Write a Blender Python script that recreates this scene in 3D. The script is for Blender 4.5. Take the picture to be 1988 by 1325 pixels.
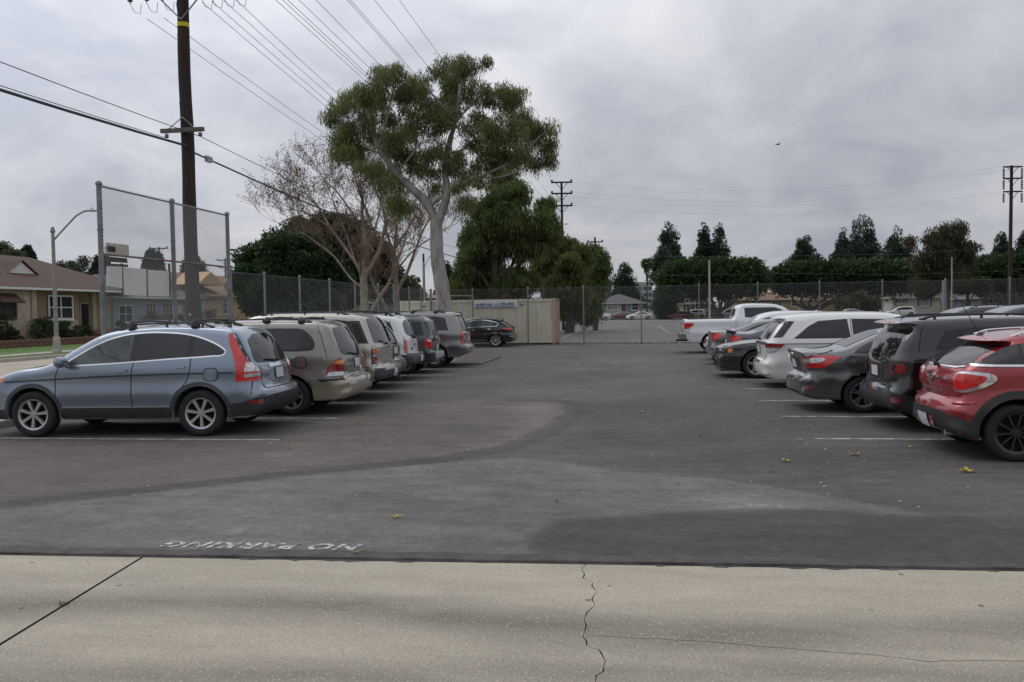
import bpy, bmesh, math, random
import numpy as np
from mathutils import Vector, Matrix
from mathutils.bvhtree import BVHTree
from mathutils.geometry import delaunay_2d_cdt
R = math.radians
random.seed(7); RNG = np.random.default_rng(7)
scene = bpy.context.scene
for o in list(bpy.data.objects): bpy.data.objects.remove(o)
COL = scene.collection
# ---------------------------------------------------------------- camera
F_PX, CW, CH, CAM_H = 1600.0, 1988.0, 1325.0, 1.9
YAW, PITCH, ROLL = R(8.2), math.atan2(58.0, 1600.0), 0.016
_f0 = Vector((-math.sin(YAW), math.cos(YAW), 0)); _r0 = Vector((math.cos(YAW), math.sin(YAW), 0)); _u0 = Vector((0, 0, 1))
FWD = (_f0 * math.cos(PITCH) - _u0 * math.sin(PITCH)).normalized()
_up = (_u0 * math.cos(PITCH) + _f0 * math.sin(PITCH)).normalized()
RGT = (_r0 * math.cos(ROLL) - _up * math.sin(ROLL)).normalized()
UPV = (_up * math.cos(ROLL) + _r0 * math.sin(ROLL)).normalized()
CAMP = Vector((0, 0, CAM_H))
cam_d = bpy.data.cameras.new('camera'); cam = bpy.data.objects.new('camera', cam_d); COL.objects.link(cam)
cam_d.sensor_width = 36.0; cam_d.lens = 36.0 * F_PX / CW; cam_d.clip_start = 0.1; cam_d.clip_end = 3000
cam.matrix_world = Matrix(((RGT.x, UPV.x, -FWD.x, CAMP.x), (RGT.y, UPV.y, -FWD.y, CAMP.y), (RGT.z, UPV.z, -FWD.z, CAMP.z), (0, 0, 0, 1)))
scene.camera = cam
def ray(px, py): return FWD + RGT * ((px - CW / 2) / F_PX) + UPV * ((CH / 2 - py) / F_PX)
def gnd(px, py, z=0.0):
    d = ray(px, py); t = (z - CAM_H) / d.z; p = CAMP + d * t; return Vector((p.x, p.y, z))
def at(px, py, depth):
    """real point that stands `depth` metres ahead of the camera"""
    return CAMP + ray(px, py) * depth
# ---------------------------------------------------------------- world, sun, exposure
world = bpy.data.worlds.new('World'); scene.world = world; world.use_nodes = True
SUN_AZ, SUN_EL = YAW + R(55), R(58)      # hidden sun: ahead and to the left, high
SUN_DIR = Vector((-math.sin(SUN_AZ) * math.cos(SUN_EL), math.cos(SUN_AZ) * math.cos(SUN_EL), math.sin(SUN_EL)))
def build_world():
    nt = world.node_tree; N = nt.nodes; L = nt.links; N.clear()
    out = N.new('ShaderNodeOutputWorld'); bg = N.new('ShaderNodeBackground'); L.new(bg.outputs[0], out.inputs[0])
    tc = N.new('ShaderNodeTexCoord')
    sky = N.new('ShaderNodeTexSky'); sky.sky_type = 'NISHITA'; sky.sun_disc = False
    sky.sun_elevation = SUN_EL; sky.sun_rotation = -SUN_AZ; sky.dust_density = 3.0
    sep = N.new('ShaderNodeSeparateXYZ'); L.new(tc.outputs['Generated'], sep.inputs[0])
    # project the direction on a flat cloud deck so clouds flatten towards the horizon
    add = N.new('ShaderNodeMath'); add.operation = 'MAXIMUM'; L.new(sep.outputs[2], add.inputs[0]); add.inputs[1].default_value = 0.0
    add2 = N.new('ShaderNodeMath'); add2.operation = 'ADD'; L.new(add.outputs[0], add2.inputs[0]); add2.inputs[1].default_value = 0.42
    dx = N.new('ShaderNodeMath'); dx.operation = 'DIVIDE'; L.new(sep.outputs[0], dx.inputs[0]); L.new(add2.outputs[0], dx.inputs[1])
    dy = N.new('ShaderNodeMath'); dy.operation = 'DIVIDE'; L.new(sep.outputs[1], dy.inputs[0]); L.new(add2.outputs[0], dy.inputs[1])
    cmb = N.new('ShaderNodeCombineXYZ'); L.new(dx.outputs[0], cmb.inputs[0]); L.new(dy.outputs[0], cmb.inputs[1])
    n1 = N.new('ShaderNodeTexNoise'); n1.inputs['Scale'].default_value = 1.25; n1.inputs['Detail'].default_value = 6; n1.inputs['Roughness'].default_value = 0.5; n1.inputs['Distortion'].default_value = 0.25
    L.new(cmb.outputs[0], n1.inputs['Vector'])
    n2 = N.new('ShaderNodeTexNoise'); n2.inputs['Scale'].default_value = 3.6; n2.inputs['Detail'].default_value = 7; n2.inputs['Roughness'].default_value = 0.58; n2.inputs['Distortion'].default_value = 0.5
    L.new(cmb.outputs[0], n2.inputs['Vector'])
    mx = N.new('ShaderNodeMix'); mx.data_type = 'FLOAT'; mx.inputs[0].default_value = 0.42
    L.new(n1.outputs[0], mx.inputs[2]); L.new(n2.outputs[0], mx.inputs[3])
    rp = N.new('ShaderNodeValToRGB'); L.new(mx.outputs[0], rp.inputs[0])
    e = rp.color_ramp.elements; e[0].position = 0.40; e[0].color = (0.545, 0.58, 0.665, 1); e[1].position = 0.60; e[1].color = (0.90, 0.905, 0.94, 1)
    m = e.new(0.5); m.color = (0.71, 0.73, 0.795, 1)
    # an overcast dome is brighter overhead than at the horizon
    gr = N.new('ShaderNodeMapRange'); L.new(add.outputs[0], gr.inputs[0]); gr.inputs[1].default_value = 0.0; gr.inputs[2].default_value = 0.42; gr.inputs[3].default_value = 0.70; gr.inputs[4].default_value = 1.06
    # the cloud deck glows broadly round the hidden sun
    dt = N.new('ShaderNodeVectorMath'); dt.operation = 'DOT_PRODUCT'; L.new(tc.outputs['Generated'], dt.inputs[0]); dt.inputs[1].default_value = tuple(SUN_DIR)
    gl = N.new('ShaderNodeMapRange'); gl.interpolation_type = 'SMOOTHSTEP'; L.new(dt.outputs['Value'], gl.inputs[0]); gl.inputs[1].default_value = 0.30; gl.inputs[2].default_value = 1.0; gl.inputs[3].default_value = 0.80; gl.inputs[4].default_value = 1.40
    gm = N.new('ShaderNodeMath'); gm.operation = 'MULTIPLY'; L.new(gr.outputs[0], gm.inputs[0]); L.new(gl.outputs[0], gm.inputs[1])
    mul = N.new('ShaderNodeVectorMath'); mul.operation = 'SCALE'; L.new(rp.outputs[0], mul.inputs[0]); L.new(gm.outputs[0], mul.inputs['Scale'])
    sc = N.new('ShaderNodeVectorMath'); sc.operation = 'SCALE'; L.new(sky.outputs[0], sc.inputs[0]); sc.inputs['Scale'].default_value = 0.06
    mm = N.new('ShaderNodeMix'); mm.data_type = 'RGBA'; mm.inputs[0].default_value = 0.04
    L.new(mul.outputs[0], mm.inputs[6]); L.new(sc.outputs[0], mm.inputs[7])
    L.new(mm.outputs[2], bg.inputs[0]); bg.inputs[1].default_value = 1.0
build_world()
sun_d = bpy.data.lights.new('sun', 'SUN'); sun_d.energy = 0.55; sun_d.angle = R(35); sun_d.color = (1.0, 0.97, 0.93)
sun = bpy.data.objects.new('sun', sun_d); COL.objects.link(sun); sun.rotation_euler = (-SUN_DIR).to_track_quat('-Z', 'Y').to_euler()
scene.view_settings.view_transform = 'Standard'; scene.view_settings.look = 'None'
scene.view_settings.exposure = 0.1; scene.view_settings.gamma = 1.0
scene.view_settings.use_curve_mapping = False
scene.render.engine = 'CYCLES'
# ---------------------------------------------------------------- helpers
def tag(o, label=None, cat=None, group=None, kind=None):
    if label: o['label'] = label
    if cat: o['category'] = cat
    if group: o['group'] = group
    if kind: o['kind'] = kind
    return o
def empty(name, loc=(0, 0, 0), rz=0.0, label=None, cat=None, group=None):
    o = bpy.data.objects.new(name, None); COL.objects.link(o); o.location = loc; o.rotation_euler = (0, 0, rz)
    o.empty_display_size = 0.2
    return tag(o, label, cat, group)
def link(name, me, mat=None, parent=None, smooth=False):
    if mat is not None:
        ms = mat if isinstance(mat, (list, tuple)) else [mat]
        me.materials.clear()
        for m in ms: me.materials.append(m)
    if smooth: me.polygons.foreach_set('use_smooth', np.ones(len(me.polygons), dtype=bool))
    o = bpy.data.objects.new(name, me); COL.objects.link(o)
    if parent is not None: o.parent = parent
    return o
def mesh(name, verts, faces):
    me = bpy.data.meshes.new(name); me.from_pydata([tuple(v) for v in verts], [], faces); me.update(); return me
class MB:
    """collects simple solids into one mesh"""
    def __init__(s): s.v = []; s.f = []; s.mi = []
    def add(s, vs, fs, mi=0):
        b = len(s.v); s.v += [tuple(v) for v in vs]; s.f += [tuple(b + i for i in f) for f in fs]; s.mi += [mi] * len(fs); return s
    def box(s, c, d, M=None, mi=0):
        x, y, z = d[0] / 2, d[1] / 2, d[2] / 2; c = Vector(c)
        vs = [Vector((sx * x, sy * y, sz * z)) for sz in (-1, 1) for sy in (-1, 1) for sx in (-1, 1)]
        vs = [c + (M @ v if M else v) for v in vs]
        return s.add(vs, [(0, 2, 3, 1), (4, 5, 7, 6), (0, 1, 5, 4), (2, 6, 7, 3), (0, 4, 6, 2), (1, 3, 7, 5)], mi)
    def bx(s, a, b, mi=0):
        return s.box([(a[i] + b[i]) / 2 for i in range(3)], [abs(b[i] - a[i]) for i in range(3)], None, mi)
    def tube(s, pts, rad, n=8, cap=True, mi=0):
        pts = [Vector(p) for p in pts]; m = len(pts)
        rs = rad if isinstance(rad, (list, tuple)) else [rad] * m
        vs = []; prev = None
        for i, p in enumerate(pts):
            d = (pts[min(i + 1, m - 1)] - pts[max(i - 1, 0)])
            d = d.normalized() if d.length > 1e-9 else Vector((0, 0, 1))
            if prev is None:
                a = d.orthogonal().normalized()
            else:
                a = prev - d * prev.dot(d)
                a = a.normalized() if a.length > 1e-6 else d.orthogonal().normalized()
            prev = a; b = d.cross(a)
            for k in range(n):
                t = 2 * math.pi * k / n; vs.append(p + (a * math.cos(t) + b * math.sin(t)) * rs[i])
        fs = [(i * n + k, i * n + (k + 1) % n, (i + 1) * n + (k + 1) % n, (i + 1) * n + k) for i in range(m - 1) for k in range(n)]
        if cap: fs += [tuple(range(n - 1, -1, -1)), tuple((m - 1) * n + k for k in range(n))]
        return s.add(vs, fs, mi)
    def prism(s, poly, axis, a, b, mi=0):
        """extrude a 2D polygon; axis 'x','y','z' is the extrusion axis"""
        def P(u, v, w): return {'x': (w, u, v), 'y': (u, w, v), 'z': (u, v, w)}[axis]
        n = len(poly); vs = [P(u, v, a) for u, v in poly] + [P(u, v, b) for u, v in poly]
        fs = [tuple(range(n))[::-1], tuple(range(n, 2 * n))] + [(i, (i + 1) % n, n + (i + 1) % n, n + i) for i in range(n)]
        return s.add(vs, fs, mi)
    def lathe(s, prof, n=24, axis='z', c=(0, 0, 0), mi=0):
        """prof: list of (radius, height)"""
        vs = []; c = Vector(c)
        for r, h in prof:
            for k in range(n):
                t = 2 * math.pi * k / n; u, v = r * math.cos(t), r * math.sin(t)
                vs.append(c + Vector({'z': (u, v, h), 'y': (u, h, v), 'x': (h, u, v)}[axis]))
        m = len(prof)
        fs = [(i * n + k, i * n + (k + 1) % n, (i + 1) * n + (k + 1) % n, (i + 1) * n + k) for i in range(m - 1) for k in range(n)]
        return s.add(vs, fs, mi)
    def build(s, name, mat=None, parent=None, smooth=False, fix=True, bevel=0):
        me = mesh(name, s.v, s.f)
        if any(s.mi): me.polygons.foreach_set('material_index', s.mi)
        if fix or bevel:
            bm = bmesh.new(); bm.from_mesh(me)
            if fix: bmesh.ops.recalc_face_normals(bm, faces=bm.faces[:])
            if bevel:
                bmesh.ops.bevel(bm, geom=[e for e in bm.edges if len(e.link_faces) == 2 and e.calc_face_angle(0) > 0.5], offset=bevel, segments=2, affect='EDGES', profile=0.5)
            bm.to_mesh(me); bm.free()
        o = link(name, me, mat, parent)
        if smooth: shade(me)
        return o
def shade(me, ang=40):
    me.polygons.foreach_set('use_smooth', np.ones(len(me.polygons), dtype=bool))
    me.set_sharp_from_angle(angle=R(ang))
# ---------------------------------------------------------------- materials
MATS = {}
def new_mat(name):
    m = bpy.data.materials.new(name); m.use_nodes = True
    return m, m.node_tree.nodes, m.node_tree.links, m.node_tree.nodes['Principled BSDF']
def mat(name, col, rough=0.6, metal=0.0, coat=0.0, var=0.0, scale=8.0, spec=0.5, bump=0.0, bscale=60.0, emit=None, col2=None, coords='Object', detail=4, lo=0.35, hi=0.65, stretch=None):
    if name in MATS: return MATS[name]
    m, N, L, p = new_mat(name)
    c = (*col, 1)
    p.inputs['Base Color'].default_value = c; p.inputs['Roughness'].default_value = rough; p.inputs['Metallic'].default_value = metal
    p.inputs['Coat Weight'].default_value = coat; p.inputs['Coat Roughness'].default_value = 0.04; p.inputs['Specular IOR Level'].default_value = spec
    tc = None
    def vec():
        nonlocal tc
        if tc is None:
            t = N.new('ShaderNodeTexCoord'); tc = t.outputs[coords]
            if stretch:
                mp = N.new('ShaderNodeMapping'); mp.inputs['Scale'].default_value = stretch; L.new(tc, mp.inputs[0]); tc = mp.outputs[0]
        return tc
    if var or col2:
        n = N.new('ShaderNodeTexNoise'); n.inputs['Scale'].default_value = scale; n.inputs['Detail'].default_value = detail; n.inputs['Roughness'].default_value = 0.62; L.new(vec(), n.inputs['Vector'])
        r = N.new('ShaderNodeValToRGB'); L.new(n.outputs[0], r.inputs[0])
        a = tuple(max(0, x * (1 - var)) for x in col); b = col2 if col2 else tuple(min(1, x * (1 + var)) for x in col)
        r.color_ramp.elements[0].position = lo; r.color_ramp.elements[0].color = (*a, 1); r.color_ramp.elements[1].position = hi; r.color_ramp.elements[1].color = (*b, 1)
        L.new(r.outputs[0], p.inputs['Base Color'])
    if bump:
        n = N.new('ShaderNodeTexNoise'); n.inputs['Scale'].default_value = bscale; n.inputs['Detail'].default_value = 5; L.new(vec(), n.inputs['Vector'])
        b = N.new('ShaderNodeBump'); b.inputs['Strength'].default_value = bump; b.inputs['Distance'].default_value = 0.02; L.new(n.outputs[0], b.inputs['Height']); L.new(b.outputs[0], p.inputs['Normal'])
    if emit:
        p.inputs['Emission Color'].default_value = (*emit[0], 1); p.inputs['Emission Strength'].default_value = emit[1]
    MATS[name] = m; return m
def paint(name, col, metal=0.0, rough=0.32, coat=1.0, dirt=None):
    """car paint: clear coat over base, a little road dust low on the body"""
    if name in MATS: return MATS[name]
    m, N, L, p = new_mat(name)
    if dirt is None: dirt = .02 + .12 * min(1, sum(col) / .9)
    rough *= .62
    p.inputs['Metallic'].default_value = metal; p.inputs['Roughness'].default_value = rough
    p.inputs['Coat Weight'].default_value = coat; p.inputs['Coat Roughness'].default_value = 0.02
    tc = N.new('ShaderNodeTexCoord'); sep = N.new('ShaderNodeSeparateXYZ'); L.new(tc.outputs['Object'], sep.inputs[0])
    n = N.new('ShaderNodeTexNoise'); n.inputs['Scale'].default_value = 6; n.inputs['Detail'].default_value = 6; L.new(tc.outputs['Object'], n.inputs[0])
    mr = N.new('ShaderNodeMapRange'); L.new(sep.outputs[2], mr.inputs[0]); mr.inputs[1].default_value = 0.25; mr.inputs[2].default_value = 0.9; mr.inputs[3].default_value = dirt * 2.4; mr.inputs[4].default_value = dirt * 0.3
    mu = N.new('ShaderNodeMath'); mu.operation = 'MULTIPLY'; L.new(n.outputs[0], mu.inputs[0]); L.new(mr.outputs[0], mu.inputs[1])
    mx = N.new('ShaderNodeMix'); mx.data_type = 'RGBA'; L.new(mu.outputs[0], mx.inputs[0]); mx.inputs[6].default_value = (*col, 1); mx.inputs[7].default_value = (0.20, 0.18, 0.16, 1)
    L.new(mx.outputs[2], p.inputs['Base Color'])
    ra = N.new('ShaderNodeMath'); ra.operation = 'MULTIPLY_ADD'; L.new(mu.outputs[0], ra.inputs[0]); ra.inputs[1].default_value = 1.0; ra.inputs[2].default_value = rough; L.new(ra.outputs[0], p.inputs['Roughness'])
    MATS[name] = m; return m
def leafmat(name, a, b, c=None, trans=0.25, scale=0.35):
    """leaves: colour varies leaf by leaf and branch by branch, a little light passes through"""
    if name in MATS: return MATS[name]
    m, N, L, p = new_mat(name)
    g = N.new('ShaderNodeNewGeometry'); tc = N.new('ShaderNodeTexCoord')
    n = N.new('ShaderNodeTexNoise'); n.inputs['Scale'].default_value = scale; n.inputs['Detail'].default_value = 3; L.new(tc.outputs['Object'], n.inputs[0])
    mx = N.new('ShaderNodeMix'); mx.data_type = 'FLOAT'; mx.inputs[0].default_value = 0.5; L.new(g.outputs['Random Per Island'], mx.inputs[2]); L.new(n.outputs[0], mx.inputs[3])
    r = N.new('ShaderNodeValToRGB'); L.new(mx.outputs[0], r.inputs[0]); e = r.color_ramp.elements
    e[0].position = 0.2; e[0].color = (*a, 1); e[1].position = 0.8; e[1].color = (*b, 1)
    if c: k = e.new(0.93); k.color = (*c, 1)
    L.new(r.outputs[0], p.inputs['Base Color']); p.inputs['Roughness'].default_value = 0.55; p.inputs['Specular IOR Level'].default_value = 0.35
    t = N.new('ShaderNodeBsdfTranslucent'); L.new(r.outputs[0], t.inputs[0])
    ms = N.new('ShaderNodeMixShader'); ms.inputs[0].default_value = trans; L.new(p.outputs[0], ms.inputs[1]); L.new(t.outputs[0], ms.inputs[2])
    L.new(ms.outputs[0], N['Material Output'].inputs[0])
    MATS[name] = m; return m
GLASS = mat('tinted_glass', (0.012, 0.013, 0.015), 0.04, 0, 0, spec=0.6)
GLASS_L = mat('clear_glass_dark_cabin', (0.05, 0.062, 0.058), 0.05, 0, 0, spec=0.7, var=0.5, scale=3.0)  # opaque; lighter blotchy tint stands in for light through the cabin
BLACKP = mat('black_plastic', (0.022, 0.022, 0.023), 0.55, var=0.2, scale=5)
GREYP = mat('grey_plastic', (0.05, 0.052, 0.055), 0.55, var=0.15, scale=5)
RUBBER = mat('tyre_rubber', (0.016, 0.016, 0.016), 0.8, var=0.35, scale=9)
UNDER = mat('underbody_dark', (0.01, 0.01, 0.01), 0.9)
GAP = mat('panel_gap', (0.006, 0.006, 0.006), 0.9)
CHROME = mat('chrome', (0.75, 0.76, 0.78), 0.12, 1.0)
ALLOY = mat('alloy_wheel', (0.50, 0.505, 0.51), 0.32, 0.85)
ALLOYD = mat('dark_wheel', (0.025, 0.025, 0.027), 0.35, 0.3, 0.5)
REDL = mat('red_lens', (0.55, 0.012, 0.012), 0.12, 0, 1.0, var=0.22, scale=30)
REDD = mat('deep_red_lens', (0.22, 0.008, 0.01), 0.12, 0, 1.0, var=0.2, scale=30)
AMBER = mat('amber_lens', (0.75, 0.20, 0.02), 0.15, 0, 1.0)
CLEARL = mat('clear_lens', (0.55, 0.55, 0.56), 0.1, 0.3, 1.0, var=0.4, scale=20)
PLATE = mat('plate_white', (0.60, 0.62, 0.66), 0.4, col2=(0.36, 0.38, 0.46), scale=40, lo=0.5, hi=0.7)
BADGE = CHROME
# ---------------------------------------------------------------- car engine
def catmull(pts, step=0.05):
    """smooth polyline through (x, z[, 1 = corner]) points"""
    P = [np.array(p[:2], float) for p in pts]; C = [len(p) > 2 and p[2] for p in pts]; out = []
    for i in range(len(P) - 1):
        p1, p2 = P[i], P[i + 1]
        p0 = P[i - 1] if i > 0 and not C[i] else 2 * p1 - p2
        p3 = P[i + 2] if i + 2 < len(P) and not C[i + 1] else 2 * p2 - p1
        L = np.linalg.norm(p2 - p1); n = max(1, int(math.ceil(L / step)))
        l0 = max(1e-4, np.linalg.norm(p1 - p0)); l2 = max(1e-4, np.linalg.norm(p3 - p2))
        m1 = ((p1 - p0) / l0 + (p2 - p1) / L) / 2 * L; m2 = ((p2 - p1) / L + (p3 - p2) / l2) / 2 * L
        for k in range(n):
            t = k / n; h = (2 * t**3 - 3 * t * t + 1, t**3 - 2 * t * t + t, -2 * t**3 + 3 * t * t, t**3 - t * t)
            out.append(h[0] * p1 + h[1] * m1 + h[2] * p2 + h[3] * m2)
    out.append(P[-1]); return out
def chaikin(p, it=2):
    p = [np.array(q[:2], float) for q in p]
    for _ in range(it):
        o = []
        for i in range(len(p)):
            a, b = p[i], p[(i + 1) % len(p)]; o += [a * .78 + b * .22, a * .22 + b * .78]
        p = o
    return p
def inside(P, poly):
    P = np.asarray(P, float); poly = np.asarray(poly, float); r = np.zeros(len(P), bool); n = len(poly); x, y = P[:, 0], P[:, 1]
    for i in range(n):
        x1, y1 = poly[i]; x2, y2 = poly[(i + 1) % n]
        if y1 == y2: continue
        c = ((y1 > y) != (y2 > y)) & (x < (x2 - x1) * (y - y1) / (y2 - y1) + x1); r ^= c
    return r
def segdist(P, poly, rad=None):
    P = np.asarray(P, float); A = np.asarray(poly, float); B = np.roll(A, -1, 0); best = np.full(len(P), 1e9); br = np.full(len(P), 1.0)
    for i in range(len(A)):
        d = B[i] - A[i]; q = float(d @ d) + 1e-12; t = np.clip(((P - A[i]) @ d) / q, 0, 1)
        dist = np.linalg.norm(P - (A[i] + t[:, None] * d), axis=1)
        if rad is None:
            best = np.minimum(best, dist)
        else:
            rr = rad[i] * (1 - t) + rad[(i + 1) % len(A)] * t; f = dist / rr
            m = f < best; best = np.where(m, f, best); br = np.where(m, rr, br)
    return (best, br) if rad is not None else best
def circ(cx, cz, r, n=20, a0=0, a1=360):
    return [(cx + r * math.cos(R(a0 + (a1 - a0) * i / n)), cz + r * math.sin(R(a0 + (a1 - a0) * i / n))) for i in range(n + (1 if a1 - a0 < 360 else 0))]
def ring_sector(cx, cz, r0, r1, a0, a1, n=22):
    return circ(cx, cz, r1, n, a0, a1) + circ(cx, cz, r0, n, a0, a1)[::-1]
def ribbon(pts, w):
    P = [np.array(p, float) for p in pts]; l, r = [], []
    for i in range(len(P)):
        d = P[min(i + 1, len(P) - 1)] - P[max(i - 1, 0)]; d /= np.linalg.norm(d) + 1e-9; n = np.array((-d[1], d[0]))
        l.append(P[i] + n * w / 2); r.append(P[i] - n * w / 2)
    return l + r[::-1]
def rect(a, b, c, d): return [(a, b), (c, b), (c, d), (a, d)]
WHEEL_CACHE = {}
def wheel_meshes(Rt, rr, spokes, style, wid):
    key = (Rt, rr, spokes, style, wid)
    if key in WHEEL_CACHE: return WHEEL_CACHE[key]
    h = wid / 2
    t = MB(); t.lathe([(rr - .012, -h * .8), (rr + .01, -h), (Rt - .05, -h * 1.05), (Rt - .015, -h * .92), (Rt, -h * .7), (Rt, h * .7), (Rt - .015, h * .92), (Rt - .05, h * 1.05), (rr + .01, h), (rr - .012, h * .8)], 40, 'y')
    to = t.build('tyre', RUBBER); shade(to.data, 50)
    w = MB(); w.lathe([(0.001, -h * .1), (rr * .62, -h * .1), (rr * .62, h * .1), (rr - .02, h * .1), (rr - .015, h * .75)], 32, 'y')
    wo = w.build('wheel', UNDER); shade(wo.data, 40)
    r = MB(); r.lathe([(rr - .03, h * .55), (rr - .022, h * .86), (rr + .006, h * .95), (rr + .008, h * .8)], 40, 'y')
    r.lathe([(0.001, h * .86), (rr * .17, h * .84), (rr * .22, h * .7), (rr * .22, h * .3)], 20, 'y')
    def spoke(a, w0, w1, r0=.12, r1=.97, tilt=0):
        ca, sa = math.cos(a), math.sin(a); vs = []
        for rad, ww, y in ((rr * r0, w0, h * .80), (rr * .55, (w0 + w1) / 2 * .92, h * .82), (rr * r1, w1, h * .86)):
            for s in (-1, 1):
                for dy, k in ((0, .72), (-h * .34, 1.0)):
                    u, v = rad, s * ww * k + tilt * (rad / rr - .1); vs.append((u * ca - v * sa, y + dy, u * sa + v * ca))
        fs = []
        for i in range(2):
            b = i * 4; fs += [(b, b + 4, b + 6, b + 2), (b, b + 1, b + 5, b + 4), (b + 2, b + 6, b + 7, b + 3)]
        fs += [(0, 2, 3, 1), (8, 9, 11, 10)]; r.add(vs, fs)
    for k in range(spokes):
        a = 2 * math.pi * k / spokes + math.pi / 2
        if style == 'wide': spoke(a, rr * .10, rr * .155)
        elif style == 'five': spoke(a, rr * .20, rr * .13)
        elif style == 'double': spoke(a - .16, rr * .055, rr * .065); spoke(a + .16, rr * .055, rr * .065)
        elif style == 'thin': spoke(a, rr * .055, rr * .075)
        elif style == 'vee': spoke(a, rr * .05, rr * .055, tilt=rr * .2); spoke(a, rr * .05, rr * .055, tilt=-rr * .2)
        b = a + math.pi / spokes
        r.lathe([(.001, h * .9), (.012, h * .9), (.013, h * .8)], 6, 'y', (rr * .155 * math.cos(b) * 1.0, 0, rr * .155 * math.sin(b)))
    ro = r.build('rim', ALLOY); shade(ro.data, 35)
    for o in (to, wo, ro): COL.objects.unlink(o)
    WHEEL_CACHE[key] = (wo.data, to.data, ro.data); return WHEEL_CACHE[key]
class Car:
    def __init__(s, name, L, W, H, top, xr, xf, Rt, Ra, zb, belt, paintm, tumble=0.14, r_end=0.20, r_gh=0.11, r_roof=0.10, sec=None, rear_taper=0.05, front_taper=0.12, flare=0.018,
                 crown=(0.035, 0.06, 0.05), rim=0.22, spokes=7, style='wide', wid=0.21, rimmat=None, grid=0.07, lod=0, inset=0.02):
        s.name, s.L, s.w, s.H, s.xr, s.xf, s.Rt, s.Ra, s.zb, s.belt, s.paint = name, L, W / 2, H, xr, xf, Rt, Ra, zb, belt, paintm
        s.rim = (Rt, rim, spokes, style, wid); s.rimmat = rimmat or ALLOY; s.inset = inset; s.lod = lod; s.crown = crown
        s.root = empty(name)
        w = s.w
        s.sec = sec or [(0, w - .10), (zb, w - .06), (zb + .10, w - .038), (zb + .24, w - .030), (zb + .325, w - .003), (zb + .40, w), (belt - .30, w - .020), (belt - .13, w - .008), (belt - .09, w - .010), (belt - .02, w - .034), (belt + .04, w - .052), (H - .08, w - .052 - tumble), (H + .1, w - .06 - tumble * 1.15)]
        s.pl = [(-.2, rear_taper + .03), (0, rear_taper), (.35, rear_taper * .35), (.9, 0), (L - 1.3, 0), (L - .6, front_taper * .25), (L - .2, front_taper * .7), (L, front_taper), (L + .3, front_taper * 1.3)]
        s.flare = flare
        step = 0.10 if lod else 0.05
        tp = catmull(top, step); xb, xe = tp[0][0], tp[-1][0]; kinds = [0] * len(tp)
        def arch(cx, zc):
            dz = zb - zc; a = math.sqrt(max(1e-4, Ra * Ra - dz * dz)); t0 = math.atan2(dz, a); n = 10 if lod else 18
            return [np.array((cx + Ra * math.cos(t), zc + Ra * math.sin(t))) for t in np.linspace(t0, math.pi - t0, n)]
        bot = []
        def line(x0, x1):
            n = max(2, int(abs(x1 - x0) / .12)); return [np.array((x0 + (x1 - x0) * i / n, zb)) for i in range(1, n)]
        A1, A2 = arch(xf, Rt), arch(xr, Rt)
        bot += line(xe, A1[0][0]) + A1 + line(A1[-1][0], A2[0][0]) + A2 + line(A2[-1][0], xb)
        S = np.array(tp + bot); n0 = len(tp); s.S = S
        n = len(S); d = np.roll(S, -1, 0) - np.roll(S, 1, 0); d /= np.linalg.norm(d, axis=1)[:, None] + 1e-9; Nn = np.stack([-d[:, 1], d[:, 0]], 1)
        rad = np.zeros(n); cr = np.zeros(n)
        for i in range(n):
            nx, nz = Nn[i]; z = S[i][1]
            if i >= n0: rad[i] = .006; continue
            e = r_gh if z > belt + .06 else r_end
            rad[i] = max(.03, r_roof * max(nz, 0)**2 + e * nx * nx) if nz > -.3 else .06
            cr[i] = crown[0] * max(nz, 0)**2 + (crown[1] if nx < 0 else crown[2] * 1.3) * nx * nx
        for _ in range(3):
            q = rad.copy(); q[1:n0 - 1] = (rad[:n0 - 2] + rad[1:n0 - 1] * 2 + rad[2:n0]) / 4; rad = q
            q = cr.copy(); q[1:n0 - 1] = (cr[:n0 - 2] + cr[1:n0 - 1] * 2 + cr[2:n0]) / 4; cr = q
        s.rad = rad
        g = .16 if lod else grid
        xs = np.arange(S[:, 0].min(), S[:, 0].max(), g); zs = np.arange(zb, H, g * .8)
        G = np.array([(x, z) for x in xs for z in zs]); G = G[inside(G, S)]; G = G[segdist(G, S) > .03]
        f, _ = segdist(G, S, rad); G = G[f > 1.08]
        rings = []
        for fr in ((.3, 1.0) if lod else (.06, .22, .5, 1.0)):
            Q = (S - Nn * (rad * fr)[:, None])[rad > .02]; Q = Q[inside(Q, S)]
            f, _ = segdist(Q, S, rad); Q = Q[f > fr * .93]; rings.append(Q)
        I = np.concatenate([G] + rings)
        vs = [Vector(p) for p in S] + [Vector(p) for p in I]
        ov, oe, of, _, _, _ = delaunay_2d_cdt(vs, [], [list(range(n))], 1, 1e-5)
        OV = np.array([(v.x, v.y) for v in ov]); Y = s.half(OV)
        # side shells + strip
        bm = bmesh.new()
        L1 = [bm.verts.new((p[0], y, p[1])) for p, y in zip(OV, Y)]
        Rr = [bm.verts.new((p[0], -y, p[1])) for p, y in zip(OV, Y)]
        for fc in of:
            try:
                bm.faces.new([L1[i] for i in fc]); bm.faces.new([Rr[i] for i in reversed(fc)])
            except ValueError: pass
        Ys = s.half(S); nc = 6 if lod else 12; prev = None; cols = []
        for i in range(n):
            row = []
            for c in range(nc + 1):
                v = math.cos(math.pi * c / nc) * .5 + (1 - 2 * c / nc) * .5
                k = cr[i] * (1 - v * v); row.append(bm.verts.new((S[i][0] + Nn[i][0] * k, v * Ys[i], S[i][1] + Nn[i][1] * k)))
            cols.append(row)
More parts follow.
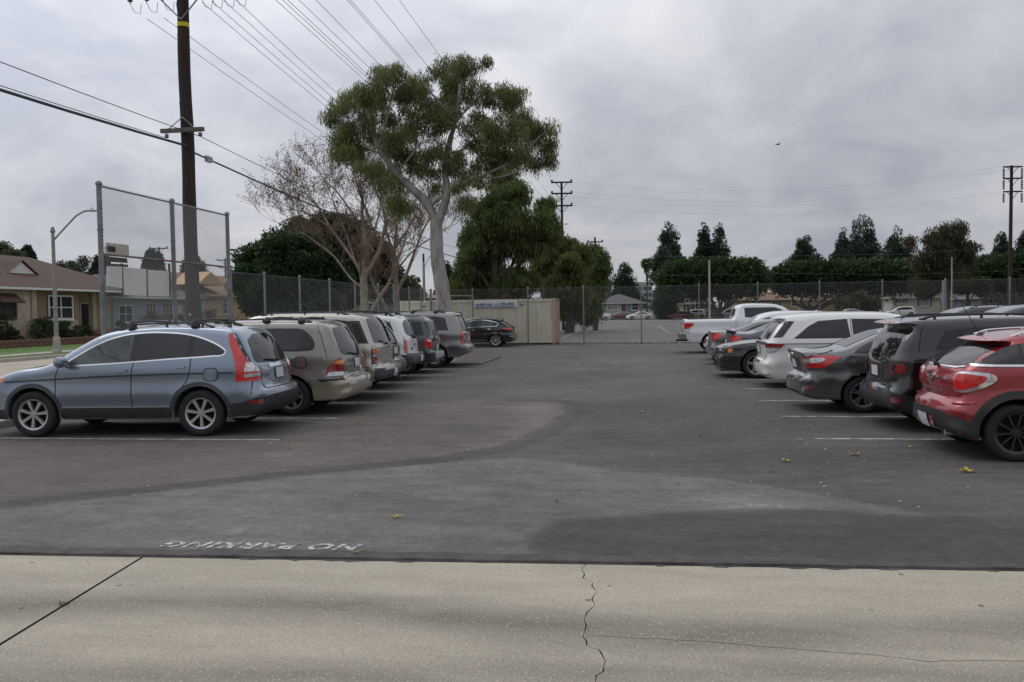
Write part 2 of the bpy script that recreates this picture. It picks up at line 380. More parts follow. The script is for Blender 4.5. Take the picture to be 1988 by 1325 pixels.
        for i in range(n):
            a, b = cols[i], cols[(i + 1) % n]
            for c in range(nc):
                fc = bm.faces.new((a[c], a[c + 1], b[c + 1], b[c]))
                if i >= n0 - 1: fc.material_index = 1
        bmesh.ops.remove_doubles(bm, verts=bm.verts[:], dist=0.0008)
        bmesh.ops.recalc_face_normals(bm, faces=bm.faces[:])
        me = bpy.data.meshes.new('body'); bm.to_mesh(me); s.bvh = BVHTree.FromBMesh(bm); bm.free()
        s.body = link('body', me, [paintm, UNDER], s.root); shade(me, 38)
        u = MB(); u.bx((xr - Ra, -.5, zb + .02), (xf + Ra, .5, zb + .32)); u.build('chassis', UNDER, s.root)
    def half(s, P):
        P = np.asarray(P, float); zz = np.array([k[0] for k in s.sec]); ww = np.array([k[1] for k in s.sec])
        h = sum(np.interp(P[:, 1] + o, zz, ww) for o in (-.03, -.015, 0, .015, .03)) / 5
        px = np.array([k[0] for k in s.pl]); pd = np.array([k[1] for k in s.pl])
        h = h - sum(np.interp(P[:, 0] + o, px, pd) for o in (-.08, 0, .08)) / 3
        for cx in (s.xr, s.xf):
            dd = np.hypot(P[:, 0] - cx, P[:, 1] - s.Rt); h = h + s.flare * np.clip(1 - (dd - s.Ra) / .16, 0, 1) ** 1.5 * (dd >= s.Ra - .02)
        f, r = segdist(P, s.S, s.rad); f = np.clip(f, 0, 1)
        return h - r * (1 - np.sqrt(np.clip(1 - (1 - f) ** 2, 0, 1)))
    # ---- patches laid on the body
    def frame(s, view, side):
        y = side; k = math.sqrt(.5)
        if view == 'S': return lambda u, v: (Vector((u, 5 * y, v)), Vector((0, -y, 0)))
        if view == 'B': return lambda u, v: (Vector((-5, u * y, v)), Vector((1, 0, 0)))
        if view == 'F': return lambda u, v: (Vector((s.L + 5, u * y, v)), Vector((-1, 0, 0)))
        if view == 'T': return lambda u, v: (Vector((u, v * y, 5)), Vector((0, 0, -1)))
        if view in 'WV':     # wraps round the rear (W) or front (V) corner: u is the distance along the plan outline
            rc = .30; a = rc * math.pi / 4; x0 = rc if view == 'W' else s.L - rc; sx = -1 if view == 'W' else 1; py = s.w - rc
            def fr(u, v):
                if u > a: return Vector((x0 - sx * (u - a), 5 * y, v)), Vector((0, -y, 0))
                if u < -a: return Vector((x0 + sx * 5, y * (py + (u + a)), v)), Vector((-sx, 0, 0))
                t = math.pi / 4 * (1 + u / a); d = Vector((sx * math.cos(t), y * math.sin(t), 0))
                return Vector((x0, y * py, v)) + d * 5, -d
            return fr
    def ux(s, x): return .30 * math.pi / 4 + (x - .30)            # W/V coordinate of a side point x metres from the end
    def uy(s, y): return -(.30 * math.pi / 4 + (s.w - .30) - y)     # ... of an end point y metres off the centre line
    def wrap(s, name, pts, mat_, off=.012, view='W', **k):
        """pts: ('x', dist, z) on the side or ('y', offset, z) on the end"""
        return s.add(name, view, [(s.ux(p[1]) if p[0] == 'x' else s.uy(p[1]), p[2]) for p in pts], mat_, off, **k)
    def outline(s, name, view, poly, inner, w=.012, smooth=2, **k):
        p = np.array(chaikin(poly, smooth)); c = p.mean(0); q = c + (p - c) * (1 + w / np.abs(p - c).max(0))
        for o, sd in zip(s.add(name, view, q, GAP, .003, **k), (1, -1)): s.add('panel', view, p, inner, .010, parent=o, sides=(sd,))
    def patch(s, view, side, poly, off):
        g = .12 if s.lod else .055; P = [np.array(p[:2], float) for p in poly]; B = []
        for i in range(len(P)):
            a, b = P[i], P[(i + 1) % len(P)]; n = max(1, int(np.linalg.norm(b - a) / g))
            for k in range(n): B.append(a + (b - a) * k / n)
        B = np.array(B); mn, mxx = B.min(0), B.max(0)
        G = np.array([(x, z) for x in np.arange(mn[0] + g / 2, mxx[0], g) for z in np.arange(mn[1] + g / 2, mxx[1], g)] or [(1e6, 1e6)])
        G = G[inside(G, B)]
        if len(G): G = G[segdist(G, B) > g * .35]
        nb = len(B); pts = np.concatenate([B, G]) if len(G) else B
        ov, oe, of, _, _, _ = delaunay_2d_cdt([Vector(p) for p in pts], [], [list(range(nb))], 1, 1e-6)
        fr = s.frame(view, side); V = []; Nn = []
        for p in ov:
            o, d = fr(p.x, p.y); h, nrm, _, _ = s.bvh.ray_cast(o, d)
            if h is None:
                h, nrm, _, _ = s.bvh.find_nearest(o + d * 4.2)
            if nrm.dot(d) > 0: nrm = -nrm
            m = (nrm * .7 - d * .3).normalized(); V.append(h + m * off); Nn.append(m)
        return V, Nn, [list(f) for f in of], ov, nb
    def add(s, name, view, poly, mat_, off=.006, parent=None, smooth=0, both=True, side=None, label=None, sides=None):
        if smooth: poly = chaikin(poly, smooth)
        res = []
        sd = sides if sides else ((1, -1) if both else ((side or 1),))
        for y in sd:
            V, Nn, F, ov, nb = s.patch(view, y, poly, off)
            # boundary edges of the triangulation get a skirt so that the piece has thickness
            cnt = {}
            for f in F:
                for i in range(len(f)):
                    a, b = f[i], f[(i + 1) % len(f)]; cnt[(a, b)] = cnt.get((a, b), 0) + 1
            bd = [(a, b) for (a, b) in cnt if (b, a) not in cnt]
            vs = list(V); fs = [tuple(f) for f in F]; mp = {}
            def dup(i):
                if i not in mp:
                    mp[i] = len(vs); vs.append(V[i]); vs.append(V[i] - Nn[i] * (off + .012))
                return mp[i]
            for a, b in bd:
                i, j = dup(a), dup(b); fs.append((i, i + 1, j + 1, j))
            me = mesh(name, vs, fs)
            bm = bmesh.new(); bm.from_mesh(me); bmesh.ops.recalc_face_normals(bm, faces=bm.faces[:])
            o0 = V[F[0][0]]; n0 = Nn[F[0][0]]
            bm.faces.ensure_lookup_table()
            if bm.faces[0].normal.dot(n0) < 0:
                for f in bm.faces: f.normal_flip()
            bm.to_mesh(me); bm.free()
            shade(me, 50)
            o = link(name, me, mat_, parent or s.root)
            if label: o['label'] = label
            res.append(o)
        return res
    def seam(s, pts, view='S', w=.009, both=True, off=.0035, mat_=None, name='panel_gap', **k):
        return s.add(name, view, ribbon(pts, w), mat_ or GAP, off, both=both, **k)
    def part(s, name, mb, mat_, parent=None, smooth=True):
        o = mb.build(name, mat_, parent or s.root); 
        if smooth: shade(o.data, 40)
        return o
    def plate(s, x, z, y=0.0, w=.31, h=.155, view='B', off=.012):
        a = s.add('license_plate', view, rect(y - w / 2 - .012, z - h / 2 - .012, y + w / 2 + .012, z + h / 2 + .012), BLACKP, off, both=False)
        s.add('plate_face', view, rect(y - w / 2, z - h / 2, y + w / 2, z + h / 2), PLATE, off + .006, both=False, parent=a[0])
    def handle(s, x, z, w=.20, h=.035, m=None):
        for o in s.add('door_handle', 'S', [(x - w / 2, z), (x - w / 2 + .03, z - h / 2), (x + w / 2 - .03, z - h / 2), (x + w / 2, z), (x + w / 2 - .03, z + h / 2), (x - w / 2 + .03, z + h / 2)], m or s.paint, .032, smooth=1): pass
    def mirror(s, x, z, m=None):
        for y in (1, -1):
            h, _, _, _ = s.bvh.ray_cast(Vector((x, 5 * y, z)), Vector((0, -y, 0))); yy = abs(h.y) if h else s.w - .1
            b = MB(); b.tube([(x, y * (yy - .03), z - .03), (x - .02, y * (yy + .08), z + .01)], .03, 8)
            vs = []; 
            b.lathe([(.001, -.12), (.07, -.11), (.095, -.06), (.10, .04), (.085, .09), (.03, .115), (.001, .118)], 14, 'y')
            nv = 7 * 14; base = len(b.v) - nv
            for i in range(base, len(b.v)):
                vx, vy, vz = b.v[i]; b.v[i] = (x - .01 + vx * .75, y * (yy + .15 + vy * .95), z + .05 + vz * .85)
            s.part('wing_mirror', b, m or s.paint)
    def rails(s, x0, x1, y, z=None, h=.06, m=None, r=.014, feet=True):
        for sd in (1, -1):
            pts = []
            n = 9
            for i in range(n):
                x = x0 + (x1 - x0) * i / (n - 1); hh, _, _, _ = s.bvh.ray_cast(Vector((x, sd * y, 5)), Vector((0, 0, -1)))
                zz = hh.z if hh else s.H - .05; lift = h if 0 < i < n - 1 else .0
                pts.append((x, sd * y, zz + lift))
            b = MB(); b.tube(pts, [r * 1.2] + [r] * (n - 2) + [r * 1.2], 8)
            for k in (1, n // 2, n - 2): b.tube([(pts[k][0], pts[k][1], pts[k][2] - h - .02), pts[k]], [r * 1.7, r], 8)
            s.part('roof_rail', b, m or BLACKP)
    def crossbars(s, xs, y, h=.09):
        for x in xs:
            hh, _, _, _ = s.bvh.ray_cast(Vector((x, y, 5)), Vector((0, 0, -1))); z = (hh.z if hh else s.H) + h
            b = MB(); b.tube([(x, -y, z), (x, 0, z + .02), (x, y, z)], .018, 8)
            for sd in (1, -1): b.lathe([(.07, -h), (.065, -h * .4), (.04, .0), (.02, .03), (.001, .034)], 12, 'z', (x, sd * y, z))
            s.part('roof_bar', b, BLACKP)
    def antenna(s, x, y, ln=.4, ang=40, dirx=-1):
        hh, _, _, _ = s.bvh.ray_cast(Vector((x, y, 5)), Vector((0, 0, -1))); z = hh.z
        b = MB(); b.tube([(x, y, z), (x + dirx * ln * math.cos(R(ang)), y, z + ln * math.sin(R(ang)))], [.006, .004], 6); b.lathe([(.05, -.01), (.035, .02), (.001, .035)], 10, 'z', (x, y, z))
        s.part('antenna', b, BLACKP)
    def wiper(s, y0, z0, y1, z1):
        b = MB()
        P = []
        for t in (0, .5, 1):
            yy, zz = y0 + (y1 - y0) * t, z0 + (z1 - z0) * t; h, n, _, _ = s.bvh.ray_cast(Vector((-5, yy, zz)), Vector((1, 0, 0))); P.append(h - Vector((1, 0, 0)) * .03)
        b.tube(P, .012, 6); b.lathe([(.03, -.03), (.025, .02), (.001, .03)], 8, 'x', P[0]); s.part('wiper', b, BLACKP)
    def wheels(s):
        wm, tm, rm = wheel_meshes(*s.rim); wd = s.rim[4]; rot = random.random()
        for cx in (s.xr, s.xf):
            for y in (1, -1):
                w = bpy.data.objects.new('wheel', wm); COL.objects.link(w); w.parent = s.root
                w.location = (cx, y * (s.w - wd / 2 - s.inset), s.Rt); w.rotation_euler = (0, 0, 0 if y > 0 else math.pi)
                for nm, me in (('tyre', tm), ('rim', rm)):
                    o = bpy.data.objects.new(nm, me); COL.objects.link(o); o.parent = w
                    if nm == 'rim':
                        o.rotation_euler = (0, random.random() * 6, 0)
                        if s.rimmat is not ALLOY:
                            o.material_slots[0].link = 'OBJECT'; o.material_slots[0].material = s.rimmat
    def by_wheel(s, axle, side, px, py, rz, label, cat, group=None, sc=1.0):
        """stand the car so that the given wheel touches the ground at the given picture point"""
        g = gnd(px, py); lx, ly = axle * sc, side * (s.w - .02) * sc
        return s.done(g.x - lx * math.cos(rz) + ly * math.sin(rz), g.y - lx * math.sin(rz) - ly * math.cos(rz), rz, label, cat, group, sc)
    def done(s, x, y, rz, label, cat='car', group=None, sc=1.0):
        s.wheels(); s.root.location = (x, y, 0); s.root.rotation_euler = (0, 0, rz); s.root.scale = (sc, sc, sc); tag(s.root, label, cat, group); return s.root
    def text(s, txt, view, side, u, v, h, mat_, off=.008, stretch=1.0):
        """raised badge lettering"""
        cu = bpy.data.curves.new('badge', 'FONT'); cu.body = txt; cu.size = h * 1.35; cu.extrude = .003; cu.align_x = 'CENTER'; cu.resolution_u = 2
        o = bpy.data.objects.new('badge', cu); COL.objects.link(o)
        dg = bpy.context.evaluated_depsgraph_get(); me = bpy.data.meshes.new_from_object(o.evaluated_get(dg)); bpy.data.objects.remove(o)
        fr = s.frame(view, side); o0, d = fr(u, v); hit, nrm, _, _ = s.bvh.ray_cast(o0, d)
        if nrm.dot(d) > 0: nrm = -nrm
        z = nrm.normalized(); xx = Vector((0, 0, 1)).cross(z).normalized(); yy = z.cross(xx)
        M = Matrix((( xx.x * stretch, yy.x, z.x, hit.x + z.x * off), (xx.y * stretch, yy.y, z.y, hit.y + z.y * off), (xx.z * stretch, yy.z, z.z, hit.z + z.z * off), (0, 0, 0, 1)))
        me.transform(M); return link('badge', me, mat_, s.root)
# ---------------------------------------------------------------- cars, left row (noses towards the street)
LROW = 'cars parked nose-in along the street fence'
RROW = 'cars parked along the right side of the lot'
def blue_suv():
    P = paint('ice_blue_paint', (0.21, 0.258, 0.325), 0.6, 0.34)
    c = Car('parked_car', 4.55, 1.84, 1.65, [(.16, .30, 1), (.05, .38), (0, .50), (.0, .60), (.03, .67), (.10, .715), (.125, .80), (.15, 1.0), (.19, 1.07), (.30, 1.30), (.42, 1.50), (.50, 1.575), (.62, 1.605), (1.1, 1.645), (1.75, 1.655), (2.25, 1.62), (2.60, 1.545), (2.95, 1.36), (3.30, 1.14), (3.48, 1.075), (3.85, 1.02), (4.20, .92), (4.42, .78), (4.52, .62), (4.55, .48), (4.52, .36), (4.42, .26, 1)],
            .98, 3.60, .35, .415, .27, 1.12, P, tumble=.17, r_end=.24, r_gh=.13, rim=.235, spokes=7, style='wide')
    dlo = catmull([(3.16, 1.065, 1), (2.86, 1.27), (2.50, 1.46), (2.2, 1.545), (1.85, 1.578), (1.5, 1.572), (1.15, 1.53), (.86, 1.44), (.66, 1.34), (.585, 1.27), (.62, 1.215), (.8, 1.195), (1.5, 1.155), (2.2, 1.11), (3.16, 1.065, 1)], .08)[:-1]
    c.add('window_trim', 'S', dlo, CHROME, .003)
    def shrink(p, d):
        p = np.array(p); n = len(p); t = np.roll(p, -1, 0) - np.roll(p, 1, 0); t /= np.linalg.norm(t, axis=1)[:, None]; return p - np.stack([t[:, 1], -t[:, 0]], 1) * d
    ctr = np.array(dlo).mean(0); q = shrink(dlo, .022)
    if np.abs(q - ctr).mean() > np.abs(np.array(dlo) - ctr).mean(): q = shrink(dlo, -.022)
    def clip(poly, a, b):   # keep a <= x <= b
        out = []; poly = [tuple(p) for p in poly]
        for lim, sg in ((a, 1), (b, -1)):
            src, out = (poly if sg == 1 else out), []
            for i in range(len(src)):
                p, r = src[i], src[(i + 1) % len(src)]; ip, ir = sg * (p[0] - lim) >= 0, sg * (r[0] - lim) >= 0
                if ip: out.append(p)
                if ip != ir: t = (lim - p[0]) / (r[0] - p[0]); out.append((lim, p[1] + t * (r[1] - p[1])))
        return out
    c.add('window_pillar', 'S', q, BLACKP, .005)
    c.add('window', 'S', clip(q, 2.05, 3.06), GLASS_L, .008); c.add('window', 'S', clip(q, 1.16, 1.93), GLASS, .008); c.add('window', 'S', clip(q, .2, 1.10), GLASS, .008)
    c.add('windshield', 'F', [(-.56, 1.52), (.56, 1.52), (.70, 1.14), (-.70, 1.14)], GLASS, .006, both=False, smooth=1)
    c.add('rear_window', 'B', [(-.52, 1.52), (.52, 1.52), (.68, 1.13), (.55, 1.075), (-.55, 1.075), (-.68, 1.13)], GLASS, .006, both=False, smooth=1)
    c.add('rear_quarter_glass', 'S', [(.47, 1.53), (.56, 1.545), (.40, 1.18), (.28, 1.07), (.21, 1.09)], GLASS, .005, smooth=1)
    a = c.add('tail_light', 'S', [(.535, 1.535), (.59, 1.54), (.555, 1.40), (.455, 1.17), (.42, 1.06), (.24, 1.06), (.29, 1.16), (.43, 1.37)], REDL, .012, smooth=1)
    b = c.wrap('tail_light', [('x', .42, 1.10), ('x', .42, .82), ('x', .05, .82), ('y', .70, .82), ('y', .70, .97), ('x', .05, 1.03), ('x', .16, 1.10)], REDL, .013)
    for k, o in enumerate(b):
        sd = ((1, -1)[k],)
        c.wrap('reverse_lens', [('x', .28, 1.10), ('x', .30, .965), ('y', .715, .965), ('x', .08, 1.05), ('x', .17, 1.10)], CLEARL, .019, parent=o, sides=sd)
        c.wrap('turn_lens', [('x', .30, .935), ('x', .30, .885), ('y', .715, .885), ('y', .715, .935)], CLEARL, .019, parent=o, sides=sd)
    # lower cladding, arches, bumper
    c.add('arch_trim', 'S', ring_sector(.98, .35, .42, .475, 6, 184), GREYP, .012); c.add('arch_trim', 'S', ring_sector(3.6, .35, .42, .475, -4, 174), GREYP, .012)
    c.add('sill', 'S', [(1.42, .26), (3.16, .26), (3.16, .44), (1.42, .44)], BLACKP, .012)
    c.seam([(1.45, .452), (3.14, .452)], w=.012, mat_=CHROME, name='sill_trim', off=.014)
    c.wrap('bumper', [('x', .555, .285), ('x', .56, .48), ('x', .38, .50), ('x', .10, .575), ('y', .55, .60), ('y', 0, .60), ('y', 0, .33), ('y', .6, .33), ('x', .15, .32)], BLACKP, .012)
    c.wrap('reflector', [('x', .22, .545), ('x', .22, .485), ('x', .02, .485), ('x', .02, .545)], REDD, .02)
    c.add('front_bumper', 'S', [(4.05, .27), (4.5, .27), (4.56, .42), (4.05, .42)], BLACKP, .01)
    c.wrap('headlight', [('x', .50, .92), ('x', .52, .87), ('x', .2, .72), ('y', .55, .66), ('y', .5, .74), ('x', .1, .80)], CLEARL, .01, view='V', smooth=1)
    c.wrap('turn_signal', [('x', .49, .915), ('x', .50, .875), ('x', .24, .765), ('x', .2, .84)], AMBER, .016, view='V', smooth=1)
    c.add('grille', 'F', rect(-.42, .60, .42, .72), BLACKP, .01, both=False)
    # doors: gaps, body line, handles
    for pts in ([(3.17, 1.05), (3.22, .9), (3.21, .6), (3.18, .28)], [(2.0, 1.115), (2.03, .9), (2.03, .3)], [(1.12, 1.18), (1.12, 1.0), (1.20, .80), (1.35, .66)], [(.20, .82), (.20, .62)]): c.seam(catmull(pts, .05), w=.012)
    c.seam([(.45, .955), (1.5, .945), (2.6, .915), (3.5, .87), (4.05, .845)], w=.022, mat_=mat('blue_rub_strip', (.03, .04, .06), .4), name='body_moulding', off=.008)
    c.outline('fuel_door', 'S', rect(.70, .84, .90, 1.02), P)
    c.handle(2.18, 1.01); c.handle(1.28, 1.05); c.mirror(3.05, 1.10)
    c.rails(.85, 2.35, .60, h=.055); c.crossbars([1.15, 2.15], .60, .09); c.antenna(.72, .35, .28, 45)
    c.plate(0, .90); c.add('chrome_bar', 'B', [(-.36, 1.0), (.36, 1.0), (.36, 1.05), (.06, 1.05), (.05, 1.08), (-.05, 1.08), (-.06, 1.05), (-.36, 1.05)], CHROME, .03, both=False)
    c.wiper(0, 1.10, .38, 1.13); c.text('CR-V', 'B', 1, .52, .955, .05, CHROME)
    c.seam([(-.62, 1.05), (-.62, .70), (.62, .70), (.62, 1.05)], view='B', both=False)
    for y in (.3, .45, .6): c.add('parking_sensor', 'B', circ(y, .55, .022, 10), GREYP, .022)
    c.add('antenna_fin_base', 'T', rect(.66, -.05, .78, .05), BLACKP, .02, both=False)
    return c
def glassband(c, poly, cuts, m=GLASS, frame=BLACKP, w=.03, off=.004):
    """one dark band with separate panes: cuts = x limits of the pillars"""
    c.add('window_frame', 'S', poly, frame, off)
    P = np.array([p[:2] for p in poly]); ctr = P.mean(0); Q = ctr + (P - ctr) * (1 - w / (P.max(0) - P.min(0)) * 1.6)
    def cl(pl, lim, sg):
        out = []
        for i in range(len(pl)):
            p, r = pl[i], pl[(i + 1) % len(pl)]; ip, ir = sg * (p[0] - lim) >= 0, sg * (r[0] - lim) >= 0
            if ip: out.append(p)
            if ip != ir: t = (lim - p[0]) / (r[0] - p[0]); out.append((lim, p[1] + t * (r[1] - p[1])))
        return out
    xs = [Q[:, 0].min() - .1] + list(cuts) + [Q[:, 0].max() + .1]; res = []
    for i in range(len(xs) - 1):
        pl = cl(cl([tuple(p) for p in Q], xs[i] + .018, 1), xs[i + 1] - .018, -1)
        if len(pl) > 2: res += c.add('window', 'S', pl, m[i] if isinstance(m, (list, tuple)) else m, off + .004)
    return res
def common(c, ws, rw=None, plate=None, wsm=None):
    c.add('windshield', 'F', ws, wsm or GLASS, .005, both=False, smooth=1)
    if rw: c.add('rear_window', 'B', rw, GLASS, .005, both=False, smooth=1)
    if plate: c.plate(0, *plate)
def sym(p): return p + [(-y, z) for y, z in p[::-1]]
def arches(c, m=GREYP, t=.06, off=.012):
    for cx in (c.xr, c.xf): c.add('arch_trim', 'S', ring_sector(cx, c.Rt, c.Ra + .004, c.Ra + t, -6, 186), m, off)
def taupe_van():
    P = paint('taupe_paint', (0.205, 0.198, 0.172), 0.5, 0.36); G = paint('gold_beige_paint', (0.36, 0.315, 0.235), 0.45, 0.36)
    c = Car('parked_van', 5.10, 1.95, 1.72, [(.14, .31, 1), (.02, .40), (0, .55), (.02, .625), (.09, .66), (.15, .70), (.16, .9), (.20, 1.10), (.34, 1.42), (.46, 1.62), (.60, 1.685), (1.0, 1.715), (2.0, 1.725), (2.9, 1.69), (3.2, 1.63), (3.7, 1.32), (4.1, 1.08), (4.6, .96), (4.95, .76), (5.08, .55), (5.02, .32, 1)],
            1.08, 4.12, .345, .41, .27, 1.15, P, tumble=.17, r_end=.26, r_gh=.16, r_roof=.13, rim=.215, spokes=5, style='five')
    c.add('window_frame', 'S', catmull([(2.02, 1.20, 1), (2.02, 1.585, 1), (1.2, 1.59), (.88, 1.565), (.74, 1.46), (.64, 1.30), (.66, 1.205), (.80, 1.18), (1.4, 1.185), (2.02, 1.20, 1)], .08)[:-1], BLACKP, .004)
    c.add('window', 'S', catmull([(1.99, 1.225, 1), (1.99, 1.56, 1), (1.2, 1.565), (.92, 1.54), (.79, 1.44), (.70, 1.30), (.72, 1.235), (.84, 1.21), (1.4, 1.212), (1.99, 1.225, 1)], .08)[:-1], GLASS, .009)
    glassband(c, [(2.08, 1.20), (2.08, 1.585), (2.9, 1.565), (3.2, 1.52), (3.85, 1.14), (3.8, 1.11)], [3.0], [GLASS, GLASS_L])
    common(c, sym([(.62, 1.58), (.78, 1.16)]), None, (.92,))
    c.add('rear_window', 'B', sym([(.50, 1.60), (.60, 1.52), (.70, 1.15), (.60, 1.09), (.3, 1.06)]), GLASS, .006, both=False, smooth=1)
    t = c.wrap('tail_light', [('x', .22, 1.03), ('x', .38, .92), ('x', .46, .70), ('y', .74, .70), ('y', .72, .85), ('y', .74, .98), ('x', .05, 1.04)], REDD, .014, smooth=1)
    for k, o in enumerate(t):
        sd = ((1, -1)[k],)
        c.wrap('turn_lens', [('x', .22, 1.0), ('x', .30, .93), ('y', .76, .93), ('y', .77, 1.0)], AMBER, .02, parent=o, sides=sd, smooth=1)
        c.wrap('reverse_lens', [('x', .37, .79), ('x', .41, .715), ('y', .76, .715), ('y', .76, .79)], CLEARL, .02, parent=o, sides=sd)
    c.wrap('bumper', [('x', .66, .29), ('x', .70, .63), ('x', .3, .655), ('y', .6, .665), ('y', .5, .60), ('y', .3, .575), ('y', 0, .575), ('y', 0, .33), ('y', .6, .325), ('x', .15, .31)], G, .022)
    c.wrap('bumper_trim', [('x', .56, .66), ('x', .54, .625), ('x', .05, .635), ('x', .05, .675)], BLACKP, .03)
    c.seam([(1.55, .30), (1.62, .60), (3.6, .62)], w=.01); c.add('side_cladding', 'S', [(1.56, .28), (3.66, .28), (3.62, .60), (1.62, .60)], G, .012)
    for p in ([(2.05, 1.60), (2.05, .6)], [(3.1, 1.52), (3.12, .6)], [(.62, 1.62), (.50, 1.35), (.40, 1.05)]): c.seam(p, w=.011)
    c.outline('fuel_door', 'S', rect(.78, .88, 1.0, 1.06), P)
    c.handle(3.3, 1.0); c.handle(2.2, 1.0); c.mirror(3.78, 1.08); c.rails(.75, 2.6, .66, h=.05); c.crossbars([.95, 1.6], .66, .06); c.wiper(0, 1.08, .4, 1.12)
    c.add('tailgate_handle', 'B', rect(-.28, 1.005, .28, 1.05), CHROME, .012, both=False)
    c.add('badge', 'B', rect(.42, .74, .62, .765), CHROME, .008, both=False)
    c.wrap('headlight', [('x', .45, .92), ('x', .40, .78), ('y', .5, .74), ('y', .5, .86)], CLEARL, .01, view='V', smooth=1)
    return c
def pewter_suv():
    P = paint('pewter_paint', (0.40, 0.385, 0.345), 0.5, 0.36)
    c = Car('parked_car', 5.05, 2.0, 1.90, [(.12, .46, 1), (.0, .50), (-.02, .62), (0, .715, 1), (.10, .735), (.13, .80), (.14, 1.16), (.17, 1.24), (.28, 1.52), (.38, 1.74), (.47, 1.83), (.65, 1.875), (1.1, 1.90), (2.2, 1.905), (2.9, 1.87), (3.12, 1.80), (3.45, 1.52), (3.75, 1.27), (4.2, 1.20), (4.8, 1.12), (4.98, .95), (5.05, .7), (5.0, .44, 1)],
            1.15, 4.08, .385, .45, .38, 1.22, P, tumble=.17, r_end=.16, r_gh=.13, r_roof=.11, rim=.23, spokes=6, style='wide', wid=.25)
    glassband(c, [(.44, 1.25), (.62, 1.72), (1.0, 1.775), (2.7, 1.775), (3.0, 1.74), (3.55, 1.30), (3.5, 1.26)], [1.35, 2.4], [GLASS, GLASS, GLASS_L], w=.02)
    L = MB()
    for k in range(9):   # slatted pillar vents
        z = 1.30 + k * .045; c.seam([(.35 + k * .021, z), (.50 + k * .019, z)], w=.012, off=.016, mat_=UNDER, name='vent_slat')
    c.add('pillar_panel', 'S', [(.27, 1.25), (.52, 1.25), (.71, 1.74), (.50, 1.74)], BLACKP, .009)
    common(c, sym([(.66, 1.78), (.80, 1.32)]), sym([(.60, 1.80), (.70, 1.72), (.80, 1.28), (.74, 1.245)]))
    t = c.wrap('tail_light', [('x', .17, 1.13), ('x', .17, .80), ('y', .84, .80), ('y', .84, 1.13)], BLACKP, .010)
    for k, o in enumerate(t):
        sd = ((1, -1)[k],)
        c.wrap('turn_lens', [('x', .155, 1.115), ('x', .155, 1.03), ('y', .855, 1.03), ('y', .855, 1.115)], AMBER, .02, parent=o, sides=sd)
        c.wrap('reverse_lens', [('x', .155, 1.015), ('x', .155, .955), ('y', .855, .955), ('y', .855, 1.015)], CLEARL, .02, parent=o, sides=sd)
        c.wrap('stop_lens', [('x', .155, .945), ('x', .155, .815), ('y', .855, .815), ('y', .855, .945)], REDD, .02, parent=o, sides=sd)
    c.wrap('bumper', [('x', .12, .70), ('x', .12, .48), ('y', .80, .48), ('y', 0, .48), ('y', 0, .70)], GREYP, .03)
    c.wrap('bumper_step', [('y', .76, .70), ('y', .76, .65), ('y', 0, .645), ('y', 0, .695)], P, .045)
    c.plate(0, .585, off=.04)
    b = MB(); b.bx((-.22, -.06, .36), (.3, .06, .46)); b.tube([(-.18, 0, .46), (-.18, 0, .56)], .025, 8); c.part('tow_hitch', b, BLACKP)
    for p in ([(1.36, 1.24), (1.36, .95), (1.55, .60), (1.6, .42)], [(2.42, 1.24), (2.44, .4)], [(3.5, 1.24), (3.5, .42)], [(.20, 1.20), (.20, .74)]): c.seam(p, w=.012)
    c.seam([(.25, .74), (.7, .735)], w=.01); c.outline('fuel_door', 'S', circ(.78, 1.0, .12, 16), P, smooth=0)
    c.seam([(-.80, 1.2), (-.80, .74)], view='B', both=False); c.seam([(.80, 1.2), (.80, .74)], view='B', both=False)
    c.handle(2.6, 1.10); c.handle(1.6, 1.10); c.mirror(3.45, 1.27, BLACKP); c.rails(.75, 2.75, .70, h=.05); c.wiper(.1, 1.22, .5, 1.30)
    c.add('tailgate_badge', 'B', [(.24, .88), (.28, .86), (.36, .87), (.38, .90), (.28, .90)], CHROME, .01, both=False)
    c.add('side_moulding', 'S', rect(1.65, .72, 3.45, .78), P, .018)
    c.wrap('headlight', [('x', .2, 1.05), ('x', .18, .9), ('y', .55, .88), ('y', .55, 1.03)], CLEARL, .01, view='V')
    return c
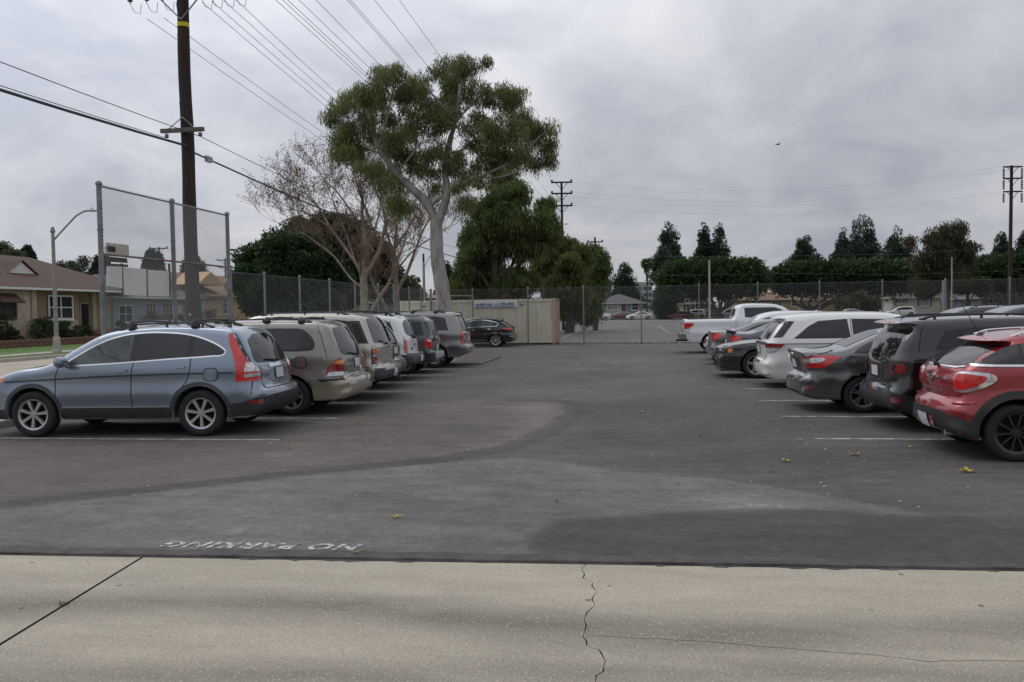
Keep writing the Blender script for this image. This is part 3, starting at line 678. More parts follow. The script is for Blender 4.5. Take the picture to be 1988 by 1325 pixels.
def slate_suv():
    P = paint('slate_grey_paint', (0.085, 0.092, 0.10), 0.45, 0.36)
    c = Car('parked_car', 4.75, 1.88, 1.74, [(.14, .34, 1), (.0, .44), (0, .62), (.06, .70), (.14, .74), (.16, .95), (.20, 1.12), (.36, 1.45), (.50, 1.62), (.42, 1.66, 1), (.45, 1.685), (.9, 1.73), (1.9, 1.745), (2.6, 1.70), (2.9, 1.60), (3.4, 1.22), (3.7, 1.09), (4.3, 1.0), (4.62, .82), (4.75, .55), (4.68, .32, 1)],
            .95, 3.72, .36, .425, .30, 1.14, P, tumble=.17, r_end=.2, r_gh=.12, rim=.225, spokes=5, style='double')
    glassband(c, [(.60, 1.20), (.78, 1.52), (1.1, 1.60), (2.4, 1.60), (2.75, 1.52), (3.3, 1.16), (3.25, 1.12)], [1.15, 2.05])
    common(c, sym([(.58, 1.58), (.72, 1.18)]), sym([(.50, 1.56), (.66, 1.15), (.5, 1.11)]), (.94,))
    c.wrap('tail_light', [('x', .30, 1.14), ('x', .26, .80), ('y', .72, .80), ('y', .72, 1.0), ('x', .05, 1.14)], REDD, .012, smooth=1)
    c.add('tail_light', 'S', [(.25, 1.12), (.36, 1.12), (.58, 1.56), (.50, 1.57)], REDD, .012)
    c.add('stop_lamp', 'B', rect(-.28, 1.628, .28, 1.652), REDL, .02, both=False)
    c.wrap('bumper', [('x', .60, .34), ('x', .55, .62), ('x', .05, .68), ('y', .5, .70), ('y', 0, .70), ('y', 0, .36)], GREYP, .014)
    for p in ([(1.18, 1.15), (1.25, .8), (1.4, .4)], [(2.08, 1.15), (2.1, .35)], [(3.2, 1.1), (3.25, .4)]): c.seam(p, w=.011)
    c.add('plate_recess', 'B', rect(-.34, .80, .34, 1.02), BLACKP, .003, both=False)
    c.handle(2.25, 1.03); c.handle(1.35, 1.06); c.mirror(3.2, 1.13); c.rails(.8, 2.4, .62, h=.06, r=.02); c.wiper(0, 1.12, .4, 1.15)
    c.wrap('headlight', [('x', .35, .95), ('x', .3, .8), ('y', .5, .78), ('y', .5, .9)], CLEARL, .01, view='V')
    return c
def white_offroad():
    P = paint('white_paint', (0.72, 0.73, 0.74), 0.0, 0.4)
    c = Car('parked_car', 4.54, 1.85, 1.86, [(.14, .44, 1), (.0, .48), (-.02, .62), (.02, .72), (.13, .745, 1), (.15, .95), (.17, 1.14), (.24, 1.40), (.34, 1.66), (.44, 1.77), (.6, 1.81), (1.2, 1.845), (1.9, 1.86), (2.0, 1.81), (2.5, 1.79), (2.7, 1.72), (3.2, 1.22), (3.7, 1.14), (4.3, 1.05), (4.48, .9), (4.54, .65), (4.48, .42, 1)],
            .98, 3.68, .385, .46, .38, 1.16, P, tumble=.15, r_end=.13, r_gh=.11, rim=.21, spokes=6, style='vee', wid=.25)
    glassband(c, [(.50, 1.38), (.62, 1.66), (1.1, 1.70), (1.15, 1.26), (.62, 1.26)], []); glassband(c, [(1.25, 1.2), (1.22, 1.69), (2.2, 1.69), (2.55, 1.62), (3.05, 1.22), (3.0, 1.19)], [2.0], [GLASS, GLASS_L])
    common(c, sym([(.60, 1.68), (.74, 1.26)]))
    c.add('rear_window', 'B', [(-.56, 1.70), (.56, 1.70), (.66, 1.30), (.25, 1.24), (.12, 1.16), (-.66, 1.16)], GLASS, .006, both=False, smooth=1)
    c.wrap('tail_light', [('x', .16, 1.16), ('x', .16, .78), ('y', .80, .78), ('y', .80, 1.16)], REDL, .012)
    c.wrap('bumper', [('x', .60, .42), ('x', .50, .70), ('y', .82, .745), ('y', 0, .745), ('y', 0, .44)], GREYP, .035)
    arches(c, GREYP, .09, .02); c.add('sill', 'S', rect(1.46, .37, 3.2, .50), GREYP, .02)
    c.plate(0, .60, off=.05); c.rails(.55, 2.2, .60, h=.10, r=.026); c.wiper(.0, 1.2, .35, 1.28)
    for p in ([(1.2, 1.2), (1.22, .9), (1.45, .5)], [(2.05, 1.2), (2.06, .5)], [(3.05, 1.2), (3.1, .5)], [(.22, 1.25), (.20, .75)]): c.seam(p, w=.011)
    c.handle(2.25, 1.05, m=BLACKP); c.handle(1.2, 1.5, .05, .12, m=BLACKP); c.mirror(3.0, 1.2, BLACKP)
    c.add('tailgate_badge', 'B', circ(.0, .98, .045, 14), GREYP, .012, both=False); c.add('tailgate_handle', 'B', rect(.25, .86, .42, .91), BLACKP, .012, both=False)
    c.wrap('headlight', [('x', .2, 1.0), ('x', .2, .86), ('y', .5, .84), ('y', .5, 1.0)], CLEARL, .01, view='V')
    return c
def charcoal_boxy():
    P = paint('charcoal_paint', (0.045, 0.055, 0.068), 0.3, 0.36); S = mat('silver_bumper', (0.34, 0.345, 0.35), .45, 0.3)
    c = Car('parked_car', 4.30, 1.82, 1.78, [(.14, .36, 1), (.02, .40), (0, .56), (.02, .66, 1), (.10, .68), (.11, 1.0), (.14, 1.18), (.26, 1.60), (.34, 1.70), (.50, 1.745), (1.2, 1.78), (2.1, 1.77), (2.4, 1.70), (3.05, 1.20), (3.3, 1.10), (3.9, 1.02), (4.2, .86), (4.3, .55), (4.22, .32, 1)],
            .92, 3.50, .34, .42, .30, 1.18, P, tumble=.12, r_end=.14, r_gh=.11, r_roof=.11, rim=.21, spokes=5, style='five')
    glassband(c, [(.32, 1.22), (.42, 1.62), (1.4, 1.65), (2.1, 1.64), (2.35, 1.58), (2.95, 1.2), (2.9, 1.16)], [.98, 1.75])
    common(c, sym([(.64, 1.64), (.74, 1.22)]), sym([(.68, 1.64), (.74, 1.58), (.76, 1.22), (.70, 1.17)]), (.80,))
    t = c.wrap('tail_light', [('x', .30, 1.10), ('x', .30, .86), ('x', .22, .80), ('y', .66, .80), ('y', .64, .88), ('y', .72, .96), ('y', .80, 1.08)], REDL, .014, smooth=1)
    for k, o in enumerate(t): c.wrap('reverse_lens', [('x', .2, 1.06), ('x', .16, 1.0), ('y', .78, .985), ('y', .82, 1.05)], CLEARL, .02, parent=o, sides=((1, -1)[k],))
    c.wrap('bumper', [('y', .72, .66), ('y', .72, .48), ('y', 0, .48), ('y', 0, .66)], S, .045); c.wrap('bumper_corner', [('x', .45, .36), ('x', .42, .62), ('y', .73, .66), ('y', .73, .44)], BLACKP, .02)
    c.add('roof_panel', 'T', rect(.55, 0, 2.3, .62), BLACKP, .004); arches(c, P, .07, .012)
    for p in ([(1.0, 1.2), (1.05, .8), (1.4, .6), (1.45, .34)], [(1.78, 1.2), (1.8, .34)], [(2.9, 1.15), (2.95, .34)], [(.13, 1.2), (.7, 1.185)]): c.seam(p, w=.011)
    c.seam([(-.8, .80), (-.3, .76), (.3, .76), (.8, .80)], view='B', both=False); c.handle(1.95, 1.05, m=BLACKP); c.mirror(2.9, 1.18, BLACKP)
    c.add('emblem', 'B', circ(0, 1.08, .05, 14), CHROME, .012, both=False); c.add('badge', 'B', rect(.40, 1.07, .56, 1.095), CHROME, .01, both=False)
    c.wrap('headlight', [('x', .3, .95), ('x', .25, .8), ('y', .5, .78), ('y', .5, .95)], CLEARL, .01, view='V')
    b = MB(); b.bx((-.12, -.05, .36), (.3, .05, .44)); c.part('tow_hitch', b, CHROME)
    return c
def silver_suv():
    P = paint('graphite_silver_paint', (0.225, 0.222, 0.215), 0.6, 0.36)
    c = Car('parked_car', 5.13, 2.02, 1.92, [(.14, .44, 1), (.0, .52), (-.01, .66), (.03, .745), (.11, .785), (.13, .9), (.14, 1.16), (.18, 1.27), (.30, 1.58), (.40, 1.77), (.33, 1.81, 1), (.36, 1.835), (.8, 1.885), (1.4, 1.91), (2.3, 1.91), (3.0, 1.86), (3.3, 1.76), (3.95, 1.25), (4.4, 1.20), (4.9, 1.10), (5.08, .9), (5.13, .65), (5.05, .42, 1)],
            1.12, 4.07, .40, .47, .36, 1.24, P, tumble=.17, r_end=.18, r_gh=.13, rim=.25, spokes=6, style='wide', wid=.26)
    glassband(c, [(.62, 1.28), (.76, 1.70), (1.1, 1.76), (2.8, 1.76), (3.15, 1.70), (3.75, 1.28), (3.7, 1.25)], [1.38, 2.45], [GLASS, GLASS, GLASS_L], w=.02)
    common(c, sym([(.66, 1.76), (.82, 1.32)]), sym([(.56, 1.74), (.64, 1.66), (.78, 1.28), (.70, 1.24)]))
    t = c.wrap('tail_light', [('x', .17, 1.25), ('x', .19, .80), ('y', .80, .80), ('y', .78, 1.24), ('x', .08, 1.28)], REDL, .014)
    for k, o in enumerate(t): c.wrap('stop_lens', [('x', .14, 1.0), ('x', .14, .83), ('y', .83, .83), ('y', .83, 1.0)], REDD, .02, parent=o, sides=((1, -1)[k],))
    c.wrap('bumper', [('x', .62, .46), ('x', .60, .74), ('x', .05, .76), ('y', .7, .77), ('y', 0, .74), ('y', 0, .46)], paint('graphite_lower_paint', (.13, .13, .13), .5, .4), .02)  # bumper is body colour, painted darker to stand for its shade
    for p in ([(1.38, 1.26), (1.40, .95), (1.62, .6), (1.65, .42)], [(2.46, 1.26), (2.48, .42)], [(3.55, 1.26), (3.6, .42)]): c.seam(p, w=.012)
    c.handle(2.65, 1.1, m=CHROME); c.handle(1.6, 1.1, m=CHROME); c.mirror(3.6, 1.26); c.rails(.75, 2.9, .72, h=.05); c.crossbars([1.1, 1.9], .72, .06); c.wiper(0, 1.26, .4, 1.3)
    c.plate(0, .98); c.add('emblem', 'B', [(-.16, 1.15), (-.05, 1.15), (-.05, 1.19), (.05, 1.19), (.05, 1.15), (.16, 1.15), (.16, 1.10), (.05, 1.10), (.05, 1.06), (-.05, 1.06), (-.05, 1.10), (-.16, 1.10)], CHROME, .014, both=False)
    c.antenna(1.0, .2, .3, 35, -1)
    c.wrap('headlight', [('x', .2, 1.1), ('x', .2, .9), ('y', .5, .88), ('y', .5, 1.08)], CLEARL, .01, view='V')
    return c
def black_crossover():
    P = paint('black_paint', (0.012, 0.013, 0.016), 0.2, 0.3)
    c = Car('parked_car', 4.63, 1.80, 1.57, [(.16, .28, 1), (.02, .38), (0, .52), (.03, .64), (.10, .74), (.10, .88), (.14, 1.0), (.42, 1.22), (.74, 1.42), (.62, 1.455, 1), (.68, 1.475), (1.2, 1.54), (1.9, 1.57), (2.4, 1.53), (2.75, 1.44), (3.4, 1.06), (3.9, .98), (4.35, .84), (4.58, .62), (4.63, .45), (4.55, .26, 1)],
            .98, 3.78, .36, .42, .25, 1.05, P, tumble=.18, r_end=.24, r_gh=.13, rim=.245, spokes=7, style='wide')
    dl = catmull([(3.25, 1.03, 1), (2.75, 1.30), (2.35, 1.43), (1.9, 1.47), (1.4, 1.44), (.98, 1.33), (.80, 1.24), (.92, 1.10, 1), (2.0, 1.06), (3.25, 1.03, 1)], .09)[:-1]
    c.add('window_trim', 'S', dl, CHROME, .003)
    P2 = np.array(dl); ctr = P2.mean(0); q = ctr + (P2 - ctr) * np.array((.965, .82)); glassband(c, [tuple(p) for p in q], [1.12, 2.0], [GLASS, GLASS_L, GLASS_L], w=.004, off=.006)
    common(c, sym([(.56, 1.42), (.72, 1.08)]), sym([(.46, 1.36), (.62, 1.08), (.5, 1.03)]), (.86,))
    c.wrap('tail_light', [('x', .66, 1.02), ('x', .60, .96), ('x', .3, .90), ('y', .60, .90), ('y', .62, .98), ('x', .1, 1.02)], REDL, .014, smooth=1)
    c.wrap('reflector', [('x', .25, .58), ('x', .20, .54), ('y', .7, .54), ('y', .7, .58)], CLEARL, .012)
    for p in ([(1.1, 1.1), (1.2, .75), (1.42, .6), (1.45, .3)], [(2.05, 1.06), (2.08, .3)], [(3.2, 1.03), (3.25, .35)]): c.seam(p, w=.011)
    c.seam([(1.5, .36), (3.3, .34)], w=.025, mat_=CHROME, name='sill_trim', off=.012); arches(c, P, .05, .008)
    c.handle(2.2, .93, m=CHROME); c.handle(1.32, .96, m=CHROME); c.mirror(3.1, 1.06); c.wiper(0, 1.04, .4, 1.08)
    c.wrap('headlight', [('x', .55, .86), ('x', .40, .72), ('y', .5, .66), ('y', .5, .74)], CLEARL, .01, view='V', smooth=1)
    return c
# ---------------------------------------------------------------- cars, right row
def red_hatch():
    P = paint('red_paint', (0.30, 0.014, 0.019), 0.3, 0.3)
    c = Car('parked_car', 4.11, 1.79, 1.54, [(.16, .27, 1), (.04, .34), (0, .46), (.0, .58), (.04, .66), (.10, .72), (.09, .85), (.10, .98), (.16, 1.10), (.44, 1.29), (.70, 1.41), (.54, 1.445, 1), (.60, 1.46), (.9, 1.51), (1.4, 1.54), (2.0, 1.52), (2.4, 1.44), (2.95, 1.10), (3.3, 1.03), (3.75, .94), (4.02, .78), (4.11, .55), (4.05, .27, 1)],
            .70, 3.30, .345, .415, .25, 1.15, P, tumble=.16, r_end=.30, r_gh=.14, r_roof=.11, rim=.245, spokes=10, style='thin', rimmat=ALLOYD, flare=.03, grid=.055)
    glassband(c, [(.25, 1.165), (.47, 1.285), (.73, 1.40), (1.2, 1.45), (1.9, 1.435), (2.25, 1.37), (2.75, 1.13), (2.7, 1.11)], [.78, 1.6], [GLASS, GLASS_L, GLASS_L], w=.012)
    
    common(c, sym([(.56, 1.44), (.72, 1.12)]), sym([(.50, 1.385), (.58, 1.34), (.70, 1.19), (.62, 1.145), (.3, 1.13)]))
    c.wrap('pillar_panel', [('x', .70, 1.385), ('x', .42, 1.24), ('x', .28, 1.175), ('y', .64, 1.17), ('y', .60, 1.25), ('y', .50, 1.38)], GLASS, .0045)
    c.seam([(2.6, 1.14), (.24, 1.155)], w=.026, mat_=CHROME, name='belt_trim', off=.012); c.seam([(-.66, 1.135), (-.5, 1.115), (.5, 1.115), (.66, 1.135)], view='B', both=False, w=.018, mat_=CHROME, name='belt_trim', off=.012)
    t = c.wrap('tail_light', [('x', .48, 1.03), ('x', .46, .96), ('x', .30, .87), ('x', .10, .82), ('y', .66, .82), ('y', .60, .88), ('y', .58, 1.0), ('y', .62, 1.055), ('x', .05, 1.075), ('x', .35, 1.075)], CHROME, .018, smooth=2)
    for k, o in enumerate(t): c.wrap('red_lens', [('x', .385, 1.035), ('x', .35, .955), ('x', .18, .87), ('x', .02, .845), ('y', .69, .845), ('y', .64, .89), ('y', .62, 1.0), ('y', .66, 1.035), ('x', .05, 1.05)], REDL, .03, parent=o, sides=((1, -1)[k],), smooth=2)
    c.wrap('bumper', [('x', .29, .27), ('x', .285, .40), ('x', .22, .45), ('x', .10, .50), ('y', .62, .555), ('y', .45, .575), ('y', 0, .585), ('y', 0, .28), ('y', .6, .28)], BLACKP, .014)
    c.wrap('bumper_fold', [('x', .25, .72), ('x', .22, .69), ('y', .62, .67), ('y', .62, .705)], P, .03, smooth=1)
    arches(c, BLACKP, .095, .016); c.add('sill', 'S', rect(1.16, .25, 2.94, .38), BLACKP, .014)
    c.add('bumper_reflector', 'B', [(.22, .48), (.32, .48), (.32, .36), (.22, .34)], REDD, .03); c.plate(0, .42, off=.03)
    c.add('emblem', 'B', circ(0, .965, .062, 18), CHROME, .02, both=False, smooth=0); c.add('emblem_wing', 'B', [(.05, .955), (.17, .97), (.165, .985), (.05, .985)], CHROME, .018)
    c.add('badge', 'B', rect(-.42, .955, -.28, .985), CHROME, .012, both=False)
    for k in range(7): c.add('badge_letter', 'B', rect(-.30 + k * .095, .80, -.268 + k * .095, .828), CHROME, .010, both=False)
    b = MB(); b.tube([(.02, -.50, .30), (.3, -.50, .30)], .04, 14); c.part('exhaust', b, CHROME)
    for p in ([(1.05, 1.12), (1.08, .8), (1.22, .55), (1.24, .28)], [(2.6, 1.1), (2.66, .8), (2.68, .3)]): c.seam(p, w=.011)
    c.handle(1.3, 1.0, m=CHROME); c.mirror(2.55, 1.14); c.rails(.75, 1.95, .56, h=.03, m=CHROME, r=.012); c.antenna(.62, 0, .5, 60, -1); c.wiper(0, 1.13, .35, 1.17)
    c.wrap('headlight', [('x', .5, .98), ('x', .45, .8), ('y', .55, .76), ('y', .55, .92)], CLEARL, .012, view='V', smooth=2)
    return c
def black_boxy():
    P = paint('gloss_black_paint', (0.007, 0.0075, 0.009), 0.0, 0.3, dirt=.01)
    c = Car('parked_car', 4.24, 1.82, 1.69, [(.16, .32, 1), (.02, .38), (-.01, .50), (.02, .60), (.08, .66), (.10, .72), (.10, 1.0), (.13, 1.13), (.24, 1.38), (.38, 1.58), (.20, 1.625, 1), (.26, 1.645), (.7, 1.675), (1.5, 1.69), (2.2, 1.67), (2.5, 1.60), (2.95, 1.20), (3.2, 1.10), (3.9, 1.03), (4.15, .9), (4.24, .6), (4.15, .30, 1)],
            .90, 3.47, .345, .425, .27, 1.16, P, tumble=.08, r_end=.20, r_gh=.13, r_roof=.10, rim=.225, spokes=5, style='double', rimmat=ALLOYD, flare=.03)
    glassband(c, [(.66, 1.24), (.80, 1.50), (1.2, 1.55), (2.1, 1.55), (2.4, 1.49), (2.85, 1.20), (2.8, 1.17)], [1.0, 1.75], w=.02)
    common(c, sym([(.62, 1.56), (.74, 1.22)]))
    c.add('rear_window', 'B', sym([(.56, 1.53), (.62, 1.48), (.68, 1.20), (.50, 1.12), (.2, 1.11)]), GLASS, .006, both=False, smooth=1)
    t = c.wrap('tail_light', [('x', .30, 1.06), ('x', .34, .96), ('x', .28, .84), ('y', .74, .80), ('y', .58, .82), ('y', .56, 1.02), ('y', .62, 1.07)], BLACKP, .018, smooth=1)
    for k, o in enumerate(t):
        sd = ((1, -1)[k],)
        c.wrap('red_lens', [('x', .22, 1.01), ('x', .24, .95), ('x', .20, .88), ('x', .04, .87), ('x', .04, 1.02)], REDD, .026, parent=o, sides=sd, smooth=1)
        q = c.wrap('red_lens', [('y', .76, 1.03), ('y', .76, .85), ('y', .62, .85), ('y', .62, 1.03)], REDD, .026, parent=o, sides=sd)
        for a, b_ in (((.63, 1.02), (.75, .86)), ((.63, .86), (.75, 1.02))): c.add('cross_lens', 'B', ribbon([a, b_], .015), GREYP, .034, parent=o, sides=sd)
    c.wrap('bumper', [('x', .46, .30), ('x', .44, .44), ('x', .30, .54), ('y', .78, .60), ('y', .62, .66), ('y', .5, .60), ('y', .3, .58), ('y', 0, .58), ('y', 0, .34)], BLACKP, .022)
    c.wrap('fog_lamp', [('x', .14, .53), ('x', .14, .44), ('x', .02, .44), ('x', .02, .53)], REDD, .034, smooth=1)
    arches(c, BLACKP, .085, .016); c.add('sill', 'S', rect(1.32, .27, 3.05, .40), BLACKP, .014)
    c.plate(0, .88); c.add('badge', 'B', rect(-.42, 1.03, -.30, 1.055), CHROME, .01, both=False); c.add('handle_badge', 'B', rect(-.44, .69, -.30, .715), CHROME, .012, both=False)
    c.add('plate_recess', 'B', rect(-.36, .76, .36, 1.0), BLACKP, .004, both=False)
    for p in ([(1.0, 1.2), (1.02, .9), (1.3, .6), (1.33, .30)], [(1.78, 1.2), (1.8, .3)], [(2.78, 1.16), (2.82, .3)], [(.55, 1.64), (.46, 1.5), (.42, 1.2)]): c.seam(p, w=.011)
    c.handle(1.95, 1.05); c.handle(1.15, 1.08); c.mirror(2.75, 1.18); c.rails(.50, 2.25, .60, h=.045, r=.016); c.antenna(.45, .0, .36, 62, -1); c.wiper(0, 1.13, .3, 1.18)
    c.add('stop_lamp', 'B', rect(-.22, 1.612, .22, 1.632), REDL, .01, both=False)
    c.wrap('headlight', [('x', .2, 1.0), ('x', .15, .84), ('y', .5, .82), ('y', .5, 1.0)], CLEARL, .012, view='V', smooth=2)
    return c
def grey_sedan():
    P = paint('magnetic_grey_paint', (0.098, 0.10, 0.104), 0.55, 0.34)
    c = Car('parked_car', 4.53, 1.82, 1.47, [(.18, .25, 1), (.04, .33), (0, .45), (.01, .56), (.06, .64), (.13, .69), (.13, .80), (.06, 1.02), (.03, 1.075, 1), (.10, 1.09), (.45, 1.085), (.75, 1.12), (1.05, 1.24), (1.45, 1.40), (1.85, 1.465), (2.3, 1.475), (2.65, 1.42), (3.4, 1.05), (3.6, .99), (4.1, .88), (4.40, .72), (4.53, .50), (4.45, .25, 1)],
            1.05, 3.70, .325, .385, .24, 1.0, P, tumble=.20, r_end=.26, r_gh=.14, r_roof=.12, rim=.22, spokes=5, style='double', flare=.03, grid=.055)
    glassband(c, catmull([(.90, 1.06, 1), (.98, 1.13), (1.25, 1.26), (1.6, 1.355), (2.0, 1.38), (2.4, 1.36), (2.75, 1.26), (3.2, 1.02, 1), (2.0, 1.035), (.90, 1.06, 1)], .1)[:-1], [1.35, 2.12], [GLASS, GLASS_L, GLASS_L], w=.012)
    common(c, sym([(.56, 1.38), (.72, 1.06)])); c.plate(0, .85, w=.30)
    c.add('rear_window', 'T', [(.82, .0), (.82, .56), (1.42, .46), (1.50, .0)], GLASS, .006)
    t = c.wrap('tail_light', [('x', .72, 1.0), ('x', .62, .96), ('x', .48, .87), ('x', .42, .80), ('x', .10, .80), ('y', .60, .83), ('y', .58, .92), ('x', .05, 1.01), ('x', .40, 1.02)], REDL, .014, smooth=1)
    for k, o in enumerate(t): c.wrap('reverse_lens', [('x', .44, .975), ('x', .34, .90), ('x', .10, .885), ('y', .64, .90), ('y', .66, .945), ('x', .1, .98)], CLEARL, .022, parent=o, sides=((1, -1)[k],), smooth=1)
    c.wrap('reflector', [('x', .22, .47), ('x', .18, .43), ('x', .0, .43), ('x', .02, .47)], REDD, .012)
    c.add('plate_recess', 'B', [(-.40, .97), (.40, .97), (.34, .72), (-.34, .72)], GREYP, .004, both=False)
    for p in ([(1.25, 1.05), (1.22, .85), (1.45, .6), (1.47, .28)], [(2.12, 1.03), (2.14, .28)], [(3.15, 1.02), (3.2, .3)]): c.seam(p, w=.011)
    c.seam([(.30, 1.04), (.60, 1.105)], w=.010); c.seam([(.45, .63), (.30, .60)], w=.008)
    c.outline('fuel_door', 'S', circ(.86, .92, .095, 16), P, .007, smooth=0)
    c.handle(2.3, .93); c.handle(1.45, .95); c.mirror(3.1, 1.03); c.antenna(1.75, 0, .22, 40, -1); arches(c, P, .035, .006)
    c.add('emblem', 'B', circ(0, 1.0, .04, 12), CHROME, .012, both=False); c.add('lower_valance', 'B', rect(-.6, .26, .6, .38), BLACKP, .006, both=False)
    c.wrap('headlight', [('x', .6, .86), ('x', .40, .70), ('y', .5, .64), ('y', .5, .72)], CLEARL, .01, view='V', smooth=1)
    return c
def white_van():
    P = paint('pearl_white_paint', (0.70, 0.70, 0.67), 0.0, 0.36)
    c = Car('parked_van', 5.15, 2.01, 1.74, [(.18, .24, 1), (.03, .32), (0, .45), (.01, .58), (.05, .63), (.10, .68), (.11, .90), (.10, 1.05), (.16, 1.14), (.34, 1.42), (.52, 1.60), (.40, 1.635, 1), (.46, 1.655), (1.0, 1.715), (2.0, 1.735), (2.9, 1.70), (3.25, 1.62), (4.05, 1.12), (4.5, .99), (4.95, .80), (5.12, .58), (5.05, .26, 1)],
            1.10, 4.10, .345, .41, .24, 1.16, P, tumble=.17, r_end=.24, r_gh=.15, r_roof=.13, rim=.225, spokes=5, style='double')
    glassband(c, [(.68, 1.165), (1.02, 1.44), (1.24, 1.555), (1.88, 1.60), (1.93, 1.165)], [], w=.02)
    glassband(c, [(1.99, 1.14), (1.98, 1.60), (2.8, 1.585), (3.2, 1.52), (3.85, 1.14), (3.8, 1.11)], [2.95], [GLASS, GLASS_L], w=.02)
    c.seam([(.60, 1.15), (1.0, 1.455), (1.22, 1.575), (1.92, 1.62)], w=.018, mat_=CHROME, name='window_trim', off=.008)
    common(c, sym([(.64, 1.60), (.80, 1.16)]))
    c.add('rear_window', 'B', sym([(.60, 1.55), (.66, 1.50), (.76, 1.18), (.66, 1.14), (.3, 1.13)]), GLASS, .006, both=False, smooth=1); c.add('rear_quarter_glass', 'S', [(.235, 1.185), (.43, 1.20), (.72, 1.56), (.53, 1.565)], GLASS, .006)
    t = c.wrap('tail_light', [('x', .50, 1.06), ('x', .40, .97), ('x', .25, .86), ('y', .80, .84), ('y', .74, .90), ('y', .66, 1.06)], CLEARL, .016, smooth=0)
    for k, o in enumerate(t): c.wrap('red_lens', [('x', .49, 1.055), ('x', .385, .965), ('y', .70, .965), ('y', .665, 1.055)], REDD, .024, parent=o, sides=((1, -1)[k],))
    c.add('garnish', 'B', rect(-.68, 1.02, .68, 1.08), GREYP, .012, both=False); c.plate(0, .90)
    c.add('bumper_step', 'T', [(-.045, .0), (-.03, .45), (.01, .45), (-.005, .0)], GREYP, .006)
    c.seam([(.5, 1.045), (3.4, 1.04)], w=.016); c.wrap('reflector', [('x', .15, .34), ('x', .12, .315), ('y', .75, .315), ('y', .75, .34)], REDD, .01)
    for p in ([(1.95, 1.62), (1.96, 1.04), (1.65, .7), (1.55, .28)], [(2.95, 1.12), (2.98, .3)], [(3.8, 1.1), (3.85, .3)]): c.seam(p, w=.012)
    c.seam([(-.74, 1.05), (-.62, .64)], view='B', both=False); c.seam([(.74, 1.05), (.62, .64)], view='B', both=False)
    c.handle(3.15, .98); c.handle(2.15, .98); c.mirror(3.75, 1.1); c.wiper(0, 1.14, .4, 1.17)
    c.wrap('headlight', [('x', .5, .9), ('x', .42, .78), ('y', .5, .74), ('y', .5, .84)], CLEARL, .01, view='V', smooth=1)
    return c
def black_muscle():
    P = paint('dusty_black_paint', (0.022, 0.023, 0.025), 0.2, 0.34)
    c = Car('parked_car', 5.08, 1.89, 1.48, [(.16, .28, 1), (.02, .40), (0, .6), (.05, .75), (.04, 1.0), (.10, 1.04), (.8, 1.08), (1.15, 1.22), (1.6, 1.40), (2.0, 1.47), (2.5, 1.475), (2.8, 1.42), (3.55, 1.06), (3.8, 1.0), (4.5, .93), (4.85, .86), (5.02, .78), (5.04, .62), (5.08, .52), (5.06, .30), (4.96, .22, 1)],
            1.06, 4.11, .365, .425, .22, 1.02, P, tumble=.19, r_end=.20, r_gh=.13, rim=.255, spokes=5, style='five', wid=.24)
    glassband(c, catmull([(1.15, 1.08, 1), (1.5, 1.28), (1.9, 1.37), (2.4, 1.38), (2.75, 1.31), (3.35, 1.04, 1), (2.2, 1.05), (1.15, 1.08, 1)], .1)[:-1], [1.5, 2.3])
    common(c, sym([(.56, 1.40), (.72, 1.09)])); c.add('rear_window', 'T', [(.95, .0), (.95, .55), (1.55, .46), (1.62, .0)], GLASS, .006)
    t = c.wrap('headlight', [('x', .36, .83), ('x', .34, .68), ('y', .42, .66), ('y', .42, .78), ('y', .7, .82)], BLACKP, .010, view='V', smooth=0)
    for k, o in enumerate(t):
        sd = ((1, -1)[k],)
        c.wrap('turn_lens', [('x', .35, .80), ('x', .33, .69), ('x', .20, .69), ('x', .20, .80)], AMBER, .018, view='V', parent=o, sides=sd)
        for yy in (.66, .78): c.add('lamp', 'F', circ(yy, .74, .035, 12), CHROME, .03, parent=o, sides=sd)
    c.add('grille', 'F', rect(-.36, .62, .36, .80), UNDER, .004, both=False); c.add('lower_grille', 'F', rect(-.62, .32, .62, .46), UNDER, .004, both=False)
    for yy in (0,): c.add('grille_bar', 'F', rect(-.36, .70, .36, .73), P, .02, both=False)
    c.wrap('front_bumper', [('x', .55, .50), ('x', .5, .60), ('y', .6, .63), ('y', 0, .62), ('y', 0, .49)], P, .025, view='V'); c.wrap('splitter', [('x', .50, .23), ('x', .5, .27), ('y', .5, .27), ('y', 0, .27), ('y', 0, .23)], BLACKP, .05, view='V')
    c.add('plate_holder', 'F', rect(-.17, .46, .17, .60), BLACKP, .05, both=False)
    c.wrap('tail_light', [('x', .25, .98), ('x', .25, .82), ('y', .5, .82), ('y', .5, .98)], REDL, .012)
    for p in ([(1.35, 1.05), (1.4, .7), (1.5, .28)], [(2.3, 1.04), (2.32, .28)], [(3.4, 1.02), (3.45, .3)]): c.seam(p, w=.011)
    c.seam([(3.7, .985), (4.5, .91), (4.95, .845)], w=.012); c.handle(2.5, .92); c.handle(1.6, .94); c.mirror(3.3, 1.05); arches(c, P, .05, .01)
    return c
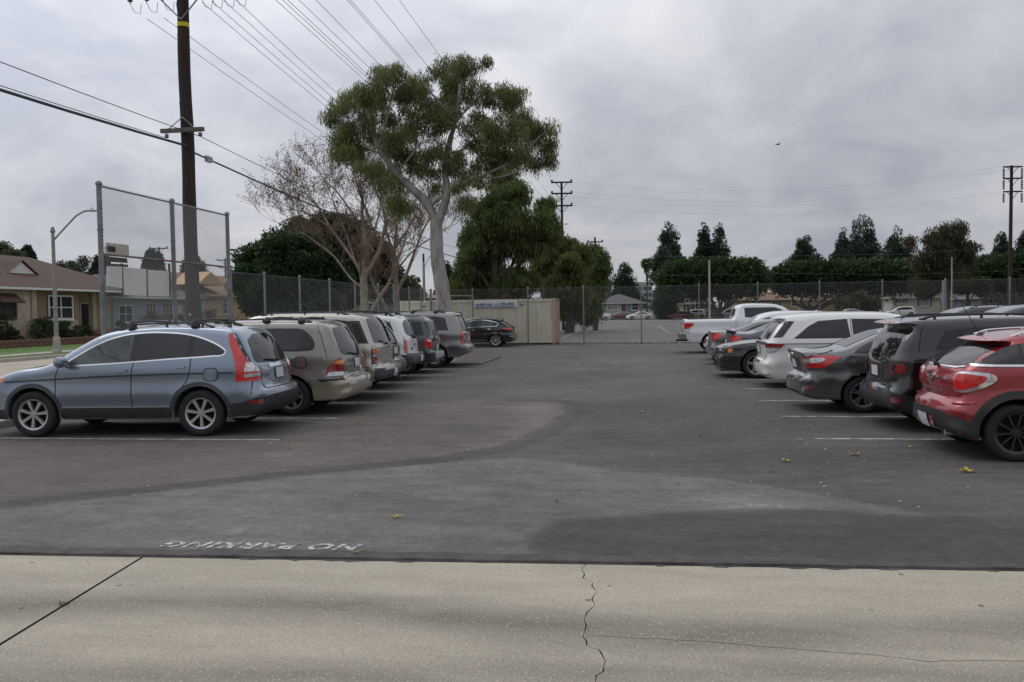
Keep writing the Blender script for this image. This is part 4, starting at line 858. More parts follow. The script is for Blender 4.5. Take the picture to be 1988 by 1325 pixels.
def sedan(name, P, lod=0, spoiler=False, big=False, **kw):
    c = Car('parked_car', 4.75, 1.82, 1.46, [(.16, .28, 1), (.02, .40), (0, .56), (.05, .70), (.08, .98), (.06, 1.09), (.14, 1.12), (.65, 1.13), (1.0, 1.24), (1.45, 1.40), (1.9, 1.455), (2.4, 1.46), (2.7, 1.40), (3.5, 1.03), (3.75, .97), (4.35, .85), (4.65, .68), (4.75, .48), (4.66, .26, 1)],
            1.05, 3.82, .325, .385, .23, 1.0, P, tumble=.19, r_end=.26, r_gh=.14, r_roof=.12, rim=.21, spokes=5, style='five', lod=lod)
    band = catmull([(1.02, 1.06, 1), (1.35, 1.24), (1.7, 1.355), (2.3, 1.37), (2.65, 1.31), (3.3, 1.02, 1), (2.2, 1.04), (1.02, 1.06, 1)], .12)[:-1]
    glassband(c, band, [1.45, 2.2], [GLASS, GLASS_L, GLASS_L] if lod else GLASS)
    common(c, sym([(.56, 1.38), (.72, 1.06)]), wsm=GLASS); c.add('rear_window', 'T', [(.82, .0), (.82, .52), (1.40, .44), (1.46, .0)], GLASS, .006)
    c.wrap('tail_light', [('x', .32, 1.07), ('x', .36, .97), ('x', .25, .85), ('y', .62, .84), ('y', .58, .95), ('y', .62, 1.06)], REDL, .014, smooth=1)
    c.wrap('headlight', [('x', .5, .84), ('x', .40, .70), ('y', .5, .62), ('y', .5, .72)], CLEARL, .01, view='V', smooth=1)
    if not lod:
        c.plate(0, .86); arches(c, P, .035, .006)
        for p in ([(1.3, 1.05), (1.3, .85), (1.48, .6), (1.5, .28)], [(2.22, 1.04), (2.24, .28)], [(3.3, 1.02), (3.35, .3)]): c.seam(p, w=.011)
        c.handle(2.4, .93); c.handle(1.55, .95)
        c.wrap('reflector', [('x', .22, .48), ('x', .2, .44), ('x', .02, .44), ('x', .02, .48)], REDD, .012)
    c.mirror(3.2, 1.03)
    if spoiler:
        b = MB(); b.prism([(.02, 1.20), (.26, 1.17), (.26, 1.19), (.02, 1.225)], 'y', -.66, .66)
        for y in (-.55, .55): b.bx((.08, y - .03, 1.08), (.2, y + .03, 1.19))
        c.part('spoiler', b, P, smooth=False)
    return c
def crossover(name, P, lod=0, rails=True, H=1.68):
    c = Car('parked_car', 4.65, 1.87, H, [(.16, .32, 1), (.02, .42), (0, .60), (.08, .70), (.12, .95), (.18, 1.10), (.36, 1.40), (.54, H - .10), (.42, H - .065, 1), (.48, H - .045), (1.1, H - .01), (2.0, H), (2.5, H - .06), (2.8, H - .16), (3.45, 1.14), (3.7, 1.06), (4.3, .93), (4.58, .74), (4.65, .52), (4.56, .30, 1)],
            .95, 3.66, .355, .42, .28, 1.12, P, tumble=.17, r_end=.24, r_gh=.13, rim=.23, spokes=5, style='double', lod=lod)
    glassband(c, [(.60, 1.26), (.80, H - .22), (1.2, H - .14), (2.3, H - .14), (2.65, H - .22), (3.3, 1.15), (3.25, 1.11)], [1.15, 2.05], [GLASS, GLASS, GLASS_L])
    common(c, sym([(.60, H - .14), (.74, 1.18)]), sym([(.50, H - .16), (.66, 1.14), (.5, 1.1)]), (.9,), wsm=mat('bright_windshield', (.16, .18, .19), .06))
    c.wrap('tail_light', [('x', .40, 1.12), ('x', .36, .95), ('y', .66, .92), ('y', .66, 1.06), ('x', .1, 1.12)], REDL, .014, smooth=1)
    c.wrap('headlight', [('x', .52, .93), ('x', .40, .80), ('y', .5, .70), ('y', .5, .82)], CLEARL, .01, view='V', smooth=1)
    c.add('grille', 'F', rect(-.42, .60, .42, .76), BLACKP, .01, both=False); c.add('lower_grille', 'F', rect(-.6, .34, .6, .48), BLACKP, .01, both=False)
    arches(c, GREYP, .06, .012); c.add('sill', 'S', rect(1.4, .28, 3.2, .40), GREYP, .012)
    if not lod:
        for p in ([(1.18, 1.15), (1.25, .8), (1.4, .4)], [(2.08, 1.15), (2.1, .35)], [(3.2, 1.1), (3.25, .4)]): c.seam(p, w=.011)
        c.handle(2.25, 1.0); c.handle(1.35, 1.03)
        b = MB(); b.prism([(.62, H - .06), (.80, H - .03), (.80, H), (.70, H + .045), (.66, H + .045)], 'y', -.02, .02); c.part('antenna_fin', b, P, smooth=False)
    c.mirror(3.2, 1.12)
    if rails: c.rails(.7, 2.4, .62, h=.045)
    return c
def white_pickup():
    P = paint('pickup_white_paint', (0.74, 0.75, 0.76), 0.0, 0.4)
    c = Car('parked_truck', 5.75, 2.03, 1.93, [(.20, .55, 1), (.14, .62), (.13, .80), (.12, 1.30), (.16, 1.345, 1), (1.0, 1.35), (2.02, 1.355, 1), (2.06, 1.42), (2.18, 1.78), (2.26, 1.87), (2.45, 1.92), (3.2, 1.93), (3.75, 1.88), (4.0, 1.78), (4.55, 1.34), (4.9, 1.26), (5.5, 1.16), (5.68, .95), (5.75, .7), (5.66, .42, 1)],
            1.22, 4.87, .40, .48, .44, 1.36, P, tumble=.16, r_end=.10, r_gh=.11, r_roof=.06, rim=.23, spokes=5, style='five', wid=.27)
    glassband(c, [(2.46, 1.42), (2.44, 1.80), (3.6, 1.80), (3.85, 1.72), (4.35, 1.40), (4.3, 1.37)], [3.3], [GLASS, GLASS])
    common(c, sym([(.66, 1.80), (.80, 1.40)])); c.add('rear_window', 'B', sym([(.62, 1.80), (.68, 1.45)]), GLASS, .006, both=False, smooth=1)
    t = c.wrap('tail_light', [('x', .46, 1.22), ('x', .42, 1.12), ('x', .30, 1.02), ('x', .28, .82), ('y', .88, .82), ('y', .88, 1.22)], REDL, .014)
    for k, o in enumerate(t): c.wrap('reverse_lens', [('x', .29, .98), ('x', .28, .83), ('y', .885, .83), ('y', .885, .98)], CLEARL, .020, parent=o, sides=((1, -1)[k],))
    b = MB(); b.bx((-.06, -.95, .56), (.14, .95, .78)); c.part('rear_bumper', b, mat('steel_bumper', (.22, .22, .23), .35, .9), smooth=False)
    b = MB(); b.bx((-.2, -.05, .46), (.3, .05, .54)); c.part('tow_hitch', b, BLACKP, smooth=False)
    c.add('bed_opening', 'T', [(.24, .0), (.24, .78), (1.96, .78), (1.96, .0)], UNDER, .004); c.plate(0, .88); c.add('tailgate_handle', 'B', rect(-.14, 1.16, .14, 1.24), BLACKP, .012, both=False)  # dark sheet on the closed top stands in for the shaded bed
    for p in ([(2.10, 1.38), (2.10, .46)], [(3.32, 1.38), (3.34, .46)], [(4.35, 1.36), (4.4, .46)]): c.seam(p, w=.013)
    c.handle(3.5, 1.18); c.mirror(4.25, 1.42, BLACKP); arches(c, P, .06, .014)
    c.wrap('headlight', [('x', .25, 1.12), ('x', .2, .92), ('y', .5, .9), ('y', .5, 1.08)], CLEARL, .01, view='V')
    return c
# ---------------------------------------------------------------- ground
def npmesh(name, V, F, attrs=None):
    """V (n,3) floats, F (m,k) ints, all faces with k corners"""
    V = np.asarray(V, np.float32); F = np.asarray(F, np.int32); k = F.shape[1]
    me = bpy.data.meshes.new(name); me.vertices.add(len(V)); me.vertices.foreach_set('co', V.ravel())
    me.loops.add(F.size); me.loops.foreach_set('vertex_index', F.ravel())
    me.polygons.add(len(F)); me.polygons.foreach_set('loop_start', np.arange(0, F.size, k, dtype=np.int32)); me.polygons.foreach_set('loop_total', np.full(len(F), k, np.int32))
    me.update(calc_edges=True)
    for an, a in (attrs or {}).items():
        at_ = me.attributes.new(an, 'FLOAT', 'POINT'); at_.data.foreach_set('value', np.asarray(a, np.float32))
    return me
def sheet(name, poly, z, m, parent=None, kind='structure', thick=0.0):
    b = MB(); n = len(poly)
    if thick: b.prism([tuple(p[:2]) for p in poly], 'z', z - thick, z)
    else: b.add([(p[0], p[1], z) for p in poly], [tuple(range(n))])
    o = b.build(name, m, parent, fix=bool(thick))
    if not thick:
        me = o.data
        if me.polygons[0].normal.z < 0: me.flip_normals()
    if parent is None: o['kind'] = kind
    return o
def pxpoly(pts): return np.array([tuple(gnd(*p)[:2]) for p in pts])
def soft_in(P, poly, w):
    d = segdist(P, poly); s = np.where(inside(P, poly), d, -d); return np.clip(s / w * .5 + .5, 0, 1)
def soft_line(P, pts, w):
    A = np.asarray(pts, float); best = np.full(len(P), 1e9)
    for i in range(len(A) - 1):
        d = A[i + 1] - A[i]; t = np.clip(((P - A[i]) @ d) / (d @ d + 1e-9), 0, 1); best = np.minimum(best, np.linalg.norm(P - (A[i] + t[:, None] * d), axis=1))
    return np.clip(1 - best / w, 0, 1)
def asphalt_mat(name, base=(0.079, 0.0725, 0.0685), masks=True):
    m, N, L, p = new_mat(name)
    tc = N.new('ShaderNodeTexCoord'); vec = tc.outputs['Object']
    def noise(scale, det=4, rough=.6, stretch=None):
        v = vec
        if stretch: mp = N.new('ShaderNodeMapping'); mp.inputs['Scale'].default_value = stretch; L.new(vec, mp.inputs[0]); v = mp.outputs[0]
        n = N.new('ShaderNodeTexNoise'); n.inputs['Scale'].default_value = scale; n.inputs['Detail'].default_value = det; n.inputs['Roughness'].default_value = rough; L.new(v, n.inputs[0]); return n.outputs[0]
    def ramp(f, a, b, c0, c1):
        r = N.new('ShaderNodeMapRange'); L.new(f, r.inputs[0]); r.inputs[1].default_value = a; r.inputs[2].default_value = b; r.inputs[3].default_value = c0; r.inputs[4].default_value = c1; return r.outputs[0]
    def mathn(op, a, b):
        q = N.new('ShaderNodeMath'); q.operation = op
        for i, x in enumerate((a, b)):
            if hasattr(x, 'is_linked') or hasattr(x, 'links'): L.new(x, q.inputs[i])
            else: q.inputs[i].default_value = x
        return q.outputs[0]
    big = ramp(noise(.35, 5, .6), .3, .7, .74, 1.26); mid = ramp(noise(2.2, 5, .65, (.6, 1.6, 1)), .3, .7, .76, 1.26); grit = ramp(noise(60, 4, .75), .3, .72, .45, 1.65)
    wear = ramp(noise(.9, 6, .7, (1, .35, 1)), .55, .75, 1.0, 1.22)
    fine = ramp(noise(11, 7, .8, (.8, 1.1, 1)), .32, .68, .68, 1.36); f = mathn('MULTIPLY', mathn('MULTIPLY', mathn('MULTIPLY', big, mid), fine), mathn('MULTIPLY', grit, wear))
    if masks:
        def att(n): a = N.new('ShaderNodeAttribute'); a.attribute_name = n; return a.outputs['Fac']
        wob = ramp(noise(5, 5, .7), .3, .7, .55, 1.3)
        nz = noise(3.5, 8, .72, (.7, 1.3, 1)); edge = lambda a, k, lo, hi: ramp(mathn('ADD', att(a), mathn('MULTIPLY', mathn('SUBTRACT', nz, .5), k)), lo, hi, 0, 1)
        f = mathn('MULTIPLY', f, ramp(mathn('MULTIPLY', edge('worn', .30, .44, .56), wob), 0, 1, 1, 1.62))
        f = mathn('MULTIPLY', f, ramp(mathn('MULTIPLY', edge('dark', .14, .10, .42), wob), 0, 1, 1, .66))
        f = mathn('MULTIPLY', f, ramp(mathn('MULTIPLY', att('scuff'), wob), 0, 1, 1, 1.7))
    sc = N.new('ShaderNodeVectorMath'); sc.operation = 'SCALE'; sc.inputs[0].default_value = base; L.new(f, sc.inputs['Scale'])
    if masks:
        bm_ = N.new('ShaderNodeMix'); bm_.data_type = 'RGBA'; L.new(ramp(mathn('MULTIPLY', att('brown'), wob), 0, 1, 0, .8), bm_.inputs[0]); bm_.inputs[6].default_value = (*base, 1); bm_.inputs[7].default_value = (.100, .084, .073, 1); L.new(bm_.outputs[2], sc.inputs[0])
    # scattered pale grit
    vo = N.new('ShaderNodeTexVoronoi'); vo.inputs['Scale'].default_value = 2.6; L.new(vec, vo.inputs['Vector'])
    sp = ramp(vo.outputs['Distance'], .018, .03, 1.0, 0.0)
    mx = N.new('ShaderNodeMix'); mx.data_type = 'RGBA'; L.new(mathn('MULTIPLY', sp, .7), mx.inputs[0]); L.new(sc.outputs[0], mx.inputs[6]); mx.inputs[7].default_value = (.30, .29, .27, 1)
    L.new(mx.outputs[2], p.inputs['Base Color']); p.inputs['Roughness'].default_value = .78; p.inputs['Specular IOR Level'].default_value = .4
    b = N.new('ShaderNodeBump'); b.inputs['Strength'].default_value = .55; b.inputs['Distance'].default_value = .006; L.new(grit, b.inputs['Height']); L.new(b.outputs[0], p.inputs['Normal'])
    return m
def concrete_mat():
    m, N, L, p = new_mat('old_concrete'); tc = N.new('ShaderNodeTexCoord'); vec = tc.outputs['Object']
    def noise(scale, det=4, rough=.6, stretch=None):
        v = vec
        if stretch: mp = N.new('ShaderNodeMapping'); mp.inputs['Scale'].default_value = stretch; L.new(vec, mp.inputs[0]); v = mp.outputs[0]
        n = N.new('ShaderNodeTexNoise'); n.inputs['Scale'].default_value = scale; n.inputs['Detail'].default_value = det; n.inputs['Roughness'].default_value = rough; L.new(v, n.inputs[0]); return n.outputs[0]
    def ramp(f, a, b, c0, c1):
        r = N.new('ShaderNodeMapRange'); L.new(f, r.inputs[0]); r.inputs[1].default_value = a; r.inputs[2].default_value = b; r.inputs[3].default_value = c0; r.inputs[4].default_value = c1; return r.outputs[0]
    def mul(a, b): q = N.new('ShaderNodeMath'); q.operation = 'MULTIPLY'; L.new(a, q.inputs[0]); L.new(b, q.inputs[1]); return q.outputs[0]
    a = N.new('ShaderNodeAttribute'); a.attribute_name = 'stain'
    a2 = N.new('ShaderNodeAttribute'); a2.attribute_name = 'rough_zone'
    g = ramp(noise(90, 3, .7), .3, .72, .72, 1.25)
    f = mul(mul(ramp(noise(.8, 5, .6, (.5, 1.4, 1)), .3, .7, .86, 1.12), ramp(noise(3, 5, .6, (.35, 1.3, 1)), .3, .7, .9, 1.1)), g)
    f = mul(f, ramp(mul(a.outputs['Fac'], ramp(noise(2.5, 4, .6, (.4, 1.2, 1)), .3, .7, .7, 1.2)), 0, 1, 1, .50))
    sc = N.new('ShaderNodeVectorMath'); sc.operation = 'SCALE'; sc.inputs[0].default_value = (.372, .336, .264); L.new(f, sc.inputs['Scale'])
    def specks(scale, th, col, amt, prev):
        vo = N.new('ShaderNodeTexVoronoi'); vo.inputs['Scale'].default_value = scale; vo.inputs['Randomness'].default_value = 1; L.new(vec, vo.inputs['Vector'])
        s_ = ramp(vo.outputs['Distance'], th * .6, th, amt, 0.0)
        mx = N.new('ShaderNodeMix'); mx.data_type = 'RGBA'; L.new(s_, mx.inputs[0]); L.new(prev, mx.inputs[6]); mx.inputs[7].default_value = (*col, 1); return mx.outputs[2]
    c = specks(21, .17, (.52, .48, .40), .65, sc.outputs[0]); c = specks(25, .17, (.14, .13, .11), .75, c); c = specks(38, .24, (.50, .46, .38), .6, c); c = specks(46, .22, (.17, .155, .125), .6, c); c = specks(2.3, .055, (.07, .066, .06), .8, c)
    L.new(c, p.inputs['Base Color']); p.inputs['Roughness'].default_value = .9
    b = N.new('ShaderNodeBump'); b.inputs['Strength'].default_value = .5; b.inputs['Distance'].default_value = .005; L.new(g, b.inputs['Height']); L.new(b.outputs[0], p.inputs['Normal'])
    return m
M_ASPH = asphalt_mat('lot_asphalt'); M_ASPH2 = asphalt_mat('far_lot_asphalt', (.105, .098, .094), False); M_ROAD = asphalt_mat('street_asphalt', (.14, .133, .125), False)
M_CONC = concrete_mat(); M_WALK = mat('sidewalk_concrete', (.38, .355, .31), .9, var=.15, scale=1.5, bump=.3)
M_SOIL = mat('joint_soil', (.035, .028, .02), .95, var=.5, scale=20)
M_LINE = mat('worn_white_paint', (.14, .138, .135), .8, col2=(.46, .46, .45), scale=5, detail=8, lo=.38, hi=.60)
M_LETTER = mat('worn_lettering_paint', (.10, .098, .097), .8, col2=(.52, .52, .51), scale=14, detail=10, lo=.40, hi=.56)
EDGE_A, EDGE_B = gnd(0, 1073), gnd(1988, 1104)
def edge_y(x): t = (x - EDGE_A.x) / (EDGE_B.x - EDGE_A.x); return EDGE_A.y + t * (EDGE_B.y - EDGE_A.y)
def build_ground():
    g = sheet('ground', [(-900, -200), (900, -200), (900, 1500), (-900, 1500)], -.12, mat('dry_ground', (.09, .085, .06), .95, var=.3, scale=.3)); g['kind'] = 'structure'
    # parking lot: a fine grid near the camera carries wear masks, the rest is coarse
    xs = np.concatenate([np.arange(-10.9, 9.0, .12), np.array([9.5, 12, 20, 40, 70])]); nys = 240
    vv = []; T = np.concatenate([np.linspace(0, 1, nys) ** 1.25 * 30, np.array([32, 35, 39.6])])
    for t in T:
        for x in xs: vv.append((x, edge_y(x) + t * (1 if t < 32 else 1), 0))
    V = np.array(vv); nx, ny = len(xs), len(T); V[-nx:, 1] = 46.0
    idx = np.arange(nx * ny).reshape(ny, nx); F = np.stack([idx[:-1, :-1], idx[:-1, 1:], idx[1:, 1:], idx[1:, :-1]], -1).reshape(-1, 4)
    P = V[:, :2]
    worn = soft_in(P, pxpoly([(-700, 1050), (0, 985), (300, 955), (600, 920), (850, 900), (1000, 888), (1100, 900), (1230, 918), (1380, 928), (1500, 946), (1640, 968), (1800, 1002), (1500, 985), (1250, 998), (1090, 1008), (1025, 1040), (1030, 1068), (1070, 1100), (0, 1085), (-700, 1075)]), .5)
    scuff = np.maximum.reduce([soft_in(P, pxpoly([(960, 792), (1075, 780), (1108, 792), (1060, 830), (1005, 852), (985, 842), (1045, 802)]), .4) * .85, soft_in(P, pxpoly([(1395, 968), (1450, 962), (1530, 978), (1500, 992), (1430, 985)]), .25) * .6,
                               soft_line(P, pxpoly([(470, 820), (560, 790), (660, 765)]), .5) * .25, soft_in(P, pxpoly([(1150, 690), (1350, 690), (1300, 705), (1120, 705)]), 1.5) * .4, soft_in(P, pxpoly([(850, 760), (1000, 750), (1100, 770), (900, 780)]), 1.0) * .25])
    tr = pxpoly([(-300, 1010), (0, 982), (300, 950), (600, 917), (850, 893), (980, 872), (1040, 850), (1085, 825), (1118, 800), (1112, 784), (1070, 777), (1000, 778)])
    dark = np.maximum.reduce([soft_line(P, tr, .26) ** .7, soft_in(P, pxpoly([(1030, 1050), (1085, 1012), (1260, 1002), (1500, 990), (1800, 1006), (2300, 1000), (2300, 1120), (1080, 1100)]), .2) * .55,
                              soft_in(P, pxpoly([(560, 960), (760, 955), (1000, 975), (1180, 1000), (1000, 1030), (800, 1010), (650, 985)]), .5) * .38, soft_in(P, pxpoly([(1150, 880), (1500, 860), (2000, 880), (2000, 930), (1500, 925), (1250, 910)]), .6) * .3, soft_in(P, pxpoly([(1125, 790), (1300, 760), (1600, 780), (1600, 850), (1300, 880), (1080, 872), (1110, 830)]), .4) * .30])
    brown = soft_in(P, pxpoly([(-800, 1000), (0, 978), (300, 947), (600, 914), (850, 890), (980, 869), (1040, 848), (1082, 824), (1114, 800), (1110, 786), (1070, 779), (900, 778), (700, 800), (560, 835), (0, 858), (-800, 900)]), .15)
    me = npmesh('parking_lot', V, F, {'brown': brown, 'worn': worn, 'dark': dark, 'scuff': scuff}); lot = link('parking_lot', me, M_ASPH); lot['kind'] = 'structure'
    # dark lip where the asphalt meets the concrete
    e = MB()
    xs2 = np.arange(-10.9, 20, .25)
    for i in range(len(xs2) - 1):
        a, b = xs2[i], xs2[i + 1]; r = lambda x: .022 * math.sin(x * 7.3) + .018 * math.sin(x * 23) + .012 * math.sin(x * 61)
        ya, yb = edge_y(a), edge_y(b)
        e.add([(a, ya + r(a) * .4 - .02, -.03), (b, yb + r(b) * .4 - .02, -.03), (b, yb + r(b) * .4, .005), (a, ya + r(a) * .4, .005), (b, yb + .17 + r(b), .004), (a, ya + .17 + r(a), .004)], [(0, 1, 2, 3), (3, 2, 4, 5)])
    e.build('asphalt_edge', mat('tar_strip', (.060, .053, .050), .8, var=.35, scale=6, bump=.4), lot)
    # drips of tar over the concrete edge
    d = MB()
    for x0, x1 in ((-3.1, -2.85), (-2.7, -2.5), (-2.45, -1.9), (-1.85, -1.6), (.15, .25), (.55, .75), (1.05, 1.3), (1.34, 1.6), (1.75, 1.95), (2.5, 2.6)):
        n = 8; up = []; lo = []
        for k in range(n + 1):
            x = x0 + (x1 - x0) * k / n; y = edge_y(x); up.append((x, y - .012, -.010)); lo.append((x, y - .02 - (.015 + .03 * random.random()) * math.sin(math.pi * min(1, max(0, k / n)) * .96 + .06), -.010))
        b0 = up + lo[::-1]; d.add(b0, [tuple(range(len(b0)))])
    d.build('tar_drips', MATS['tar_strip'], lot, fix=False)
    # concrete apron: slabs with a real joint and real cracks
    edge0 = .025
    J = [tuple(gnd(272, 1081)[:2]), tuple(gnd(0, 1247)[:2])]; jd = np.array(J[1]) - np.array(J[0]); J.append(tuple(np.array(J[1]) + jd * 2.2))
    crk = [tuple(gnd(*p)[:2]) for p in [(1139, 1088), (1130, 1104), (1134, 1118), (1150, 1128), (1157, 1146), (1148, 1160), (1152, 1172), (1142, 1186), (1137, 1200), (1141, 1214), (1135, 1232), (1141, 1248), (1160, 1258), (1179, 1277), (1168, 1298), (1156, 1318)]]
    crk.append((crk[-1][0] - .3, crk[-1][1] - 1.5)); crk.append((crk[-1][0] + .1, -8))
    fine = []
    for a, b in zip(crk[:-1], crk[1:]):
        n = max(2, int(math.dist(a, b) / .06))
        for k in range(n): fine.append((a[0] + (b[0] - a[0]) * k / n + random.uniform(-.012, .012), a[1] + (b[1] - a[1]) * k / n + random.uniform(-.008, .008)))
    fine.append(crk[-1]); fine[0] = (crk[0][0], edge_y(crk[0][0]) - edge0)
    hb = [tuple(gnd(*p)[:2]) for p in [(1140, 1229), (1250, 1235), (1400, 1243), (1560, 1258), (1700, 1268), (1800, 1279), (1988, 1278)]]; hb.append((14, hb[-1][1] + .05)); hf = []
    for a, b in zip(hb[:-1], hb[1:]):
        n = max(2, int(math.dist(a, b) / .08))
        for k in range(n): hf.append((a[0] + (b[0] - a[0]) * k / n, a[1] + (b[1] - a[1]) * k / n + random.uniform(-.008, .008)))
    hf.append(hb[-1]); j = min(range(len(fine)), key=lambda i: math.dist(fine[i], hf[0])); hf[0] = fine[j]
    def off(pts, d): return [(p[0] + d * (1 + .6 * math.sin(i * 1.7)), p[1]) for i, p in enumerate(pts)]
    def offy(pts, d): return [(p[0], p[1] + d) for p in pts]
    X0, X1, Y0 = -17.0, 14.0, -8.0
    jx = (J[0][0], edge_y(J[0][0]) - edge0); Jl = [jx, J[1], (J[2][0], max(J[2][1], Y0 + .5))]
    slabs = {'a': [(X0, edge_y(X0) - edge0), (jx[0] - .012, jx[1]), (Jl[1][0] - .012, Jl[1][1]), (Jl[2][0] - .012, Jl[2][1]), (Jl[2][0] - .3, Y0), (X0, Y0)],
             'b': [(jx[0] + .012, jx[1])] + off(fine, -.003) + [(Jl[2][0] - .28, Y0), (Jl[2][0] + .012, Jl[2][1]), (Jl[1][0] + .012, Jl[1][1])],
             'c': off(fine[:j + 1], .003)[::-1] + [(X1, edge_y(X1) - edge0), (X1, hf[-1][1])] + offy(hf[1:-1], .003)[::-1],
             'd': offy(hf[1:], -.003) + [(X1, Y0)] + off(fine[j:], .003)[::-1]}
    base = sheet('concrete_apron', [(X0, Y0), (X1, Y0), (X1, edge_y(X1)), (X0, edge_y(X0))], -.05, M_SOIL); base['kind'] = 'structure'
    st = [pxpoly([(-200, 1178), (180, 1168), (420, 1165), (700, 1178), (1000, 1210), (1300, 1230), (2100, 1215)]), pxpoly([(-100, 1316), (400, 1310), (900, 1305), (1500, 1300), (2100, 1312)])]
    for k, poly in slabs.items():
        B = []
        for i in range(len(poly)):
            a, b = np.array(poly[i]), np.array(poly[(i + 1) % len(poly)]); n = max(1, int(np.linalg.norm(b - a) / .3))
            for q in range(n): B.append(a + (b - a) * q / n)
        B = np.array(B); mn, mx_ = B.min(0), B.max(0)
        G = np.array([(x, y) for x in np.arange(mn[0] + .1, mx_[0], .2) for y in np.arange(mn[1] + .1, mx_[1], .12)]); G = G[inside(G, B)]; G = G[segdist(G, B) > .04]; G = G[G[:, 1] > 1.0]
        pts = np.concatenate([B, G]); ov, _, of, _, _, _ = delaunay_2d_cdt([Vector(p) for p in pts], [], [list(range(len(B)))], 1, 1e-6)
        P = np.array([tuple(v) for v in ov]); V = np.column_stack([P, np.full(len(P), -.014)])
        stain = np.maximum(soft_line(P, st[0], .36) ** .8, soft_line(P, st[1], .26) * .8)
        me = npmesh('concrete_slab', V, np.array([f for f in of if len(f) == 3]), {'stain': stain, 'rough_zone': stain * 0})
        if len(me.polygons) and me.polygons[0].normal.z < 0: me.flip_normals()
        o = link('concrete_slab', me, M_CONC, base)
        # slab sides so that joints and cracks have depth
        s = MB(); n = len(poly)
        s.add([(p[0], p[1], -.0142) for p in poly] + [(p[0], p[1], -.049) for p in poly], [(i, (i + 1) % n, n + (i + 1) % n, n + i) for i in range(n)]); s.build('slab_edge', M_SOIL, o, fix=False)
    w = MB()
    for t in (.62,):   # weeds in the joint
        for q in range(7):
            x = jx[0] + (Jl[1][0] - jx[0]) * t + random.uniform(-.03, .03); y = jx[1] + (Jl[1][1] - jx[1]) * t + random.uniform(-.03, .03); a = random.uniform(0, 6.3); l = random.uniform(.015, .035)
            w.add([(x, y, -.02), (x + l * math.cos(a) - .006 * math.sin(a), y + l * math.sin(a) + .006 * math.cos(a), .005), (x + 1.8 * l * math.cos(a), y + 1.8 * l * math.sin(a), -.004), (x + l * math.cos(a) + .006 * math.sin(a), y + l * math.sin(a) - .006 * math.cos(a), .005)], [(0, 1, 2, 3)])
    tag(w.build('joint_weeds', leafmat('weed_leaf', (.03, .07, .01), (.09, .16, .03)), fix=False), 'small green weeds sprouting from the joint in the concrete', 'weeds', kind='stuff')
    # painted stall lines and lettering
    def stripe(pts, w):
        b = MB(); p = ribbon(pts, w); b.add([(q[0], q[1], .004) for q in p], [tuple(range(len(p)))]); o = b.build('stall_line', M_LINE, lot, fix=False)
        if o.data.polygons[0].normal.z < 0: o.data.flip_normals()
    for k in range(9):
        if k in (7,): continue
        stripe([(-10.6, 11.83 + 2.5 * k), (-8, 11.80 + 2.5 * k), (-5.3, 11.83 + 2.5 * k)], .095)
    for y in (35.4, 37.9, 40.4, 42.6): stripe([(-10.4, y), (-4.6 + (y - 35) * .05, y)], .1)
    for k in range(10): stripe([(2.6 - .02 * k, 12.26 + 2.48 * k), (8.2, 12.30 + 2.48 * k)], .095)
    for p in ([(1090, 652), (1128, 638)], [(1277, 632), (1300, 646)], [(1108, 648), (1130, 640)]): pass
    cu = bpy.data.curves.new('lettering', 'FONT'); cu.body = 'NO PARKING'; cu.size = 1.0; cu.align_x = 'CENTER'; cu.space_character = 1.12; cu.resolution_u = 3; cu.offset = .03
    o = bpy.data.objects.new('lettering', cu); COL.objects.link(o); dg = bpy.context.evaluated_depsgraph_get(); me = bpy.data.meshes.new_from_object(o.evaluated_get(dg)); bpy.data.objects.remove(o)
    A, B = gnd(318, 1058), gnd(694, 1064); cx = (A + B) / 2; xs_ = [v.co.x for v in me.vertices]; sx = (B - A).length / (max(xs_) - min(xs_)); hgt = .165
    ang = math.atan2(B.y - A.y, B.x - A.x) + math.pi
    M = Matrix.Translation((cx.x, cx.y, .0045)) @ Matrix.Rotation(ang, 4, 'Z') @ Matrix(((1, .25, 0, 0), (0, 1, 0, 0), (0, 0, 1, 0), (0, 0, 0, 1))) @ Matrix.Diagonal((sx, hgt / .72, 1, 1)) @ Matrix.Translation((0, -.36, 0))
    me.transform(M); lo = link('painted_lettering', me, M_LETTER, lot)
    if len(me.polygons) and sum(p.normal.z for p in me.polygons) < 0: me.flip_normals()
    # low kerbed planting island on the left
    isl = [tuple(gnd(*p)[:2]) for p in [(868, 709), (935, 708), (972, 695), (905, 694)]]
    c = np.array(isl).mean(0); ins = [tuple(c + (np.array(p) - c) * .86) for p in isl]
    b = MB()
    for i in range(4):
        q = [isl[i], isl[(i + 1) % 4], ins[(i + 1) % 4], ins[i]]; b.prism(q, 'z', 0.002, .05)
    b.build('island_kerb', mat('dirty_kerb', (.11, .098, .085), .9, var=.3, scale=4), lot)
    sheet('island_mulch', [tuple(c + (np.array(p) - c) * .87) for p in isl], .045, mat('mulch', (.085, .066, .048), .95, var=.5, scale=6, bump=.8, bscale=20), lot)
    # kerb, pavement and street on the left
    k = MB(); k.bx((-11.15, 4.0, -.05), (-10.9, 46, .13)); k.build('kerb', M_WALK, bevel=.02)['kind'] = 'structure'
    sheet('sidewalk', [(-13.2, -20), (-11.15, -20), (-11.15, 120), (-13.2, 120)], .10, M_WALK, thick=.15)
    sheet('street', [(-20.5, -60), (-13.2, -60), (-13.2, 240), (-20.5, 240)], -.03, M_ROAD)
    sheet('street_gutter', [(-27.7, -60), (-20.5, -60), (-20.5, 240), (-27.7, 240)], -.026, mat('pale_road', (.36, .315, .25), .9, var=.15, scale=.6))
    k = MB(); k.bx((-28.0, -40, -.05), (-27.7, 200, .12)); k.build('far_kerb', M_WALK)['kind'] = 'structure'
